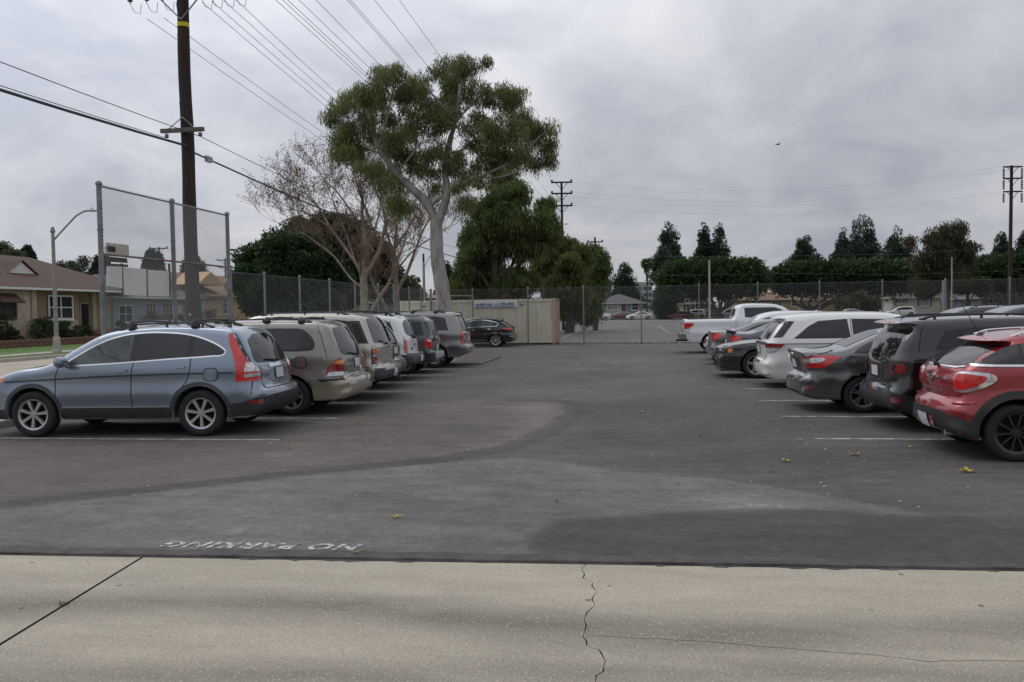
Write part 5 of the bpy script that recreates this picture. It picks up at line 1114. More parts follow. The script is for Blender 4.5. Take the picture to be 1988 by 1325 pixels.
    GR = mat('lawn_green', (.06, .13, .025), .9, col2=(.11, .20, .04), scale=3, bump=.8, bscale=40)
    sheet('parkway', [(-29.7, -40), (-28.0, -40), (-28.0, 200), (-29.7, 200)], .12, mat('parkway_grass', (.06, .085, .03), .95, col2=(.12, .13, .05), scale=4, bump=.8, bscale=40))
    sheet('far_sidewalk', [(-31.0, -40), (-29.7, -40), (-29.7, 200), (-31.0, 200)], .125, M_WALK)
    b = MB(); n = 20
    for i in range(n):
        x0, x1 = -31.0 - 6.5 * i / n, -31.0 - 6.5 * (i + 1) / n; z = lambda x: .13 + .40 * ((-31 - x) / 6.5) ** 1.5
        b.add([(x0, -40, z(x0)), (x1, -40, z(x1)), (x1, 200, z(x1)), (x0, 200, z(x0))], [(0, 1, 2, 3)])
    b.add([(-37.5, -40, .53), (-120, -40, .55), (-120, 300, .55), (-37.5, 300, .53)], [(0, 1, 2, 3)])
    o = b.build('lawn', GR, fix=False); o['kind'] = 'structure'
    for p in o.data.polygons:
        if p.normal.z < 0: o.data.flip_normals(); break
    # beyond the back fence
    sheet('far_lot', [(-11, 46), (120, 46), (120, 132), (-11, 132)], -.01, M_ASPH2)
    for a, b_ in (((1092, 657), (1128, 640)), ((1279, 633), (1298, 646)), ((1480, 640), (1490, 632))): 
        A, B = gnd(*a), gnd(*b_); bb = MB(); p = ribbon([tuple(A[:2]), tuple(B[:2])], .12); bb.add([(q[0], q[1], -.004) for q in p], [tuple(range(len(p)))]); q = bb.build('far_lot_line', M_LINE, fix=False); q['kind'] = 'structure'
        if q.data.polygons[0].normal.z < 0: q.data.flip_normals()
    sheet('far_pavement', [(-13, 132), (200, 132), (200, 136), (-13, 136)], .02, M_WALK)
    sheet('far_street', [(-13, 136), (220, 136), (220, 152), (-13, 152)], -.02, M_ROAD)
    sheet('far_verge', [(-30, 152), (220, 152), (220, 400), (-30, 400)], .06, mat('far_grass', (.07, .085, .035), .95, var=.4, scale=.5))
    # dead leaves and weeds gathered along the foot of the back fence
    n = 1500; X = RNG.uniform(-4.5, 9, n); Y = 46 + RNG.normal(0, .18, n); S = RNG.uniform(.02, .07, n); A = RNG.uniform(0, 6.28, n)
    V = np.zeros((n, 4, 3)); 
    for q, (du, dv) in enumerate(((-1, 0), (0, -.5), (1, 0), (0, .5))):
        V[:, q, 0] = X + S * (du * np.cos(A) - dv * np.sin(A)); V[:, q, 1] = Y + S * (du * np.sin(A) + dv * np.cos(A)); V[:, q, 2] = .01 + S * RNG.uniform(0, 1, n)
    tag(link('leaf_litter', npmesh('leaf_litter', V.reshape(-1, 3), np.arange(n * 4).reshape(n, 4)), leafmat('dead_leaf', (.08, .04, .02), (.20, .11, .05))), 'brown dead leaves gathered along the foot of the back fence', 'leaf litter', kind='stuff')
build_ground()
def lot_debris():
    n = 900; X = RNG.uniform(-5.5, 5, n); Y = 8 + RNG.uniform(0, 1, n) ** 1.4 * 34; S = RNG.uniform(.006, .026, n); A = RNG.uniform(0, 6.28, n); V = np.zeros((n, 4, 3))
    for q, (du, dv) in enumerate(((-1, 0), (0, -.55), (1.1, 0), (.1, .5))):
        V[:, q, 0] = X + S * (du * np.cos(A) - dv * np.sin(A)); V[:, q, 1] = Y + S * (du * np.sin(A) + dv * np.cos(A)); V[:, q, 2] = .006 + S * RNG.uniform(0, .8, n)
    tag(link('lot_debris', npmesh('lot_debris', V.reshape(-1, 3), np.arange(n * 4).reshape(n, 4)), leafmat('dry_scraps', (.16, .11, .07), (.42, .37, .27), None, .1, 5)), 'tiny dry leaf scraps and grit scattered over the asphalt', 'debris', kind='stuff')
lot_debris()
# ---------------------------------------------------------------- fences, poles, wires, container
GALV = mat('galvanised_steel', (.21, .22, .23), .5, .5, var=.2, scale=4)
RUST = mat('rusty_galvanised', (.24, .20, .17), .6, .4, col2=(.16, .085, .05), scale=5, lo=.4, hi=.7)
LINKM = mat('chain_link_wire', (.33, .335, .34), .55, .3)
def chainlink(p0, p1, z0, z1, pitch, r):
    """two sets of diagonal wires, each a thin three-sided prism, zig-zagging in and out of plane"""
    p0, p1 = np.array(p0, float), np.array(p1, float); Ln = np.linalg.norm(p1 - p0); d = (p1 - p0) / Ln; nrm = np.array((-d[1], d[0])); H = z1 - z0; segs = []
    for sgn in (1, -1):
        u = -H
        while u < Ln:
            a, b = u, u + H     # rises with slope 1
            u0, u1 = max(a, 0), min(b, Ln)
            if u1 > u0:
                w0, w1 = u0 - a, u1 - a
                if sgn > 0: segs.append((u0, w0, u1, w1, r))
                else: segs.append((u0, H - w0, u1, H - w1, -r))
            u += pitch
    S = np.array(segs); n = len(S); V = np.zeros((n, 6, 3))
    for e in range(2):
        u, w = S[:, 2 * e], S[:, 2 * e + 1]
        for k in range(3):
            t = 2 * math.pi * k / 3; off_n = S[:, 4] + r * math.cos(t); off_u = r * math.sin(t) * .7
            V[:, e * 3 + k, 0] = p0[0] + d[0] * (u + off_u) + nrm[0] * off_n; V[:, e * 3 + k, 1] = p0[1] + d[1] * (u + off_u) + nrm[1] * off_n
            V[:, e * 3 + k, 2] = z0 + w - r * math.sin(t) * .7 * np.where(S[:, 4] > 0, 1, -1)
    b = (np.arange(n) * 6)[:, None]; F = np.concatenate([b + np.array([[k, (k + 1) % 3, 3 + (k + 1) % 3, 3 + k]]) for k in range(3)])
    return npmesh('chain_link', V.reshape(-1, 3), F)
def fence(name, pts, h, label, post_r=.035, pitch=.085, r=.0042, rails=True, toprail=True, mid=None, mpost=GALV, z0=.03, barb=False, midmat=None, arms=False):
    root = empty(name, (pts[0][0], pts[0][1], 0), 0, label, 'fence'); o0 = np.array(pts[0])
    Q = [np.array(p) - o0 for p in pts]
    for p in Q:
        b = MB(); b.tube([(p[0], p[1], -.05), (p[0], p[1], h + .05)], post_r, 10)
        b.lathe([(post_r * 1.25, h + .02), (post_r * 1.3, h + .06), (post_r * .7, h + .10), (.001, h + .115)], 10, 'z', (p[0], p[1], 0))
        for zz in (h * .3, h * .55, h * .8): b.lathe([(post_r * 1.02, zz - .015), (post_r * 1.16, zz - .012), (post_r * 1.16, zz + .012), (post_r * 1.02, zz + .015)], 10, 'z', (p[0], p[1], 0))
        o = b.build('post', mpost, root); shade(o.data, 50)
    for a, b_ in zip(Q[:-1], Q[1:]):
        me = chainlink(a, b_, z0, h, pitch, r); link('chain_link_mesh', me, LINKM, root)
        if toprail: b = MB(); b.tube([(a[0], a[1], h), (b_[0], b_[1], h)], .021, 8); shade(b.build('top_rail', mpost, root).data, 60)
        else: b = MB(); b.tube([(a[0], a[1], h), (b_[0], b_[1], h)], .006, 5); b.build('tension_wire', mpost, root)
        if mid:
            b = MB(); b.tube([(a[0], a[1], mid), (b_[0], b_[1], mid)], .024, 8); shade(b.build('middle_rail', midmat or mpost, root).data, 60)
        if barb:
            b = MB(); n = int(np.linalg.norm(b_ - a) / .085)
            for k in range(n):
                p = a + (b_ - a) * (k + .5) / n; b.tube([(p[0], p[1], h - .02), (p[0] + .012, p[1], h + .045)], .006, 4)
                b.tube([(p[0], p[1] + .03, h - .02), (p[0] - .012, p[1] + .03, h + .045)], .006, 4)
            b.build('knuckled_selvage', LINKM, root)['kind'] = 'stuff'
    return root
FX = -11.3
def fy(px):
    """distance along the street fence line seen at picture column px"""
    d = ray(px, 604); t = FX / d.x; return d.y * t
def build_fences():
    ys = [fy(px) for px in (200, 340, 446)]
    fence('backstop_fence', [(FX, y) for y in ys], 4.74, 'tall rusty chain-link backstop screen beside the dark utility pole', .056, .085, .0034, mid=3.28, midmat=RUST, mpost=mat('weathered_post', (.20, .205, .21), .55, .4, var=.25, scale=3), barb=True)
    ys2 = [ys[2] + .12] + [fy(px) for px in (515, 583, 641, 690, 735, 765, 795, 818, 838)] + [46.0]
    fence('chain_link_fence', [(FX, y) for y in ys2], 3.15, 'long chain-link fence running along the street behind the left row of cars', .036, .13, .0014, toprail=False)
    xs = []
    for px in (862, 918, 1025, 1133, 1245, 1357, 1471, 1591, 1713, 1835, 1960, 2090, 2220):
        d = ray(px, 604); t = 46.0 / d.y; xs.append(d.x * t)
    fence('chain_link_fence', [(x, 46.0) for x in xs], 3.15, 'chain-link fence across the back of the lot in front of the beige container', .036, .11, .0021, toprail=False)
    # boards wired to the back of the tall screen
    W = mat('weathered_white_board', (.86, .85, .80), .6, col2=(.62, .48, .30), scale=2.2, lo=.62, hi=.80); DK = mat('old_timber', (.06, .055, .045), .9, var=.3, scale=8)
    def yz(px, py):
        d = ray(px, py); t = (FX - .09) / d.x; p = CAMP + d * t; return p.y, p.z
    def board(px0, px1, t0, t1, b0, b1, m, nm, lab, cat, th=.03, grp=None):
        q = [yz(px0, t0), yz(px1, t1), yz(px1 + 1, b1), yz(px0 + (0 if px0 < 230 else 3), b0)]
        b = MB(); b.prism(q, 'x', FX - .09 - th, FX - .09); o = b.build(nm, m, bevel=.004); return tag(o, lab, cat, grp)
    board(209, 237, 514, 517, 556, 560, W, 'signboard', 'narrow white board wired to the screen beside its left post', 'board')
    board(239, 284, 519, 523, 573, 575, W, 'signboard', 'middle white board of the three hung low on the backstop screen', 'board')
    board(287, 328, 524, 527, 575, 576, W, 'signboard', 'rust streaked white board nearest the middle post of the screen', 'board')
    for px in (238, 285, 330): board(px - 1, px + 1, 512, 512, 577, 577, DK, 'timber_post', {238: 'thin dark upright between the narrow and the middle white board', 285: 'dark upright between the middle and the rust streaked board', 330: 'dark upright at the right edge of the rust streaked board'}[px], 'post', .05)
    board(207, 250, 471, 476, 497, 500, mat('cream_board', (.60, .56, .46), .7, col2=(.45, .33, .2), scale=3, lo=.6, hi=.8), 'signboard', 'single cream board hung high on the backstop screen', 'board')
    board(208, 224, 477, 479, 489, 491, DK, 'metal_plate', 'small dark plate on the high cream board', 'plate', .06)
    board(207, 247, 498, 502, 508, 511, DK, 'timber_beam', 'dark timber beam under the high cream board', 'beam'); board(208, 248, 512, 514, 517, 519, DK, 'timber_beam', 'lower dark timber beam above the white boards', 'beam')
build_fences()
ORD = ('first', 'second', 'third', 'fourth', 'fifth', 'sixth', 'seventh', 'eighth', 'ninth')
WOOD = mat('creosote_wood', (.022, .0135, .011), .9, col2=(.045, .028, .022), scale=3, stretch=(6, 6, .5), bump=.6, bscale=20)
WOODL = mat('weathered_crossarm', (.13, .11, .095), .9, var=.3, scale=4)
PORC = mat('porcelain_insulator', (.08, .075, .075), .3)
def on_plane_x(px, py, X):
    d = ray(px, py); return CAMP + d * (X / d.x)
def on_plane_y(px, py, Y):
    d = ray(px, py); return CAMP + d * (Y / d.y)
def build_main_pole():
    base = on_plane_x(377, 640, -12.25); X, Y = base.x, base.y; H = 19.0
    root = empty('utility_pole', (X, Y, .1), 0, 'thick dark wooden utility pole rising behind the backstop screen', 'utility pole')
    b = MB(); n = 26; pts = [(.012 * math.sin(i * .9) - .10 * i / n, .01 * math.cos(i * 1.3), H * i / n - .2) for i in range(n + 1)]; b.tube(pts, [.205 - .085 * i / n + .004 * math.sin(i * 2.1) for i in range(n + 1)], 18); shade(b.build('pole', WOOD, root).data, 60)
    b = MB()
    for k, (z, l) in enumerate(((9.4, .5), (8.2, .6), (7.6, .35), (10.3, .4))): b.prism([(-.215 + .03, z), (-.235 + .02, z + l * .5), (-.20 + .02, z + l), (-.12, z + l), (-.12, z)], 'y', -.06, .05)
    b.build('splintered_bark', WOOD, root)
    zarm = on_plane_x(361, 255, -12.25).z - .1
    def arm(z, half, sec, m=WOODL, yo=-.26): q = MB(); q.box((-.03, yo, z), (2 * half, sec, sec * 1.15)); return q.build('crossarm', m, root, bevel=.01)
    a = arm(zarm, .64, .10)
    for x in (-.40, .34): q = MB(); q.tube([(x, -.30, zarm + .05), (-.03, -.24, zarm + .36)], .014, 6); q.build('arm_brace', GALV, root)
    for x in (-.50, .50):
        q = MB(); q.tube([(x, -.26, zarm - .05), (x, -.26, zarm - .12)], .012, 6); q.lathe([(.02, .06), (.055, .05), (.05, .0), (.06, -.02), (.03, -.05), (.001, -.055)], 12, 'z', (x, -.26, zarm - .15)); shade(q.build('insulator', PORC, root).data, 40)
    zt = on_plane_x(361, -14, -12.25).z
    arm(zt, 1.75, .12); arm(zt + .9, 1.75, .12)
    for s in (-1, 1): q = MB(); q.tube([(s * .95, -.24, zt), (0, -.21, zt - .95)], .02, 6); q.build('arm_brace', GALV, root)
    for x in (.55, .85, 1.2, 1.55, -.6, -1.1, -1.6):
        q = MB()
        for e in range(3): q.lathe([(.02, .05), (.07, .02), (.075, -.01), (.03, -.03)], 12, 'z', (x, -.1 + e * .02, zt - .14 - e * .07))
        q.tube([(x, -.2, zt - .05), (x, -.06, zt - .36)], .018, 6); shade(q.build('insulator', PORC, root).data, 40)
        q = MB(); q.tube([(x, -.06, zt - .36), (x + .05, .05, zt - .55), (x + .2, .1, zt - .6), (x + .30, 0, zt - .36)], .008, 5); q.build('jumper_wire', PORC, root)
    arm(17.6, 1.5, .12); arm(18.5, 1.5, .12)
    z = on_plane_x(360, 50, -12.25).z - .1; q = MB(); q.lathe([(.162, z - .06), (.164, z - .055), (.164, z + .055), (.162, z + .06)], 18, 'z', (-.055, .0, 0)); q.build('yellow_tag', mat('yellow_tag', (.62, .52, .02), .6), root)
    z = on_plane_x(370, 618, -12.25).z; q = MB(); q.lathe([(.001, -.215), (.03, -.214), (.03, -.20)], 8, 'y', (.0, 0, z)); q.build('reflector', mat('white_disc', (.7, .7, .68), .5), root)
    # conductors run along the street
    WIREM = mat('wire_black', (.03, .03, .032), .6); ALW = mat('wire_aluminium', (.11, .112, .12), .6)
    def cable(name, pts, r, label, grp, m=WIREM):
        q = MB(); P = [Vector(p) for p in pts]; o0 = P[0]; q.tube([p - o0 for p in P], r, 5); o = q.build(name, m, smooth=True); o.location = o0; tag(o, label, 'cable', grp)
    def span(x0, y0, z0, x1, y1, z1, sag, n=18): return [(x0 + (x1 - x0) * t, y0 + (y1 - y0) * t, z0 + (z1 - z0) * t - 4 * sag * t * (1 - t)) for t in np.linspace(0, 1, n)]
    zk = on_plane_x(370, 287, -12.25).z; YP = Y - 44; YN = Y + 46
    cable('telephone_cable', span(X + .05, YP, zk + .9, X + .05, Y, zk, .75) , .034, 'thick black cable coming in from the left to the dark pole', None)
    cable('telephone_cable', span(X + .05, Y, zk - .12, X + 1.2, YN + 20, zk + .2, 1.1), .026, 'thick black cable going from the dark pole behind the eucalyptus', None)
    cable('service_wire', span(X - .5, YP, zarm + 1.05, X - .5, Y - .26, zarm - .1, .72), .010, 'thin wire to the left end of the small crossarm', None)
    cable('service_wire', span(X + .5, YP, zarm + 1.3, X + .5, Y - .26, zarm - .1, .62), .010, 'thin wire to the right end of the small crossarm from the left', None)
    cable('service_wire', span(X + .5, Y - .26, zarm - .1, X + .8, YN + 10, zarm + .1, .8), .010, 'thin wire leaving the small crossarm towards the eucalyptus', None)
    G = 'high voltage lines strung above the street'; lab = 'of nine thin high voltage lines, counted from the left'
    for k, (px, xo) in enumerate(((535, .6), (548, .9), (558, 1.1), (580, 1.5), (613, 1.9), (674, 2.2), (680, 2.3), (727, 2.6), (775, 3.0))):
        p = on_plane_x(px, 0, X + xo); z = p.z
        cable('power_line', [(X + xo, Y - 40, z + 1.2), (X + xo, Y - 10, z + .25), (X + xo, p.y, z), (X + xo, p.y + 12, z - .15), (X + xo, p.y + 26, z - .1), (X + xo, p.y + 44, z + .5), (X + xo, 150, z + 1.0)], .010, '%s %s' % (ORD[k], lab), G, ALW)
    lab2 = 'distribution wire from the top crossarm of the dark pole, counted outwards'
    for k, x in enumerate((.55, .85, 1.2, 1.55, -.6, -1.1)):
        cable('power_line', span(X + x, Y - .06, zt + .1 - .46 - (0 if x > 0 else .35), X + x * .8, YN + 30, zt - .6, 1.3), .008, '%s %s' % (ORD[k], lab2), 'wires from the dark pole', ALW)
    # splice case hanging on the thick cable
    p = on_plane_x(405, 307, X + .1); q = MB(); q.lathe([(.001, -.17), (.05, -.16), (.065, -.05), (.065, .05), (.05, .16), (.001, .17)], 12, 'y'); q.bx((-.05, -.14, -.13), (.05, .14, -.04)); o = q.build('cable_splice', mat('clear_grey_plastic', (.35, .36, .37), .3), smooth=True); o.location = p; tag(o, 'pale grey splice case hanging on the cable right of the pole', 'cable splice')
    return X, Y
POLE_XY = build_main_pole()
def small_pole(px, ytop, depth, arms, label, r=.15, lean=0, ins=False):
    p = at(px, ytop, depth); H = p.z; root = empty('utility_pole', (p.x, p.y, 0), YAW, label, 'utility pole')
    b = MB(); b.tube([(-lean, 0, -.1), (-lean * .5, 0, H / 2), (0, 0, H)], [r, r * .9, r * .7], 12); shade(b.build('pole', WOOD, root).data, 60)
    for (dz, half) in arms:
        q = MB(); q.box((0, -.2, H - dz), (half * 2, .12, .14)); q.build('crossarm', WOOD, root)
        for s in (-1, 1):
            q = MB(); q.tube([(s * half * .55, -.2, H - dz - .05), (0, -.16, H - dz - .7)], .03, 5); q.build('arm_brace', WOOD, root)
            q = MB()
            if ins: 
                for e in range(5): q.lathe([(.03, .10), (.12, .02), (.12, -.02), (.03, -.08)], 10, 'z', (s * half * .95, -.2, H - dz - .25 - e * .19))
            else: q.lathe([(.03, .0), (.10, .03), (.10, .16), (.03, .2)], 10, 'z', (s * half * .92, -.2, H - dz + .07))
            q.build('insulator', PORC, root)
    return root
small_pole(1090, 353, 78, [(0.1, 1.0), (1.15, 1.0), (2.3, 1.0)], 'brown utility pole with three crossarms behind the drooping trees')
small_pole(1155, 461, 105, [(.6, 1.0), (1.4, .95)], 'brown utility pole poking out of the tree right of the container', .17)
small_pole(1964, 322, 82, [(.15, .95), (1.3, .95), (2.6, .95)], 'tall dark utility pole with hanging insulators at the far right', .20, .15, True)
small_pole(309, 480, 110, [(.2, 1.25), (1.2, .5)], 'distant utility pole seen through the tall screen between boards and pole', .16)
small_pole(437, 502, 130, [(.3, 1.2), (1.4, 1.1)], 'distant utility pole just left of the screen right post', .17)
small_pole(822, 493, 95, [(.5, .01)], 'slim reddish pole just left of the eucalyptus trunk', .16)
small_pole(668, 470, 80, [(.5, .01)], 'dark plain pole standing among the bare sycamore branches', .13)
def far_lines():
    ALW = MATS['wire_aluminium']
    rows = ((353, 372, 322), (358, 378, 330), (372, 395, 345), (382, 402, 352), (398, 418, 372), (488, 497, 480), (528, 531, 526))
    for k, (a, b, c) in enumerate(rows):
        P = [at(1095, a, 80), at(1300, (a + b) / 2 + 6, 84), at(1530, b, 86), at(1750, (b + c) / 2 + 5, 85), at(1960, c, 83), at(2150, c - 22, 80)]
        q = MB(); q.tube([p - P[0] for p in P], .0065, 4); o = q.build('power_line', mat('far_wire', (.3, .31, .33), .6)); o.location = P[0]; tag(o, '%s faint power line from the top, strung between the far poles at right' % ORD[k], 'cable', 'faint wires between the far poles')  # distance haze is put into the lighter wire colour
far_lines()
def street_lamp(px, ybase, ytop, arm_px, arm_py, label, r=.09, m=None, depth=None, nubs=True):
    base = gnd(px, ybase) if depth is None else at(px, ybase, depth)
    depth = (base - CAMP).dot(FWD); top = at(px - 4, ytop, depth); e = at(arm_px, arm_py, depth); base = Vector((base.x, base.y, .12)); m = m or GALV
    root = empty('street_lamp', base, 0, label, 'street lamp'); H = top.z - .12
    b = MB(); b.tube([(0, 0, 0), (0, 0, H)], [r * 1.25, r * .85], 12); b.lathe([(r * 1.0, H - .03), (r * 1.3, H), (r * 1.2, H + .12), (r * .8, H + .16), (r, H + .22), (.001, H + .3)], 12, 'z')
    shade(b.build('lamp_post', m, root).data, 50)
    b = MB(); b.lathe([(r * 2.3, 0), (r * 2.3, .12), (r * 1.9, .2), (r * 1.8, .75), (r * 1.4, .85)], 8, 'z'); b.build('post_base', M_WALK, root)
    d = Vector((e.x - base.x, e.y - base.y, e.z - base.z)); z0 = H - .45
    pts = [(0, 0, z0), (d.x * .3, d.y * .3, z0 + (d.z - z0) * .42), (d.x * .6, d.y * .6, z0 + (d.z - z0) * .82), (d.x * .8, d.y * .8, z0 + (d.z - z0) * .97), (d.x, d.y, d.z)]
    b = MB(); b.tube([tuple(p) for p in np.array(pts)], .045, 8); shade(b.build('arm', m, root).data, 60)
    u = Vector((d.x, d.y, 0)).normalized(); v = Vector((-u.y, u.x, 0)); C = Vector(d); M = Matrix(((u.x, v.x, 0), (u.y, v.y, 0), (0, 0, 1)))
    b = MB(); b.lathe([(.001, -.3), (.09, -.28), (.13, -.1), (.13, .2), (.08, .36), (.001, .38)], 10, 'x'); b.v = [tuple(C + M @ Vector((x, y * 1.1, z * .55))) for x, y, z in b.v]; b.box(C + Vector((0, 0, .1)), (.08, .08, .08)); shade(b.build('lamp_head', mat('lamp_grey', (.40, .41, .42), .5), root).data, 50)
    return root
street_lamp(111, 690, 452, 178, 409, 'grey concrete street lamp by the lawn left of the backstop screen', .095, mat('lamp_concrete', (.24, .235, .23), .8, var=.15, scale=6))
street_lamp(824, 600, 515, 838, 498, 'slim pale green street lamp beside the eucalyptus trunk', .07, mat('aqua_paint', (.30, .38, .37), .5), depth=92)
def plain_post(name, px, ytop, depth, r, m, label, cat):
    p = at(px, ytop, depth); b = MB(); b.tube([(0, 0, 0), (0, 0, p.z)], [r, r * .8], 10); b.lathe([(r * 2, 0), (r * 2, .3), (r, .35)], 10, 'z'); o = b.build(name, m, smooth=True); o.location = (p.x, p.y, 0); return tag(o, label, cat)
plain_post('light_pole', 1377, 506, 128, .16, mat('cream_pole', (.40, .39, .35), .7), 'slim cream light pole standing behind the white pickup', 'light pole')
plain_post('light_pole', 1833, 545, 58, .17, mat('grey_concrete_pole', (.22, .22, .22), .8), 'stout grey concrete pole behind the back fence on the right', 'light pole')
plain_post('light_pole', 1848, 500, 70, .05, MATS['cream_pole'], 'thin pale pole just right of the stout concrete pole', 'light pole')
def traffic_signal():
    p = at(1126, 580, 110); root = empty('traffic_signal', (p.x, p.y, 0), YAW, 'traffic signal showing a yellow light right of the container', 'traffic light')
    b = MB(); b.tube([(.3, .1, 0), (.3, .1, p.z + .3)], .08, 8); b.build('signal_pole', GALV, root)
    bk = MB(); bk.box((.0, 0, p.z - .35), (.42, .3, 1.15)); bk.build('signal_head', mat('signal_black', (.015, .015, .018), .6), root, bevel=.03)
    for k, (c, e) in enumerate((((.10, .01, .01), None), ((.9, .62, .05), 6.0), ((.01, .07, .04), None))):
        q = MB(); q.lathe([(.001, -.17), (.10, -.165), (.13, -.15)], 16, 'y', (0, 0, p.z - k * .36)); q.build('signal_lens', mat('lens%d' % k, c, .3, emit=((1, .72, .1), e) if e else None), root)
        q = MB(); q.lathe([(.15, -.15), (.16, -.30)], 16, 'y', (0, 0, p.z - k * .36)); q.build('visor', MATS['signal_black'], root, fix=False)
traffic_signal()
def container():
    CR = mat('cream_container', (.66, .63, .50), .6, col2=(.56, .52, .39), scale=1.2, stretch=(2, 2, .5), lo=.42, hi=.72, detail=6); TAN = mat('tan_container_end', (.50, .38, .27), .6, col2=(.40, .22, .13), scale=3, lo=.5, hi=.72)
    a = on_plane_y(1070, 668, 46.35); L, W, H = 9.0, 2.44, 2.59; x1 = a.x + .25
    root = empty('shipping_container', (x1, 46.35, 0), 0, 'beige corrugated shipping container with a sign strip behind the back fence', 'container')
    pts = []; x = -L + .2; k = 0
    while x < -.25:
        pts += [(x, 0), (x + .07, .0), (x + .105, .022), (x + .175, .022), (x + .21, 0)]; x += .21 + .07
    pts = [p for p in pts if p[0] < -.2]; pts = [(-L + .1, 0)] + pts + [(-.15, 0)]
    V = []; n = len(pts)
    for x, y in pts: V += [(x, y + .045, .18), (x, y + .045, H - .14)]
    b = MB(); b.add(V, [(2 * i, 2 * i + 2, 2 * i + 3, 2 * i + 1) for i in range(n - 1)]); b.add([(v[0], W - v[1], v[2]) for v in V], [(2 * i, 2 * i + 1, 2 * i + 3, 2 * i + 2) for i in range(n - 1)]); b.build('corrugated_side', CR, root)
    b = MB()
    for x in range(32):
        xx = -L + .1 + x * .28; b.add([(xx, 0.04, H - .04), (xx + .14, .04, H - .005), (xx + .14, W - .04, H - .005), (xx, W - .04, H - .04)], [(0, 1, 2, 3)]); b.add([(xx + .14, 0.04, H - .005), (xx + .28, .04, H - .04), (xx + .28, W - .04, H - .04), (xx + .14, W - .04, H - .005)], [(0, 1, 2, 3)])
    b.build('roof', mat('pale_roof', (.62, .60, .52), .7, var=.15), root)
    b = MB(); b.bx((-L, 0, H - .15), (0, .07, H - .03)); b.bx((-L, 0, .10), (0, .07, .20)); b.bx((-L, W - .07, H - .15), (0, W, H - .03)); b.bx((-L, W - .07, .1), (0, W, .2)); b.build('side_rail', CR, root)
    for x, m in ((-.16, TAN), (-L, CR)):
        for y in (0, W - .16):
            b = MB(); b.bx((x, y - .003, .17), (x + .16, y + .163, H - .18)); b.build('corner_post', m, root)
            for z in (0.0, H - .18): b = MB(); b.bx((x - .01, y - .008, z), (x + .17, y + .17, z + .18)); b.build('corner_casting', m, root, bevel=.01)
    # doors on the right-hand end, slightly open with lock rods
    for k, (y0, y1) in enumerate(((.16, W / 2 - .01), (W / 2 + .01, W - .16))):
        b = MB(); b.bx((-.04, y0, .16), (.015, y1, H - .16))
        for z in (.5, 1.0, 1.5, 2.0): b.bx((.012, y0 + .05, z), (.035, y1 - .05, z + .28))
        d = b.build('door', TAN, root)
        for y in (y0 + .25, y1 - .25):
            q = MB(); q.tube([(.06, y, .1), (.06, y, H - .1)], .02, 8)
            for z in (.2, .9, 1.5, 2.3): q.bx((.02, y - .06, z), (.075, y + .06, z + .06))
            q.build('lock_rod', TAN, d)
    for k in range(6): q = MB(); q.bx((.0, -.02, .35 + k * .36), (.05, .10, .47 + k * .36)); q.build('hinge', TAN, root)
    for k in range(9): q = MB(); q.bx((-.215, -.006, 1.35 + k * .10), (-.195, .003, 1.41 + k * .10)); q.build('stencil_mark', mat('stencil_dark', (.05, .05, .05), .8), root)
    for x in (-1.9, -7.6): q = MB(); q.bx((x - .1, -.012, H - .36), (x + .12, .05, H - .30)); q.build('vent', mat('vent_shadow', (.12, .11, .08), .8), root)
    q = MB(); q.bx((-5.05, .03, .02), (-4.75, .3, .14)); q.build('timber_block', mat('dark_block', (.03, .025, .03), .9), root)
    # sign strip
    A = on_plane_y(920, 585, 46.3); B = on_plane_y(1004, 597, 46.3); sx0, sx1, sz0, sz1 = A.x - x1, B.x - x1, B.z, A.z
    b = MB(); b.bx((sx0, -.035, sz0), (sx1, .0, sz1)); s = b.build('sign_panel', mat('sign_pale', (.72, .73, .72), .5, var=.1, scale=4), root)
    b = MB(); b.bx((sx0 + .05, -.039, sz0 + .01), (sx1 - .12, -.036, sz0 + .07)); b.build('sign_stripe', mat('sign_blue', (.14, .18, .34), .5), s)
    def txt(t, x, z, h, w, it=True):
        cu = bpy.data.curves.new('sign_text', 'FONT'); cu.body = t; cu.size = h * 1.35; cu.extrude = .002; cu.align_x = 'LEFT'; cu.resolution_u = 2; cu.shear = .25 if it else 0; cu.offset = .012
        o = bpy.data.objects.new('sign_text', cu); COL.objects.link(o); dg = bpy.context.evaluated_depsgraph_get(); me = bpy.data.meshes.new_from_object(o.evaluated_get(dg)); bpy.data.objects.remove(o)
        xs = [v.co.x for v in me.vertices]; k = w / (max(xs) - min(xs)); me.transform(Matrix.Translation((x, -.040, z)) @ Matrix.Rotation(math.pi / 2, 4, 'X') @ Matrix.Diagonal((k, 1, 1, 1))); link('sign_lettering', me, MATS['sign_blue'], s)
    w = sx1 - sx0
    txt('mobile mini', sx0 + .10, sz0 + .12, .155, w * .39); txt('950-MINI', sx0 + w * .62, sz0 + .12, .16, w * .31, False); b = MB(); b.bx((sx0 + w * .47, -.039, sz0 + .20), (sx0 + w * .60, -.036, sz0 + .225)); b.bx((sx0 + w * .47, -.039, sz0 + .12), (sx0 + w * .60, -.036, sz0 + .165)); b.build('sign_small_print', MATS['sign_blue'], s)
container()
def gate_bar():
    A, B = on_plane_y(866, 575, 45.8), on_plane_y(918, 575, 45.8); b = MB(); b.tube([A - A, B - A], .03, 8); b.tube([Vector((0, 0, 0)), Vector((0, 0, -A.z))], .03, 8); b.tube([B - A, Vector((B.x - A.x, 0, -A.z))], .03, 8); b.tube([Vector((0, 0, -1.9)), B - A], .015, 6); o = b.build('gate_frame', GALV, smooth=True); o.location = A; tag(o, 'grey pipe gate frame between the eucalyptus and the container fence', 'gate')
gate_bar()
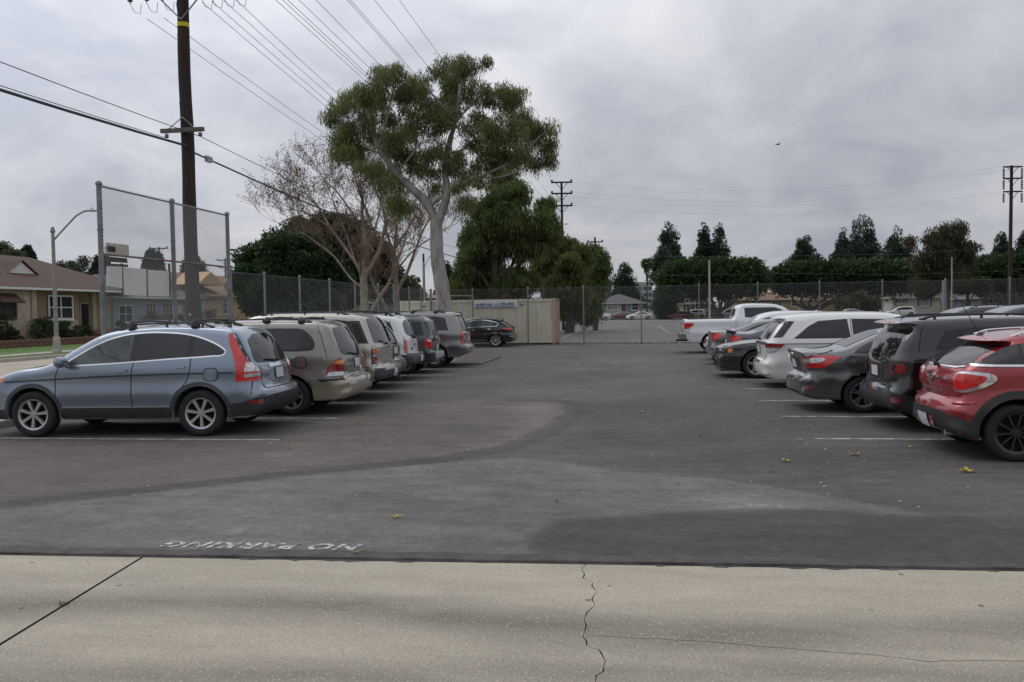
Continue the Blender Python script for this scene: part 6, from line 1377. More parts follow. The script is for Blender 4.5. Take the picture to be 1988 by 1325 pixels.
# ---------------------------------------------------------------- trees and shrubs
def leaf_mesh(name, P, D, Ln, Wd, N=None):
    """one folded leaf blade (two triangles as a diamond) per point; D = blade direction"""
    n = len(P); D = D / (np.linalg.norm(D, axis=1)[:, None] + 1e-9)
    if N is None: N = RNG.normal(size=(n, 3))
    S = np.cross(D, N); S /= np.linalg.norm(S, axis=1)[:, None] + 1e-9
    Ln = np.broadcast_to(Ln, (n,))[:, None]; Wd = np.broadcast_to(Wd, (n,))[:, None]
    V = np.stack([P, P + D * Ln * .45 + S * Wd * .5, P + D * Ln, P + D * Ln * .45 - S * Wd * .5], 1)
    return npmesh(name, V.reshape(-1, 3), np.arange(n * 4).reshape(n, 4))
def subclumps(clumps, per, rs):
    C, R_, = [], []
    for (c, rx, ry, rz) in clumps:
        k = max(3, int(per * (rx * ry * rz) ** .5)); U = RNG.normal(size=(k, 3)); U /= np.linalg.norm(U, axis=1)[:, None]; U *= (RNG.uniform(.25, 1, k) ** .5)[:, None]
        C.append(np.array(c) + U * np.array((rx, ry, rz)) * .85); R_.append(np.full(k, rs) * RNG.uniform(.6, 1.3, k))
    return np.concatenate(C), np.concatenate(R_)
def foliage(clumps, n, size, mode='round', per=10, rs=.5, aspect=.3, flat=.75):
    C, Rr = subclumps(clumps, per, rs); w = Rr ** 2; idx = RNG.choice(len(C), n, p=w / w.sum())
    U = RNG.normal(size=(n, 3)); U /= np.linalg.norm(U, axis=1)[:, None]; rad = RNG.uniform(0, 1, n) ** .45
    P = C[idx] + U * (rad * Rr[idx])[:, None] * np.array((1, 1, flat))
    if mode == 'droop':
        D = RNG.normal(size=(n, 3)) * .38; D[:, 2] -= 1; P[:, 2] -= np.abs(RNG.normal(0, .3, n)) * Rr[idx]
    elif mode == 'up': D = U * .8 + RNG.normal(size=(n, 3)) * .5; D[:, 2] += .6
    else: D = U + RNG.normal(size=(n, 3)) * .7
    L = size * RNG.uniform(.6, 1.3, n)
    return P, D, L, L * aspect
def pxclumps(lst, depth, jit, base):
    """clumps given in picture columns/rows at a real distance; they get depth of their own"""
    out = []
    for q in lst:
        cx, cy, rx, ry = q[:4]; dd = depth + (q[4] if len(q) > 4 else random.uniform(-jit, jit)); c = at(cx, cy, dd) - base; k = dd / F_PX; out.append(((c.x, c.y, c.z), rx * k, max(rx, ry) * k * .9, ry * k))
    return out
BARK_E = mat('eucalyptus_bark', (.15, .125, .115), .85, col2=(.34, .31, .30), scale=2.2, stretch=(2, 2, .5), bump=.5, bscale=8, lo=.3, hi=.55)
BARK_S = mat('sycamore_bark', (.17, .14, .105), .85, col2=(.32, .275, .215), scale=2.2, bump=.3, bscale=10)
BARK_T = mat('twig_bark', (.19, .135, .10), .9, var=.3, scale=4)
BARK_D = mat('dark_bark', (.07, .055, .045), .95, var=.3, scale=4)
def limb(mb, pts, r0, r1, n=10, wob=.0):
    P = [np.array(p, float) for p in pts]; Q = []
    for i in range(len(P) - 1):
        p0 = P[i - 1] if i else P[i]; p3 = P[i + 2] if i + 2 < len(P) else P[i + 1]
        for t in np.linspace(0, 1, 6)[:-1]: Q.append(.5 * (2 * P[i] + (P[i + 1] - p0) * t + (2 * p0 - 5 * P[i] + 4 * P[i + 1] - p3) * t * t + (3 * P[i] - p0 - 3 * P[i + 1] + p3) * t ** 3))
    Q.append(P[-1]); m = len(Q); mb.tube([tuple(q) for q in Q], [r0 + (r1 - r0) * (i / (m - 1)) + wob * math.sin(i * 1.9) for i in range(m)], n); return Q
def eucalyptus():
    dp = 40.0; b = at(866, 690, dp); base = Vector((b.x, b.y, 0)); root = empty('eucalyptus_tree', base, 0, 'large eucalyptus with a smooth pale trunk and wide crown in the middle', 'tree')
    def w(px, py, dd=0): return tuple(at(px, py, dp + dd) - base)
    t = MB(); limb(t, [w(868, 690), w(866, 640), w(858, 560), w(849, 500), w(847, 440), w(848, 425)], .42, .27, 16, .012)
    limb(t, [w(848, 432), w(828, 395), w(795, 362), w(770, 338), w(745, 300), w(728, 270), w(718, 240), w(712, 210, .5)], .24, .08, 12, .01)
    limb(t, [w(850, 432), w(862, 400), w(868, 372), w(864, 330, .5), w(872, 280, .6), w(884, 235, .4), w(892, 180), w(905, 130)], .24, .05, 12, .01)
    limb(t, [w(838, 398), w(860, 380), w(900, 356, -.4), w(945, 338, -.8), w(985, 318, -1), w(1015, 300, -1), w(1045, 285, -1)], .10, .03, 8)
    limb(t, [w(770, 338), w(800, 300, -1), w(815, 278, -1.5), w(850, 270, -1.5), w(878, 288, -1)], .06, .025, 6); limb(t, [w(745, 300), w(715, 290, 1), w(690, 280, 1.2), w(668, 262, 1.5)], .06, .02, 6)
    limb(t, [w(868, 300, .5), w(900, 290, 1), w(935, 260, 1.5), w(965, 230, 2)], .07, .02, 6); limb(t, [w(930, 345), w(965, 345, -1), w(1000, 335, -1.5), w(1025, 320, -2)], .04, .015, 6); limb(t, [w(735, 285), w(748, 240, -.8), w(760, 190, -1.2), w(768, 140, -1.2)], .08, .02, 6)
    limb(t, [w(790, 358), w(800, 330, .6), w(806, 290, 1), w(812, 250, 1.2)], .06, .02, 6); limb(t, [w(1015, 300, -1), w(1045, 268, -.6), w(1062, 255, -.5)], .03, .012, 5); limb(t, [w(884, 235), w(930, 190, 1), w(955, 160, 1)], .06, .02, 6); limb(t, [w(884, 235), w(845, 190, -1), w(825, 165, -1)], .06, .02, 6)
    o = t.build('trunk', BARK_E, root); shade(o.data, 60)
    cl = [(690, 200, 52, 40), (668, 255, 26, 34), (650, 225, 18, 22), (715, 170, 34, 28), (760, 165, 52, 38), (768, 122, 17, 12), (735, 142, 20, 14), (800, 170, 36, 34), (850, 175, 56, 50), (868, 125, 32, 18), (905, 120, 34, 18), (938, 112, 18, 13), (900, 165, 40, 40), (935, 185, 32, 34),
          (968, 165, 14, 18), (985, 205, 34, 36), (1002, 178, 14, 16), (1018, 215, 22, 24), (975, 245, 44, 34), (1030, 250, 34, 34), (1058, 272, 22, 26), (1066, 250, 10, 14), (1060, 300, 18, 16), (1020, 285, 30, 22), (980, 285, 26, 18), (700, 245, 34, 26), (735, 215, 40, 30), (780, 225, 40, 30), (830, 235, 40, 28), (790, 262, 28, 22), (870, 225, 36, 30), (920, 235, 36, 26), (915, 275, 26, 22),
          (655, 290, 12, 14), (690, 288, 18, 14), (705, 300, 22, 16), (735, 262, 30, 22), (770, 300, 26, 22), (800, 290, 26, 22), (835, 305, 22, 20), (890, 305, 24, 20), (930, 320, 22, 16), (960, 275, 30, 22), (1000, 260, 30, 26), (725, 320, 18, 18), (850, 360, 14, 16), (675, 300, 16, 18), (700, 325, 14, 16), (755, 345, 16, 18), (780, 352, 14, 14), (775, 395, 22, 18), (1000, 305, 26, 18), (1040, 310, 20, 18), (1068, 315, 12, 14), (960, 310, 22, 18), (925, 345, 14, 12), (890, 355, 14, 14), (910, 395, 12, 14), (870, 300, 16, 18), (660, 270, 20, 24), (760, 270, 22, 18), (850, 285, 20, 18), (872, 325, 16, 18), (808, 325, 16, 18), (770, 385, 20, 16), (795, 400, 18, 12), (760, 330, 12, 14), (905, 385, 10, 12), (900, 340, 14, 12), (945, 300, 20, 16), (835, 330, 12, 14), (740, 350, 10, 12)]
    C = pxclumps(cl, dp, 1.6, base); P, D, L, W = foliage(C, 90000, .225, 'droop', per=16, rs=.48, aspect=.17)
    crown = link('crown', leaf_mesh('crown', P, D, L, W), leafmat('eucalyptus_leaf', (.075, .095, .038), (.25, .275, .10), (.44, .43, .19), .5), root)
    tw = MB()
    for i in range(500):
        p = P[RNG.integers(len(P))]; d = RNG.normal(size=3) * .5; d[2] = -abs(d[2]) * .3; tw.tube([tuple(p), tuple(p + d * .6), tuple(p + d * 1.0 + np.array((0, 0, -.25)))], [.012, .008, .004], 3, cap=False)
    tw.build('twigs', BARK_T, root, fix=False)['kind'] = 'stuff'
eucalyptus()
def leafy_tree(name, label, depth, px, clumps, mat_, n, size, mode, per, rs, aspect, trunk=None, bark=BARK_D, jit=2.0, flat=.8, tr=.35):
    b = at(px, 604, depth); base = Vector((b.x, b.y, 0)); root = empty(name, base, 0, label, 'tree')
    C = pxclumps(clumps, depth, jit, base); P, D, L, W = foliage(C, n, size, mode, per, rs, aspect, flat)
    P[:, 2] = np.maximum(P[:, 2], .3)
    link('crown', leaf_mesh('crown', P, D, L, W), mat_, root); t = MB()
    zt = np.mean([c[0][2] for c in C]); limb(t, [(0, 0, -.1), (.1, 0, zt * .3), (-.1, .1, zt * .65), (0, 0, zt)], tr, tr * .45, 10)
    for c in C[::2]: limb(t, [(0, 0, zt * .35), tuple(np.array(c[0]) * .5 + np.array((0, 0, zt * .25))), c[0]], tr * .35, .03, 6)
    shade(t.build('trunk', bark, root, fix=False).data, 60); return root
L_PEP = leafmat('pepper_leaf', (.044, .074, .022), (.15, .185, .05), (.29, .255, .075), .45, .25)
L_PEP2 = leafmat('pepper_leaf_olive', (.054, .076, .022), (.18, .20, .055), (.30, .265, .085), .45, .25)
L_FIC = leafmat('dense_green_leaf', (.024, .050, .020), (.068, .118, .042), (.125, .185, .06), .38, .3)
L_DRK = leafmat('brown_green_leaf', (.034, .042, .018), (.085, .088, .036), (.13, .11, .055), .3, .2)
L_PIN = leafmat('pine_needle', (.022, .040, .026), (.056, .086, .050), None, .25, .12)
L_HDG = leafmat('clipped_leaf', (.024, .044, .016), (.060, .098, .034), (.11, .155, .052), .32, .12)
leafy_tree('pepper_tree', 'big drooping dark green tree behind the container', 62, 965, [(985, 345, 34, 22), (1000, 370, 36, 24), (965, 375, 34, 28), (945, 410, 40, 34), (990, 420, 48, 38), (920, 450, 32, 40), (960, 470, 60, 44), (1020, 470, 40, 44), (905, 510, 26, 44), (950, 530, 60, 40), (1000, 540, 60, 36), (890, 550, 14, 34), (920, 575, 40, 22), (985, 585, 60, 18), (1058, 392, 20, 22), (1052, 430, 30, 30), (1068, 450, 22, 26)], L_PEP, 70000, .38, 'droop', 16, .6, .2, tr=.5)
leafy_tree('pepper_tree', 'olive green drooping tree between the container and the signal', 70, 1105, [(1080, 475, 24, 24), (1098, 480, 26, 24), (1060, 520, 30, 36), (1105, 520, 34, 36), (1130, 495, 16, 26), (1085, 560, 40, 34), (1120, 560, 26, 34), (1065, 590, 26, 20), (1105, 595, 26, 18)], L_PEP2, 40000, .42, 'droop', 16, .62, .2, tr=.45)
leafy_tree('pepper_tree', 'narrow weeping tree around the pole right of the container', 76, 1155, [(1150, 490, 14, 24), (1165, 510, 14, 30), (1150, 540, 18, 30), (1166, 545, 12, 26), (1145, 575, 18, 24), (1158, 598, 12, 18), (1135, 605, 12, 14)], L_PEP, 16000, .46, 'droop', 12, .7, .2, tr=.25)
leafy_tree('broadleaf_tree', 'round dense green tree behind the street fence right of the backstop', 72, 560, [(540, 480, 44, 30), (590, 475, 44, 30), (500, 510, 36, 34), (560, 520, 60, 36), (620, 510, 40, 34), (475, 550, 20, 34), (530, 560, 60, 34), (600, 555, 56, 34), (655, 545, 28, 26), (500, 590, 36, 16), (560, 595, 60, 16), (630, 585, 40, 18)], L_FIC, 60000, .34, 'round', 14, .8, .55, tr=.4)
leafy_tree('broadleaf_tree', 'brownish tree mass rising behind the round green tree', 88, 640, [(590, 448, 44, 20), (640, 440, 50, 22), (690, 460, 44, 30), (625, 480, 60, 30), (690, 510, 50, 40), (735, 490, 34, 34), (745, 540, 34, 40), (700, 560, 50, 34), (660, 585, 40, 20), (780, 570, 24, 30)], L_DRK, 42000, .42, 'round', 10, .9, .5, tr=.4)
leafy_tree('broadleaf_tree', 'small green tree behind the bare sycamores beside the slim pole', 105, 790, [(795, 555, 20, 18), (780, 575, 24, 16), (808, 575, 16, 16)], L_FIC, 9000, .4, 'round', 10, .8, .5, tr=.2)
def bare_tree(name, label, px, depth, limbs, seed, twn=1.0):
    rnd = random.Random(seed); b = at(px, 604, depth); base = Vector((b.x, b.y, 0)); root = empty(name, base, 0, label, 'tree')
    t = MB(); tw = MB(); tips = []
    def grow(mb, p, d, r, ln, lev):
        pts = [p]; q = p.copy(); dd = d.copy(); n = 4
        for i in range(n):
            dd = (dd + Vector((rnd.uniform(-.22, .22), rnd.uniform(-.22, .22), rnd.uniform(-.08, .18)))).normalized(); q = q + dd * ln / n; pts.append(q.copy())
        mb.tube(pts, [max(.010, r * (1 - .45 * i / n)) for i in range(n + 1)], 6 if lev < 2 else 3, cap=False)
        if lev >= 4: tips.append(pts[-1]); return
        for k in range(rnd.choice((3, 3, 4)) if lev < 3 else rnd.choice((3, 4, 4))):
            s = pts[rnd.randint(2, n)]; a = (dd + Vector((rnd.uniform(-.95, .95), rnd.uniform(-.95, .95), rnd.uniform(-.25, .65)))).normalized(); grow(tw, s, a, r * .52, ln * rnd.uniform(.55, .8), lev + 1)
    for pts, r0, r1 in limbs:
        P = [Vector(at(q[0], q[1], depth + (q[2] if len(q) > 2 else 0))) - base for q in pts]; Q = limb(t, [tuple(p) for p in P], r0, r1, 10)
        for k in range(len(Q) // 3, len(Q), 2):
            d = Vector(Q[min(k + 1, len(Q) - 1)]) - Vector(Q[k - 1]); a = (d.normalized() + Vector((rnd.uniform(-.8, .8), rnd.uniform(-.8, .8), rnd.uniform(0, .6)))).normalized(); grow(t, Vector(Q[k]), a, max(.02, (r0 + (r1 - r0) * k / len(Q)) * .28), rnd.uniform(1.5, 2.4) * twn, 1)
        grow(t, Vector(Q[-1]), (Vector(Q[-1]) - Vector(Q[-3])).normalized(), r1, 2.2 * twn, 1)
    shade(t.build('trunk', BARK_S, root, fix=False).data, 60); tw.build('twigs', BARK_T, root, fix=False)['kind'] = 'stuff'
    T = np.array([tuple(p) for p in tips]); n = int(len(T) * 4.2); P = T[RNG.integers(len(T), size=n)] + RNG.normal(0, .14, (n, 3)); D = RNG.normal(size=(n, 3)); D[:, 2] -= .6
    link('dead_leaves', leaf_mesh('dead_leaves', P, D, RNG.uniform(.06, .17, n), RNG.uniform(.05, .11, n)), leafmat('sycamore_dead_leaf', (.12, .075, .05), (.24, .155, .105)), root)
bare_tree('sycamore_tree', 'pale bare sycamore with spreading twigs behind the street fence', 710, 68, [([(712, 640), (708, 590), (706, 535), (712, 490), (705, 440), (702, 400)], .42, .10), ([(706, 540), (690, 510), (665, 475), (640, 440), (620, 405), (600, 385)], .15, .035), ([(708, 535), (735, 490), (745, 450), (755, 400), (760, 360)], .22, .06), ([(706, 560), (680, 540), (650, 500), (620, 475), (590, 455), (570, 445)], .10, .025), ([(712, 500), (720, 440), (700, 380), (690, 345)], .14, .05), ([(712, 620), (735, 580), (755, 550), (775, 500), (790, 450)], .2, .06), ([(725, 490), (700, 440), (660, 380), (640, 360)], .12, .04), ([(745, 450), (765, 410), (790, 380), (800, 360)], .09, .03), ([(755, 550), (790, 500), (825, 470), (850, 455)], .09, .03), ([(640, 440), (615, 425), (590, 412), (570, 408)], .07, .025), ([(690, 510), (670, 450), (650, 400)], .09, .03), ([(712, 490), (735, 420), (740, 370), (735, 340)], .10, .03)], 3)
bare_tree('sycamore_tree', 'second bare sycamore left of the eucalyptus trunk', 772, 74, [([(768, 640), (770, 590), (768, 540), (766, 490), (770, 440)], .34, .09), ([(770, 565), (790, 530), (805, 490), (820, 450), (835, 425)], .18, .05), ([(770, 640), (745, 590), (728, 560), (715, 520)], .2, .06), ([(768, 500), (750, 450), (745, 410), (730, 370)], .14, .05), ([(768, 480), (795, 440), (815, 400)], .12, .04)], 8, .85)
def pine(px, ytop, half, ybase, depth, label, n=22000, seed=0, lumps=1.0):
    rnd = np.random.default_rng(seed); top = at(px, ytop, depth); b = at(px, 604, depth); base = Vector((b.x, b.y, 0)); H = top.z; Rb = 1.5 * half * depth / F_PX; root = empty('pine_tree', base, 0, label, 'tree', None)
    zb = max(1.5, at(px, min(ybase, 545) if 1270 < px < 2000 else ybase, depth).z); k = 190; C = []; Rr = []
    for i in range(k):
        f = 1 - math.sqrt(rnd.uniform(0.004, 1)); z = zb + (H - zb) * f * .98; a = rnd.uniform(0, 6.28); r = Rb * (1 - f) ** .8 * (.80 + .2 * math.sin(f * 11 * lumps + seed + 2 * math.sin(a))); q = r * rnd.uniform(.55, 1.0); C.append((q * math.cos(a), q * math.sin(a), z)); Rr.append(Rb * .22 * (1 - .6 * f) + .12)
    C = np.array(C); Rr = np.array(Rr); idx = rnd.choice(k, n, p=Rr ** 2 / (Rr ** 2).sum()); U = rnd.normal(size=(n, 3)); U /= np.linalg.norm(U, axis=1)[:, None]; P = C[idx] + U * (Rr[idx] * rnd.uniform(.3, 1, n) ** .5)[:, None]
    D = U + rnd.normal(size=(n, 3)) * .4; D[:, 2] += .5; L = rnd.uniform(.28, .6, n)
    link('crown', leaf_mesh('crown', P, D, L, L * .42), L_PIN, root); t = MB(); t.tube([(0, 0, -.1), (0, 0, H * .93)], [.35, .05], 8); t.build('trunk', BARK_D, root)
for a in ((1300, 420, 30, 590, 185, 'tall pointed conifer, leftmost of those above the clipped trees'), (1368, 428, 19, 560, 190, 'slim conifer, left one of the close pair behind the clipped tree'), (1397, 428, 22, 560, 188, 'conifer, right one of the close pair behind the clipped tree'), (1214, 502, 25, 592, 200, 'short broad conifer behind the small grey house'), (1562, 450, 28, 560, 170, 'blunt-topped conifer standing alone above the clipped trees'), (1638, 436, 24, 560, 178, 'smaller conifer leaning against the tallest one on the right'), (1676, 404, 34, 580, 175, 'tallest dark conifer on the right side'), (1742, 438, 32, 580, 165, 'bushy conifer left of the olive eucalyptus'), (1838, 430, 26, 560, 175, 'conifer top showing behind the olive eucalyptus'), (1945, 448, 22, 560, 170, 'conifer just left of the far right pole'), (1990, 440, 24, 560, 170, 'conifer at the right edge of the picture'),
          (868, 505, 24, 600, 140, 'dark conifer directly behind the eucalyptus trunk'), (892, 548, 14, 600, 150, 'small conifer showing between the trunk and the drooping tree'), (57, 478, 13, 530, 110, 'small conifer above the brown roof at the far left'), (300, 482, 26, 570, 105, 'conifer seen through the screen beside a distant pole'), (378, 490, 26, 570, 118, 'conifer hidden partly by the dark utility pole'), (200, 492, 24, 570, 100, 'conifer behind the left post of the backstop screen')):
    pine(*a[:5], a[5], seed=int(a[0]))
def clipped_tree(x0, x1, y0, y1, depth, trunk_px, label, n=42000, seed=1):
    rnd = np.random.default_rng(seed); b = at(trunk_px, 604, depth); base = Vector((b.x, b.y, 0)); root = empty('clipped_ficus_tree', base, 0, label, 'tree')
    A, B = at(x0, y1, depth) - base, at(x1, y0, depth) - base; cx, hx = (A.x + B.x) / 2, abs(B.x - A.x) / 2; cz, hz = (A.z + B.z) / 2, abs(B.z - A.z) / 2; hy = min(hx * .8, 7)
    k = 420; U = rnd.uniform(-1, 1, (k, 3)); s = (np.abs(U) ** 3.2).sum(1) ** (1 / 3.2); U = U / s[:, None] * rnd.uniform(.7, 1, k)[:, None] ** .5; C = U * np.array((hx, hy, hz)) * .93 + np.array((cx, 0, cz)); C[:, 2] -= np.where(U[:, 2] < -.5, rnd.uniform(-.6, .7, k), 0)
    idx = rnd.integers(k, size=n); P = C[idx] + rnd.normal(size=(n, 3)) * .5; D = U[idx] + rnd.normal(size=(n, 3)) * .6; D[:, 2] += .5; L = rnd.uniform(.4, .8, n)
    link('crown', leaf_mesh('crown', P, D, L, L * .55), L_HDG, root); t = MB(); limb(t, [(0, 0, -.1), (.05, 0, 1.0), (0, 0, 2.0)], .75, .6, 10)
    for q in (-.62, -.4, -.15, .2, .45, .65): limb(t, [(q * .6, 0, 1.2), (q * hx * .45 + 0, .2 * q, 2.8), (cx + q * hx, q, cz - hz * .3)], .30, .12, 8)
    shade(t.build('trunk', mat('grey_bark', (.13, .115, .10), .95, var=.3, scale=2), root, fix=False).data, 60)
clipped_tree(1276, 1490, 512, 572, 140, 1392, 'wide flat-topped clipped tree behind the white pickup', seed=1)
clipped_tree(1488, 1780, 516, 565, 142, 1582, 'wide flat-topped clipped tree in the middle right behind the fence', seed=2)
clipped_tree(1872, 2120, 503, 556, 135, 1975, 'clipped flat-topped tree at the far right with bright green top', seed=3)
leafy_tree('eucalyptus_tree', 'olive brown loose eucalyptus between the conifers on the right', 118, 1838, [(1810, 465, 18, 20), (1835, 455, 22, 26), (1862, 450, 20, 24), (1795, 500, 24, 22), (1830, 495, 34, 30), (1868, 490, 26, 28), (1885, 475, 12, 14), (1810, 530, 28, 24), (1850, 530, 34, 26), (1790, 545, 16, 14), (1770, 470, 10, 16)], leafmat('olive_leaf', (.035, .034, .016), (.085, .078, .036), (.13, .10, .05), .3, .15), 22000, .55, 'droop', 9, 1.0, .22, tr=.4)
leafy_tree('broadleaf_tree', 'dark leafy tree behind the stout concrete pole', 125, 1880, [(1800, 560, 24, 14), (1870, 552, 24, 10), (1900, 555, 20, 12)], L_DRK, 14000, .5, 'round', 9, 1.0, .5)
leafy_tree('broadleaf_tree', 'pale leafy tree above the roof at the left edge', 100, 12, [(10, 490, 22, 14), (-10, 480, 24, 16), (30, 500, 14, 10)], leafmat('pale_leaf', (.05, .065, .03), (.10, .12, .06)), 8000, .3, 'round', 10, .7, .4)
leafy_tree('broadleaf_tree', 'sparse leafy tree behind the brown roof and chimney', 95, 145, [(125, 520, 22, 14), (150, 525, 20, 14), (165, 510, 14, 10), (95, 530, 16, 12), (140, 545, 26, 12), (190, 545, 16, 14)], leafmat('sparse_leaf', (.035, .045, .025), (.075, .085, .045)), 7000, .28, 'round', 9, .7, .4)
leafy_tree('broadleaf_tree', 'hedge-like green tree beside the small grey house', 150, 1285, [(1282, 592, 14, 14), (1292, 605, 20, 12), (1285, 575, 10, 12), (1302, 580, 16, 14)], L_HDG, 9000, .5, 'round', 9, 1.0, .5)
leafy_tree('broadleaf_tree', 'low leafy tree in front of the brown-roofed houses', 128, 1650, [(1640, 590, 14, 12), (1655, 600, 16, 10), (1690, 592, 20, 12), (1665, 580, 10, 8)], L_DRK, 7000, .5, 'round', 9, .9, .5)
def palm():
    p = at(1255, 512, 235); base = Vector((p.x, p.y, 0)); root = empty('palm_tree', base, 0, 'single tall fan palm in the distance right of the small conifer', 'tree'); H = p.z
    t = MB(); t.tube([(0, 0, 0), (.2, 0, H * .5), (0, 0, H - .3)], [.28, .2, .2], 8); t.build('trunk', BARK_D, root); n = 900; U = RNG.normal(size=(n, 3)); U /= np.linalg.norm(U, axis=1)[:, None]; P = U * .5 + np.array((0, 0, H)); D = U.copy(); D[:, 2] -= .15
    link('crown', leaf_mesh('crown', P, D, RNG.uniform(.8, 1.6, n), RNG.uniform(.12, .3, n)), L_PEP, root)
    n = 400; A = RNG.uniform(0, 6.28, n); P = np.column_stack([np.cos(A) * .5, np.sin(A) * .5, H - RNG.uniform(0, 2.2, n)]); D = np.column_stack([np.cos(A) * .35, np.sin(A) * .35, -np.ones(n)]); link('dead_fronds', leaf_mesh('dead_fronds', P, D, .9, .15), leafmat('dead_frond', (.10, .08, .05), (.18, .14, .09)), root)
palm()
def shrub(x, y, z, rx, rz, m, label, n=1600, size=.12, ry=None):
    root = empty('shrub', (x, y, z), 0, label, 'shrub'); P, D, L, W = foliage([((0, 0, rz), rx, ry or rx, rz)], n, size, 'up', 40, min(rx, rz) * .35, .5); P[:, 2] = np.maximum(P[:, 2], .02)
    link('foliage', leaf_mesh('foliage', P, D, L, W), m, root); t = MB()
    for k in range(5): t.tube([(0, 0, -.05), (rx * .5 * math.cos(k * 1.3), rx * .5 * math.sin(k * 1.3), rz * 1.2)], [.03, .01], 5)
    t.build('stem', BARK_D, root)
# ---------------------------------------------------------------- houses
PANE = mat('window_pane', (.035, .04, .045), .08); WHITE = mat('white_trim', (.66, .66, .64), .6)
class House:
    def __init__(s, name, loc, rz, label, zf=0.0): s.root = empty(name, loc, rz, label, 'house'); s.zf = zf
    def mass(s, x0, x1, y0, y1, h, m, base=0.0, name='wall'):
        b = MB(); b.bx((x0, y0, base - .3), (x1, y1, h)); return b.build(name, m, s.root)
    def hip(s, x0, x1, y0, y1, h, rise, ov, m, trim=WHITE, gable=False, axis=None):
        X0, X1, Y0, Y1 = x0 - ov, x1 + ov, y0 - ov, y1 + ov; w, d = X1 - X0, Y1 - Y0; ins = 0.01 if gable else min(w, d) / 2; z = h - .02
        if (axis or ('x' if w >= d else 'y')) == 'x': r0, r1 = (X0 + ins, (Y0 + Y1) / 2), (X1 - ins, (Y0 + Y1) / 2)
        else: r0, r1 = ((X0 + X1) / 2, Y0 + ins), ((X0 + X1) / 2, Y1 - ins)
        b = MB(); V = [(X0, Y0, z), (X1, Y0, z), (X1, Y1, z), (X0, Y1, z), (r0[0], r0[1], z + rise), (r1[0], r1[1], z + rise)]
        if (axis or ('x' if w >= d else 'y')) == 'x': F = [(0, 1, 5, 4), (1, 2, 5), (2, 3, 4, 5), (3, 0, 4)]
        else: F = [(0, 1, 4), (1, 2, 5, 4), (2, 3, 5), (3, 0, 4, 5)]
        b.add(V, F); b.add([(v[0], v[1], v[2] - .12) for v in V[:4]] + V[:4], [(0, 4, 5, 1), (1, 5, 6, 2), (2, 6, 7, 3), (3, 7, 4, 0), (0, 1, 2, 3)])
        o = b.build('roof', m, s.root)
        f = MB()
        for a, c in (((X0 - .03, Y0 - .06, z - .16), (X1 + .03, Y0 - .005, z - .02)), ((X0 - .06, Y0 - .03, z - .16), (X0 - .005, Y1 + .03, z - .02)), ((X1 + .005, Y0 - .03, z - .16), (X1 + .06, Y1 + .03, z - .02))): f.bx(a, c)
        f.build('gutter', trim, o); return o
    def window(s, x, z, w, h, y=0.0, cols=1, rows=2, frame=WHITE, pane=PANE, fw=.08, shutters=None):
        b = MB(); b.bx((x, y - .05, z), (x + w, y + .02, z + h)); p = b.build('window', pane, s.root)
        b = MB(); f = fw
        for a, c in (((x - f, y - .09, z - f), (x + w + f, y - .045, z)), ((x - f, y - .09, z + h), (x + w + f, y - .045, z + h + f)), ((x - f, y - .09, z), (x, y - .045, z + h)), ((x + w, y - .09, z), (x + w + f, y - .045, z + h))): b.bx(a, c)
        for k in range(1, cols): xx = x + w * k / cols; b.bx((xx - f * .4, y - .085, z), (xx + f * .4, y - .046, z + h))
        for k in range(1, rows): zz = z + h * k / rows; b.bx((x, y - .08, zz - f * .3), (x + w, y - .047, zz + f * .3))
        b.build('window_frame', frame, p)
        b = MB(); b.bx((x - f * 1.3, y - .14, z - f * 1.6), (x + w + f * 1.3, y - .02, z - f)); b.build('sill', frame, p)
        if shutters:
            for xx in (x - f - .32, x + w + f + .02): b = MB(); b.bx((xx, y - .06, z), (xx + .30, y, z + h)); b.build('shutter', shutters, s.root)
    def door(s, x, z, w, h, m, y=0.0):
        b = MB(); b.bx((x, y - .04, z), (x + w, y + .02, z + h)); 
        for r in range(2):
            for c in range(2): b.bx((x + w * (.1 + .46 * c), y - .055, z + h * (.08 + .48 * r)), (x + w * (.44 + .46 * c), y - .04, z + h * (.46 + .48 * r)))
        d = b.build('door', m, s.root); b = MB(); b.bx((x + w * .86, y - .09, z + h * .48), (x + w * .93, y - .04, z + h * .5)); b.build('handle', CHROME, d)
        b = MB(); b.bx((x - .09, y - .06, z), (x, y, z + h + .09)); b.bx((x + w, y - .06, z), (x + w + .09, y, z + h + .09)); b.bx((x, y - .06, z + h), (x + w, y, z + h + .09)); b.build('door_frame', WHITE, d)
    def garage(s, x, z, w, h, m, y=0.0):
        b = MB()
        for k in range(4): b.bx((x, y - .05 - .004 * (k % 2), z + h * k / 4), (x + w, y, z + h * (k + 1) / 4 - .025))
        b.build('garage_door', m, s.root)
    def chimney(s, x, y, z, h, m):
        b = MB(); b.bx((x, y, z), (x + .8, y + .6, z + h)); b.bx((x - .06, y - .06, z + h - .12), (x + .86, y + .66, z + h)); b.build('chimney', m, s.root)
def yx(px, X): p = on_plane_x(px, 600, X); return p.y
ROOF_B = mat('brown_shingle', (.075, .048, .038), .95, col2=(.11, .07, .055), scale=6, bump=.5, bscale=14); ROOF_G = mat('grey_shingle', (.08, .08, .082), .95, col2=(.12, .12, .118), scale=6, bump=.5, bscale=14); ROOF_O = mat('orange_shingle', (.19, .10, .062), .95, col2=(.25, .145, .09), scale=5, bump=.4, bscale=14)
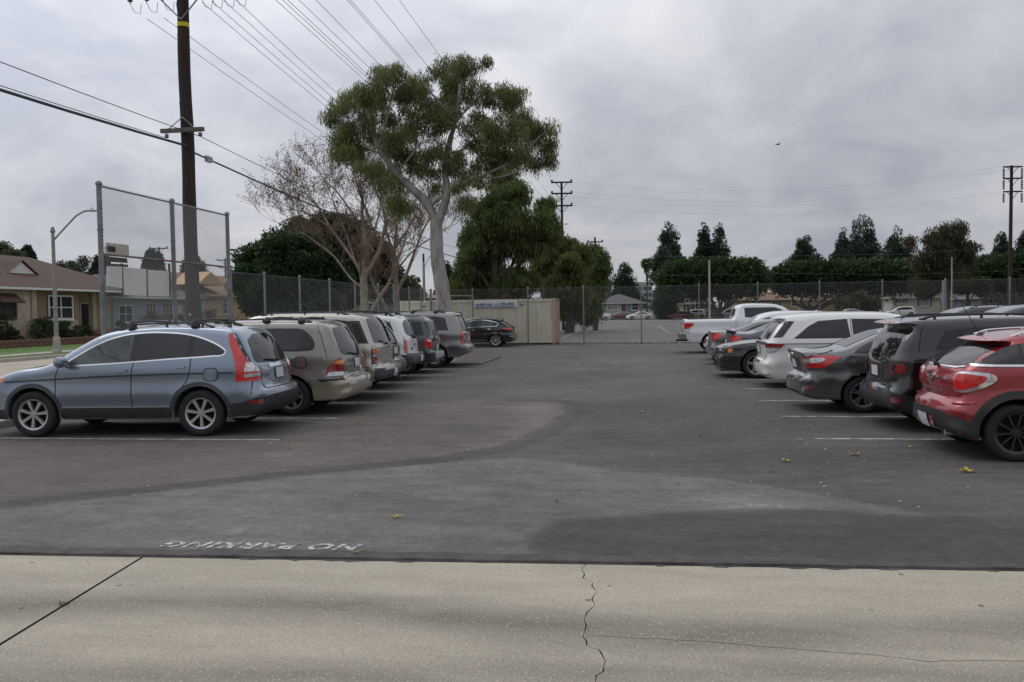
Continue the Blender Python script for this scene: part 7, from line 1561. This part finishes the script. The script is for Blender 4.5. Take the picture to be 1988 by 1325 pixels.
BEIGE = mat('beige_stucco', (.42, .35, .27), .95, var=.1, scale=3); SIDE = mat('tan_siding', (.26, .19, .135), .8, var=.15, scale=3, stretch=(1, 1, 4)); BLUEW = mat('pale_blue_stucco', (.30, .34, .40), .95, var=.08, scale=3); PEACH = mat('peach_stucco', (.56, .37, .21), .95, var=.08, scale=3); BRICKM = mat('red_brick_mass', (.20, .085, .06), .95, var=.3, scale=9)
def house_brown():
    X = -37.0; ya, yb = yx(0, X), yx(200, X); Y0 = ya - 7; W = yb - Y0 + 3.0; H = House('house', (X, Y0, .5), math.pi / 2, 'tan house with brown hip roof and white windows at the left'); f = ya - Y0
    zE = on_plane_x(100, 562, X).z - .5
    bay0, bay1 = yx(50, X) - Y0, yx(146, X) - Y0
    H.mass(0, yx(55, X) - Y0, -.6, 9, zE, BEIGE); H.mass(bay0 + .1, bay1, -.25, 9, zE, BEIGE); H.mass(bay1, W, 1.2, 9, zE, BEIGE)
    H.hip(0, W, -.5, 9, zE + .05, 2.35, .6, ROOF_B)
    # gablets
    for px in (75, -2):
        x = yx(px, X) - Y0; b = MB(); b.prism([(x - 1.25, zE + .98), (x + 1.25, zE + .98), (x, zE + 1.72)], 'y', 1.1, 2.6); g = b.build('gablet', WHITE, H.root)
        b = MB(); b.add([(x - 1.45, .95, zE + .90), (x, .95, zE + 1.82), (x, 3.4, zE + 1.82), (x - 1.45, 3.4, zE + .90)], [(0, 1, 2, 3)]); b.add([(x + 1.45, .95, zE + .90), (x, .95, zE + 1.82), (x, 3.4, zE + 1.82), (x + 1.45, 3.4, zE + .90)], [(0, 1, 2, 3)]); b.build('gablet_roof', ROOF_B, g)
    # siding planks on the bay, one by one
    zs0, zs1 = on_plane_x(100, 622, X).z - .5, zE - .12; n = 11; me = None; wx0, wx1 = yx(86, X) - Y0, yx(130, X) - Y0; wz0, wz1 = on_plane_x(105, 618, X).z - .5, on_plane_x(105, 577, X).z - .5
    for k in range(n):
        z0 = zs0 + (zs1 - zs0) * k / n; h = (zs1 - zs0) / n
        b = MB(); b.prism([(-.30, 0), (-.275, h), (-.252, h), (-.252, 0)], 'x', bay0 + .05, bay1 + .02); o = b.build('siding_plank', SIDE, H.root); o.location = (0, 0, z0)
    H.window(wx0, wz0, wx1 - wx0, wz1 - wz0, -.31, cols=2, rows=2, fw=.12)
    H.window(yx(4, X) - Y0 - 1.3, wz0 + .1, 1.6, 1.3, -.6, cols=2, rows=2, frame=mat('dark_frame', (.08, .06, .05), .6))
    b = MB(); b.prism([(-.6, zE - .35), (-1.3, zE - .85), (-1.3, zE - .95), (-.6, zE - .85)], 'x', yx(4, X) - Y0 - 1.6, yx(12, X) - Y0); b.build('awning', mat('brown_awning', (.07, .035, .03), .8), H.root)
    px = yx(150, X) - Y0; H.window(px + .1, wz0 + .15, 1.35, 1.35, 1.2, cols=2, rows=2); H.door(px + 2.0, .3, .95, 2.1, mat('dark_door', (.03, .022, .02), .5), 1.2)
    b = MB(); b.bx((yx(178, X) - Y0, -.1, .0), (yx(178, X) - Y0 + .35, .25, zE)); b.build('porch_post', BEIGE, H.root)
    ch = yx(165, X) - Y0; H.chimney(ch, 6.5, zE + .6, 1.55, mat('orange_brick', (.28, .10, .06), .9, var=.2, scale=12))
    for k in range(5): b = MB(); b.bx((yx(165, X) - Y0 - .2, -1.9 + k * .32, -.1), (yx(200, X) - Y0, -1.58 + k * .32, .02 + k * .14)); b.build('step', mat('terracotta_step', (.20, .095, .065), .9, var=.2, scale=5), H.root)
    b = MB(); b.tube([(yx(44, X) - Y0, -.66, 0), (yx(44, X) - Y0, -.66, zE)], .05, 6); b.build('downpipe', BEIGE, H.root)
    # porch chair
    cx = yx(155, X); r = empty('porch_chair', (X - .3, cx, .85), 0, 'dark chair on the porch of the tan house', 'chair'); D = mat('dark_iron', (.03, .02, .018), .6)
    b = MB(); b.bx((-.25, -.25, .42), (.25, .25, .47)); b.build('seat', D, r); b = MB(); b.bx((-.28, -.25, .47), (-.23, .25, .95)); b.build('backrest', D, r)
    for sx in (-.22, .22):
        for sy in (-.22, .22): b = MB(); b.tube([(sx, sy, 0), (sx, sy, .43)], .02, 6); b.build('leg', D, r)
    # low brick wall round the bed in front
    w = empty('garden_wall', (-34.6, 0, .2), 0, 'low red brick garden wall between lawn and tan house', 'wall'); BR = mat('garden_brick', (.16, .085, .065), .95, var=.25, scale=7); ys = np.arange(yx(-30, -34.6), yx(215, -34.6), .42); bm_ = None
    c = MB(); c.bx((-.2, ys[0], -.2), (.2, ys[-1] + .4, .44)); c.build('mortar', mat('mortar_grey', (.17, .14, .12), .95), w)
    for r_ in range(3):
        for i, y in enumerate(ys):
            if bm_ is None:
                q = MB(); q.box((0, 0, 0), (.46, .40, .19)); bm_ = q.build('brick', BR, w, bevel=.012).data; bpy.data.objects.remove(w.children[-1])
            o = bpy.data.objects.new('brick', bm_); COL.objects.link(o); o.parent = w; o.location = (random.uniform(-.01, .01), y + (.21 if r_ % 2 else 0), .0 + r_ * .20)
    SG, SR, SD = leafmat('shrub_green', (.02, .05, .012), (.055, .10, .025)), leafmat('shrub_mauve', (.05, .035, .03), (.12, .085, .075)), leafmat('shrub_dark', (.02, .03, .012), (.05, .06, .025))
    for k, (px, w_, h, m, lab) in enumerate(((80, .75, .75, SG, 'rounded green shrub under the white window of the tan house'), (97, .6, .6, SD, 'dark green shrub right of the rounded one under the white window'), (120, .7, .62, SG, 'light green shrub beside the porch of the tan house'), (140, .85, .5, SR, 'mauve shrub in front of the porch steps'), (118, .6, .42, SR, 'small mauve shrub in front of the light green one'), (22, .7, .40, SD, 'low brown shrub by the stucco wall at the left'), (160, .8, .5, SG, 'green shrub at the top of the porch steps'), (3, .7, 1.0, SD, 'dark tall shrub at the left edge by the stucco wall'))): shrub(-35.6, yx(px, -35.6), .5, w_, h, m, lab)
house_brown()
def house_blue():
    X = -38.0; Y0 = yx(200, X) + 1.2; W = yx(392, X) - Y0; H = House('house', (X, Y0, .5), math.pi / 2, 'pale blue house with dark grey roof seen through the backstop screen'); zE = on_plane_x(300, 578, X).z - .5
    H.mass(0, W, 0, 9, zE, BLUEW); H.hip(0, W, 0, 9, zE + .05, 1.9, .6, ROOF_G)
    x = yx(282, X) - Y0
    for k in (0, 2.4): H.window(x + k, zE - 2.0, 1.4, 1.5, 0, cols=3, rows=4, pane=mat('brown_pane', (.10, .085, .07), .2), fw=.06)
    H.window(yx(230, X) - Y0, zE - 1.9, 1.6, 1.2, 0, 2, 2); H.door(yx(340, X) - Y0, .2, 1.0, 2.1, WHITE)
    xe = yx(384, X) - Y0
    for k in range(2): b = MB(); b.bx((xe - 1.5 + k * 1.3, -1.4, 0), (xe - 1.35 + k * 1.3, -1.25, zE)); b.build('porch_post', WHITE, H.root)
    b = MB(); b.bx((xe - 2.2, -1.7, zE - .16), (xe + .6, 0, zE - .02)); b.build('porch_roof', ROOF_G, H.root)
    for px, w_, h, lab in ((300, 1.3, .9, 'wide dark shrub in front of the blue house windows'), (325, 1.2, .75, 'low yellowish shrub before the blue house'), (345, .9, .8, 'dark shrub beside the utility pole before the blue house'), (236, .5, .6, 'small green potted-looking shrub by the blue wall'), (405, 1.2, 1.1, 'reddish bare shrub between the blue and the peach house')): shrub(-36.4, yx(px, -36.4), .5, w_, h, leafmat('shrub_brown', (.04, .032, .02), (.10, .075, .045)) if h > .8 else MATS['shrub_dark'], lab, 2200)
house_blue()
def house_peach():
    X = -38.5; Y0 = yx(392, X) + .5; W = yx(640, X) - Y0; H = House('house', (X, Y0, .5), math.pi / 2, 'peach stucco house with brown roof right of the backstop screen'); zE = on_plane_x(470, 575, X).z - .5
    H.mass(0, W, 0, 10, zE, PEACH); H.hip(0, W, 0, 10, zE + .05, 2.3, .5, ROOF_O, trim=PEACH, gable=True)
    x = yx(400, X) - Y0; b = MB(); b.prism([(x - 2.4, zE + .9), (x + 2.4, zE + .9), (x, zE + 2.1)], 'y', -.6, 2); b.build('gable_front', PEACH, H.root)
    H.window(yx(432, X) - Y0, zE - 1.75, 1.6, 1.5, 0, 2, 3); H.window(yx(508, X) - Y0, zE - 1.6, 1.4, 1.1, 0, 2, 2, frame=mat('grey_frame', (.3, .3, .3), .6)); H.window(yx(560, X) - Y0, zE - 1.6, 1.4, 1.1, 0, 2, 2)
    b = MB(); b.bx((-36.2, yx(486, -36.2), .4), (-36.1, yx(508, -36.2), 1.6)); o = b.build('timber_gate', mat('pale_timber', (.34, .25, .14), .9), None); tag(o, 'pale timber gate panel in front of the peach house', 'gate')
house_peach()
def far_house(px0, px1, yeave, yridge, depth, wall, roof, label, wins=(), ybase=617, gable=False, trim=WHITE, garage=None, door=None, deep=9.0, storey=False):
    a, b_ = at(px0, yeave, depth), at(px1, yeave, depth); zE = (a.z + b_.z) / 2; w = (b_ - a).length; ang = math.atan2(b_.y - a.y, b_.x - a.x); H = House('house', (a.x, a.y, .05), ang, label); rise = (yeave - yridge) * (depth + deep / 2) / F_PX
    H.mass(0, w, 0, deep, zE, wall); H.hip(0, w, 0, deep, zE + .03, rise, .6, roof, trim, gable=gable)
    k = w / (px1 - px0)
    def zz(y): return at((px0 + px1) / 2, y, depth).z
    for q in wins: H.window((q[0] - px0) * k, zz(q[3]), (q[1] - q[0]) * k, zz(q[2]) - zz(q[3]), 0, q[4] if len(q) > 4 else 2, q[5] if len(q) > 5 else 2, shutters=q[6] if len(q) > 6 else None, pane=q[7] if len(q) > 7 else PANE, fw=.12)
    if garage: H.garage((garage[0] - px0) * k, zz(garage[3]), (garage[1] - garage[0]) * k, zz(garage[2]) - zz(garage[3]), garage[4])
    if door: H.door((door[0] - px0) * k, .1, (door[1] - door[0]) * k, zz(door[2]) - .1, mat('dull_door', (.10, .055, .05), .6))
    return H
GREYW = mat('grey_blue_siding', (.24, .27, .30), .9, var=.1, scale=2); CREAM = mat('cream_wall', (.60, .57, .50), .9, var=.06, scale=2); TANW = mat('tan_wall', (.42, .31, .20), .9, var=.1, scale=2); BRKW = mat('brown_wall', (.13, .09, .07), .9, var=.2, scale=3); SHUT = mat('brown_shutter', (.05, .04, .035), .8); GPANE = mat('green_pane', (.10, .20, .15), .3); LPANE = mat('pale_pane', (.34, .36, .37), .2)
def far_houses():
    far_house(1166, 1248, 589, 571, 160, GREYW, ROOF_G, 'small grey house with hip roof behind the far parked cars', [(1180, 1199, 592, 601, 2, 1), (1227, 1239, 590, 603, 1, 2)], garage=(1176, 1206, 591, 617, mat('pale_garage', (.42, .42, .42), .8)), door=(1205, 1215, 592))
    far_house(1296, 1388, 590, 567, 165, BRKW, ROOF_B, 'brown house with a cream garage door left of the cream pole', [(1333, 1340, 591, 603, 1, 1), (1341, 1349, 591, 603, 1, 1)], garage=(1303, 1327, 593, 604, mat('cream_garage', (.62, .58, .42), .8)))
    far_house(1428, 1548, 582, 567, 160, TANW, ROOF_O, 'long tan house with orange-brown roof above the white pickup', [(1500, 1517, 586, 597, 3, 1), (1547 - 10, 1547 - 2, 585, 596, 1, 1), (1470, 1476, 586, 592, 1, 1)])
    far_house(1552, 1640, 582, 568, 168, TANW, ROOF_O, 'tan house partly hidden by the middle clipped tree', [(1597, 1605, 588, 596, 2, 1)])
    far_house(1644, 1722, 580, 565, 162, TANW, ROOF_B, 'brown-roofed house with a green front window on the right', [(1658, 1672, 582, 594, 1, 1, None, GPANE), (1678, 1682, 584, 592, 1, 1)])
    far_house(1713, 1785, 559, 545, 190, CREAM, ROOF_G, 'white two-storey house rising behind the brown-roofed ones', [(1760, 1767, 561, 566, 1, 1)])
    far_house(1733, 1826, 578, 561, 150, CREAM, ROOF_B, 'white house with brown hip roof and shuttered picture window', [(1743, 1756, 580, 588, 2, 1, SHUT), (1786, 1804, 581, 595, 1, 1, SHUT, LPANE)])
    far_house(1838, 1906, 580, 560, 152, mat('tan_grey_wall', (.30, .26, .22), .9), ROOF_B, 'brown-roofed house with a pale garage door beside the grey house', garage=(1852, 1896, 587, 600, mat('pale_garage', (.42, .42, .42), .8)))
    far_house(1868, 1900, 560, 551, 185, TANW, ROOF_B, 'upper storey of a tan house behind the pale garage house', [(1881, 1891, 561, 568, 1, 1)])
    far_house(1906, 2040, 578, 558, 140, mat('slate_blue_wall', (.20, .225, .25), .9), ROOF_G, 'grey-blue house with dark roof at the far right', [(1921, 1926, 581, 589, 1, 1), (1931, 1935, 581, 589, 1, 1), (1948, 1953, 581, 592, 1, 1), (1973, 1978, 580, 592, 1, 1)])
    far_house(770, 868, 578, 571, 120, mat('dark_red_wall', (.11, .06, .05), .9, var=.2, scale=2), mat('orange_tile', (.26, .12, .075), .9, var=.2, scale=4), 'low dark red building with orange roof behind the bare sycamores', [(783, 790, 585, 596, 2, 2), (838, 848, 585, 600, 2, 2)])
    far_house(712, 768, 582, 570, 104, mat('mauve_wall', (.17, .14, .15), .9), ROOF_G, 'dull mauve house behind the bare sycamore trunk', [(714, 722, 596, 604, 1, 1)])
    far_house(650, 706, 588, 575, 100, mat('yellow_cream_wall', (.50, .40, .24), .9), ROOF_B, 'cream house glimpsed under the round green tree', [(664, 670, 592, 600, 1, 1)])
far_houses()
def far_skyline():
    b = MB()
    rr = random.Random(4)
    p = at(1140, 604, 420)
    for k in range(14):
        q = at(1030 + k * 22, 604, 420 + rr.uniform(-40, 40)); h = rr.uniform(5, 10.5); w = rr.uniform(5, 12)
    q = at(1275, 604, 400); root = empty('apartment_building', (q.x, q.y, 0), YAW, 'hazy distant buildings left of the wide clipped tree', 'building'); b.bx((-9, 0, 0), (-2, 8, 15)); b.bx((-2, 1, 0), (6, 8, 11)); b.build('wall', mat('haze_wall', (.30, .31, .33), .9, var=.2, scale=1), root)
    for r_ in range(4):
        for c in range(3): w = MB(); w.bx((-8.3 + c * 2.2, -.1, 2 + r_ * 3), (-7.1 + c * 2.2, .05, 3.6 + r_ * 3)); w.build('window', PANE, root)
far_skyline()
# ---------------------------------------------------------------- cars in place
PI = math.pi
_a, _b = gnd(390, 848), gnd(65, 850); _c = blue_suv(); _c.by_wheel(_c.xr, 1, 390, 848, math.atan2(_b.y - _a.y, _b.x - _a.x), 'light blue SUV with black roof rack, nearest car on the left', 'SUV', LROW, (_b - _a).length / 2.62)
_c = taupe_van(); _c.by_wheel(_c.xr, 1, 566, 808, PI + .07, 'taupe minivan with gold lower bumper next to the blue SUV', 'minivan', LROW, 1.03)
pewter_suv().done(-5.40, 18.15, PI + .05, 'large beige-silver SUV with amber and red square tail lights', 'SUV', LROW)
slate_suv().done(-5.92, 20.65, PI + .05, 'dark grey SUV with red lamps up its rear pillar', 'SUV', LROW)
white_offroad().done(-6.08, 23.1, PI + .05, 'white off-road SUV with tall roof rack in the left row', 'SUV', LROW)
charcoal_boxy().done(-6.05, 25.65, PI + .05, 'boxy charcoal car with a silver rear bumper', 'car', LROW)
silver_suv().done(-5.58, 28.5, PI + .05, 'large grey-silver SUV with tall red tail lights, last of the left row', 'SUV', LROW)
black_crossover().done(-6.15, 44.2, PI, 'black crossover with chrome window outline parked by the container', 'crossover')
red_hatch().done(3.86, 11.42, -.01, 'red hatchback with black wheels and cladding at the right edge', 'car', RROW)
black_boxy().done(3.80, 13.75, 0, 'boxy glossy black SUV beside the red hatchback', 'SUV', RROW)
grey_sedan().done(3.0, 16.1, 0, 'dark grey sedan with wide red and clear tail lights', 'sedan', RROW)
white_van().done(3.03, 20.6, 0, 'white minivan with sloping rear window in the right row', 'minivan', RROW)
black_muscle().done(2.36 + 5.08, 23.6, PI, 'dusty black sedan backed in with its headlights towards the aisle', 'sedan', RROW)
sedan('b', paint('navy_paint', (.018, .026, .055), .3, .34), spoiler=True).done(2.9, 26.05, 0, 'dark blue sedan with a rear spoiler behind the dusty black one', 'sedan', RROW)
sedan('g', paint('grey_green_paint', (.13, .135, .13), .5, .36)).done(2.6, 28.65, 0, 'grey sedan parked between the dark blue sedan and the pickup', 'sedan', RROW)
crossover('w', paint('clean_white_paint', (.72, .73, .74), 0, .38), rails=False, H=1.72).done(2.75 + 4.65, 31.3, PI, 'white crossover backed in beside the white pickup', 'crossover', RROW)
white_pickup().done(2.15, 36.4, 0, 'white pickup truck with crew cab, last of the right row', 'pickup truck', RROW, 1.05)
crossover('k', paint('dark_graphite_paint', (.035, .037, .042), .4, .36), rails=True, H=1.80).done(8.4 + 4.65, 28.6, PI, 'dark SUV with roof rails facing the boxy black SUV from the next row', 'SUV')
crossover('k2', paint('dark_steel_paint', (.055, .06, .068), .45, .36), rails=False, H=1.82).done(8.4 + 4.65, 25.2, PI, 'dark steel-grey SUV facing the red hatchback from the next row', 'SUV')
# far street and kerbside cars
def far_car(kind, px, py, col, head, label, cat='car', metal=.0, depth=None, yaw=None):
    c = sedan('f', paint('far_' + label.replace(' ', '_')[:30], col, metal, .36), lod=1) if kind == 'sedan' else crossover('f', paint('far_' + label.replace(' ', '_')[:30], col, metal, .36), lod=1)
    p = gnd(px, py) if depth is None else at(px, py, depth); p.z = 0
    rz = (YAW if yaw is None else yaw) + (0 if head > 0 else PI); u = Vector((math.cos(rz), math.sin(rz), 0)); q = p - u * (c.L / 2); return c.done(q.x, q.y, rz, label, cat)
D_ = 146
far_car('sedan', 1160, 619, (.50, .51, .52), -1, 'silver sedan parked in front of the small grey house', 'sedan', .3, depth=143)
far_car('sedan', 1205, 619, (.10, .02, .02), -1, 'dark red sedan half hidden behind the white one', 'sedan', depth=150)
far_car('sedan', 1242, 619, (.70, .70, .68), -1, 'white sedan parked across the far street', 'sedan', depth=145)
far_car('sedan', 1321, 617, (.24, .03, .03), -1, 'bright red sedan near the walking person', 'sedan', depth=147)
far_car('suv', 1345, 616, (.66, .66, .66), -1, 'white van behind the red sedan', 'van', depth=151)
far_car('suv', 1413, 615, (.72, .72, .72), -1, 'white crossover seen past the pickup bed', 'crossover', depth=147)
far_car('sedan', 1645, 603, (.26, .27, .28), -1, 'grey sedan roof above the white minivan', 'sedan', .4, depth=118)
far_car('suv', 1745, 604, (.70, .70, .70), -1, 'white SUV in front of the shuttered white house', 'SUV', depth=122)
far_car('suv', 1360, 612, (.05, .05, .055), -1, 'dark SUV parked in the driveway of the brown house', 'SUV', depth=158)
c_ = crossover('s', paint('slate_street_paint', (.20, .21, .24), .5, .36), rails=True); c_.done(-26.8, 41.0 + 4.65, -PI / 2, 'grey SUV parked across the street seen through the backstop screen', 'SUV')
# person walking by the red sedan
def person():
    p = at(1336, 604, 138); base = Vector((p.x, p.y, .02)); root = empty('person', base, YAW, 'person in dark navy clothes walking past the red sedan', 'person')
    me = bpy.data.meshes.new('body'); V = [(0, 0, .95), (0, 0, 1.15), (0, 0, 1.42), (0, 0, 1.52), (0, -.02, 1.66), (-.19, 0, 1.40), (-.24, .04, 1.12), (-.22, -.06, .88), (.19, 0, 1.40), (.24, -.03, 1.12), (.22, -.10, .90), (-.10, 0, .92), (-.11, .06, .50), (-.11, .16, .08), (.10, 0, .92), (.12, -.10, .50), (.11, -.12, .06), (-.11, .06, .03), (.11, -.24, .03)]
    E = [(0, 1), (1, 2), (2, 3), (3, 4), (2, 5), (5, 6), (6, 7), (2, 8), (8, 9), (9, 10), (0, 11), (11, 12), (12, 13), (0, 14), (14, 15), (15, 16), (13, 17), (16, 18)]; Rd = [.17, .17, .19, .07, .11, .085, .06, .045, .085, .06, .045, .11, .08, .055, .11, .08, .055, .045, .045]
    me.from_pydata(V, E, []); o = link('body', me, mat('navy_clothes', (.02, .024, .04), .9), root); sk = o.modifiers.new('skin', 'SKIN'); o.modifiers.new('sub', 'SUBSURF').levels = 2
    for v, r in zip(me.skin_vertices[0].data, Rd): v.radius = (r, r * .85)
    me.skin_vertices[0].data[0].use_root = True
    b = MB(); b.lathe([(.118, -.02), (.128, .03), (.11, .09), (.06, .125), (.001, .13)], 12, 'z', (0, .0, 1.68)); b.build('hair', mat('dark_hair', (.02, .016, .014), .8), root, smooth=True)
    for s in (-1, 1): b = MB(); b.lathe([(.04, .0), (.045, -.04), (.03, -.09), (.001, -.11)], 8, 'z', (s * .22, -.08, .90)); b.build('hand', mat('skin_tone', (.30, .18, .13), .7), root, smooth=True)
person()
# fallen leaves, each its own thing
def fallen_leaf(px, py, size, col, label, rot):
    p = gnd(px, py); root_m = leafmat('fallen_' + label.split()[0] + str(px), tuple(c * .7 for c in col), col, None, .2, 20); n = 22; V = [(0, 0, .012)]
    rr = random.Random(px)
    for k in range(n):
        a = 2 * math.pi * k / n; lob = .55 + .45 * abs(math.cos(a * 2.5)) ** 1.6; r = size * lob * (1 + .12 * rr.uniform(-1, 1)); V.append((r * math.cos(a), r * math.sin(a) * .8, .012 + size * .45 * abs(math.sin(a * 1.5 + px)) * lob))
    F = [(0, 1 + k, 1 + (k + 1) % n) for k in range(n)]; b = MB(); b.add(V, F); b.tube([(-size * .5, 0, .01), (-size * 1.0, -.01, .02), (-size * 1.4, .01, .035)], .0035, 5); o = b.build('fallen_leaf', root_m, fix=False); o.location = (p.x, p.y, .003); o.rotation_euler = (0, 0, rot); tag(o, label, 'leaf')
Y_, B_, G_ = (.62, .46, .06), (.46, .30, .14), (.42, .44, .09)
for a in ((770, 1006, .055, Y_, 'small yellow leaf alone in the middle foreground asphalt', .5), (1878, 917, .11, Y_, 'large curled yellow leaf nearest the red hatchback wheel', .2), (1660, 885, .085, B_, 'tan dry leaf left of the red hatchback', .3), (1525, 897, .075, G_, 'yellow-green leaf in the aisle before the right row', 1.9), (1552, 857, .06, Y_, 'yellow leaf just left of the nearest right stall line', 1.2), (1766, 870, .05, Y_, 'small yellow leaf under the end of the nearest right stall line', 2.2), (564, 872, .055, B_, 'brown leaf just beyond the end of the nearest left stall line', .9), (1247, 802, .07, B_, 'dark brown leaf in the middle of the aisle', .4), (1361, 847, .05, (.12, .08, .05), 'small dark leaf in the aisle right of centre', 1.1), (1421, 739, .10, B_, 'tan leaf on the stall line by the white minivan', .2), (692, 1076, .03, B_, 'tiny tan leaf by the lettering at the asphalt edge', .6), (698, 823, .06, B_, 'brown leaf behind the taupe minivan', .3)): fallen_leaf(a[0], a[1], a[2] * .78, *a[3:])
def bird(px, py, depth, s, label):
    p = at(px, py, depth); root = empty('bird', p, .6, label, 'bird'); D = mat('bird_black', (.015, .015, .017), .8)
    b = MB(); b.lathe([(.001, -.22), (.035, -.16), (.06, -.04), (.055, .06), (.035, .12), (.045, .16), (.03, .20), (.001, .24)], 10, 'x'); o = b.build('body', D, root, smooth=True)
    for sd in (-1, 1): w = MB(); w.add([(.08, sd * .03, .02), (.14, sd * .25, .14), (.02, sd * .48, .10), (-.06, sd * .30, .10), (-.10, sd * .04, .02)], [(0, 1, 2, 3, 4)]); w.add([(.08, sd * .03, .01), (.14, sd * .25, .125), (.02, sd * .48, .09), (-.06, sd * .30, .085), (-.10, sd * .04, .01)], [(4, 3, 2, 1, 0)]); w.build('wing', D, root, fix=False)
    t = MB(); t.prism([(-.20, -.02), (-.36, -.07), (-.36, .07), (-.20, .02)], 'z', -.008, .008); t.build('tail', D, root)
    root.scale = (s, s, s)
bird(1510, 281, 60, .75, 'black bird gliding in the right half of the sky'); bird(462, 405, 90, .3, 'tiny bird right of the backstop screen top')
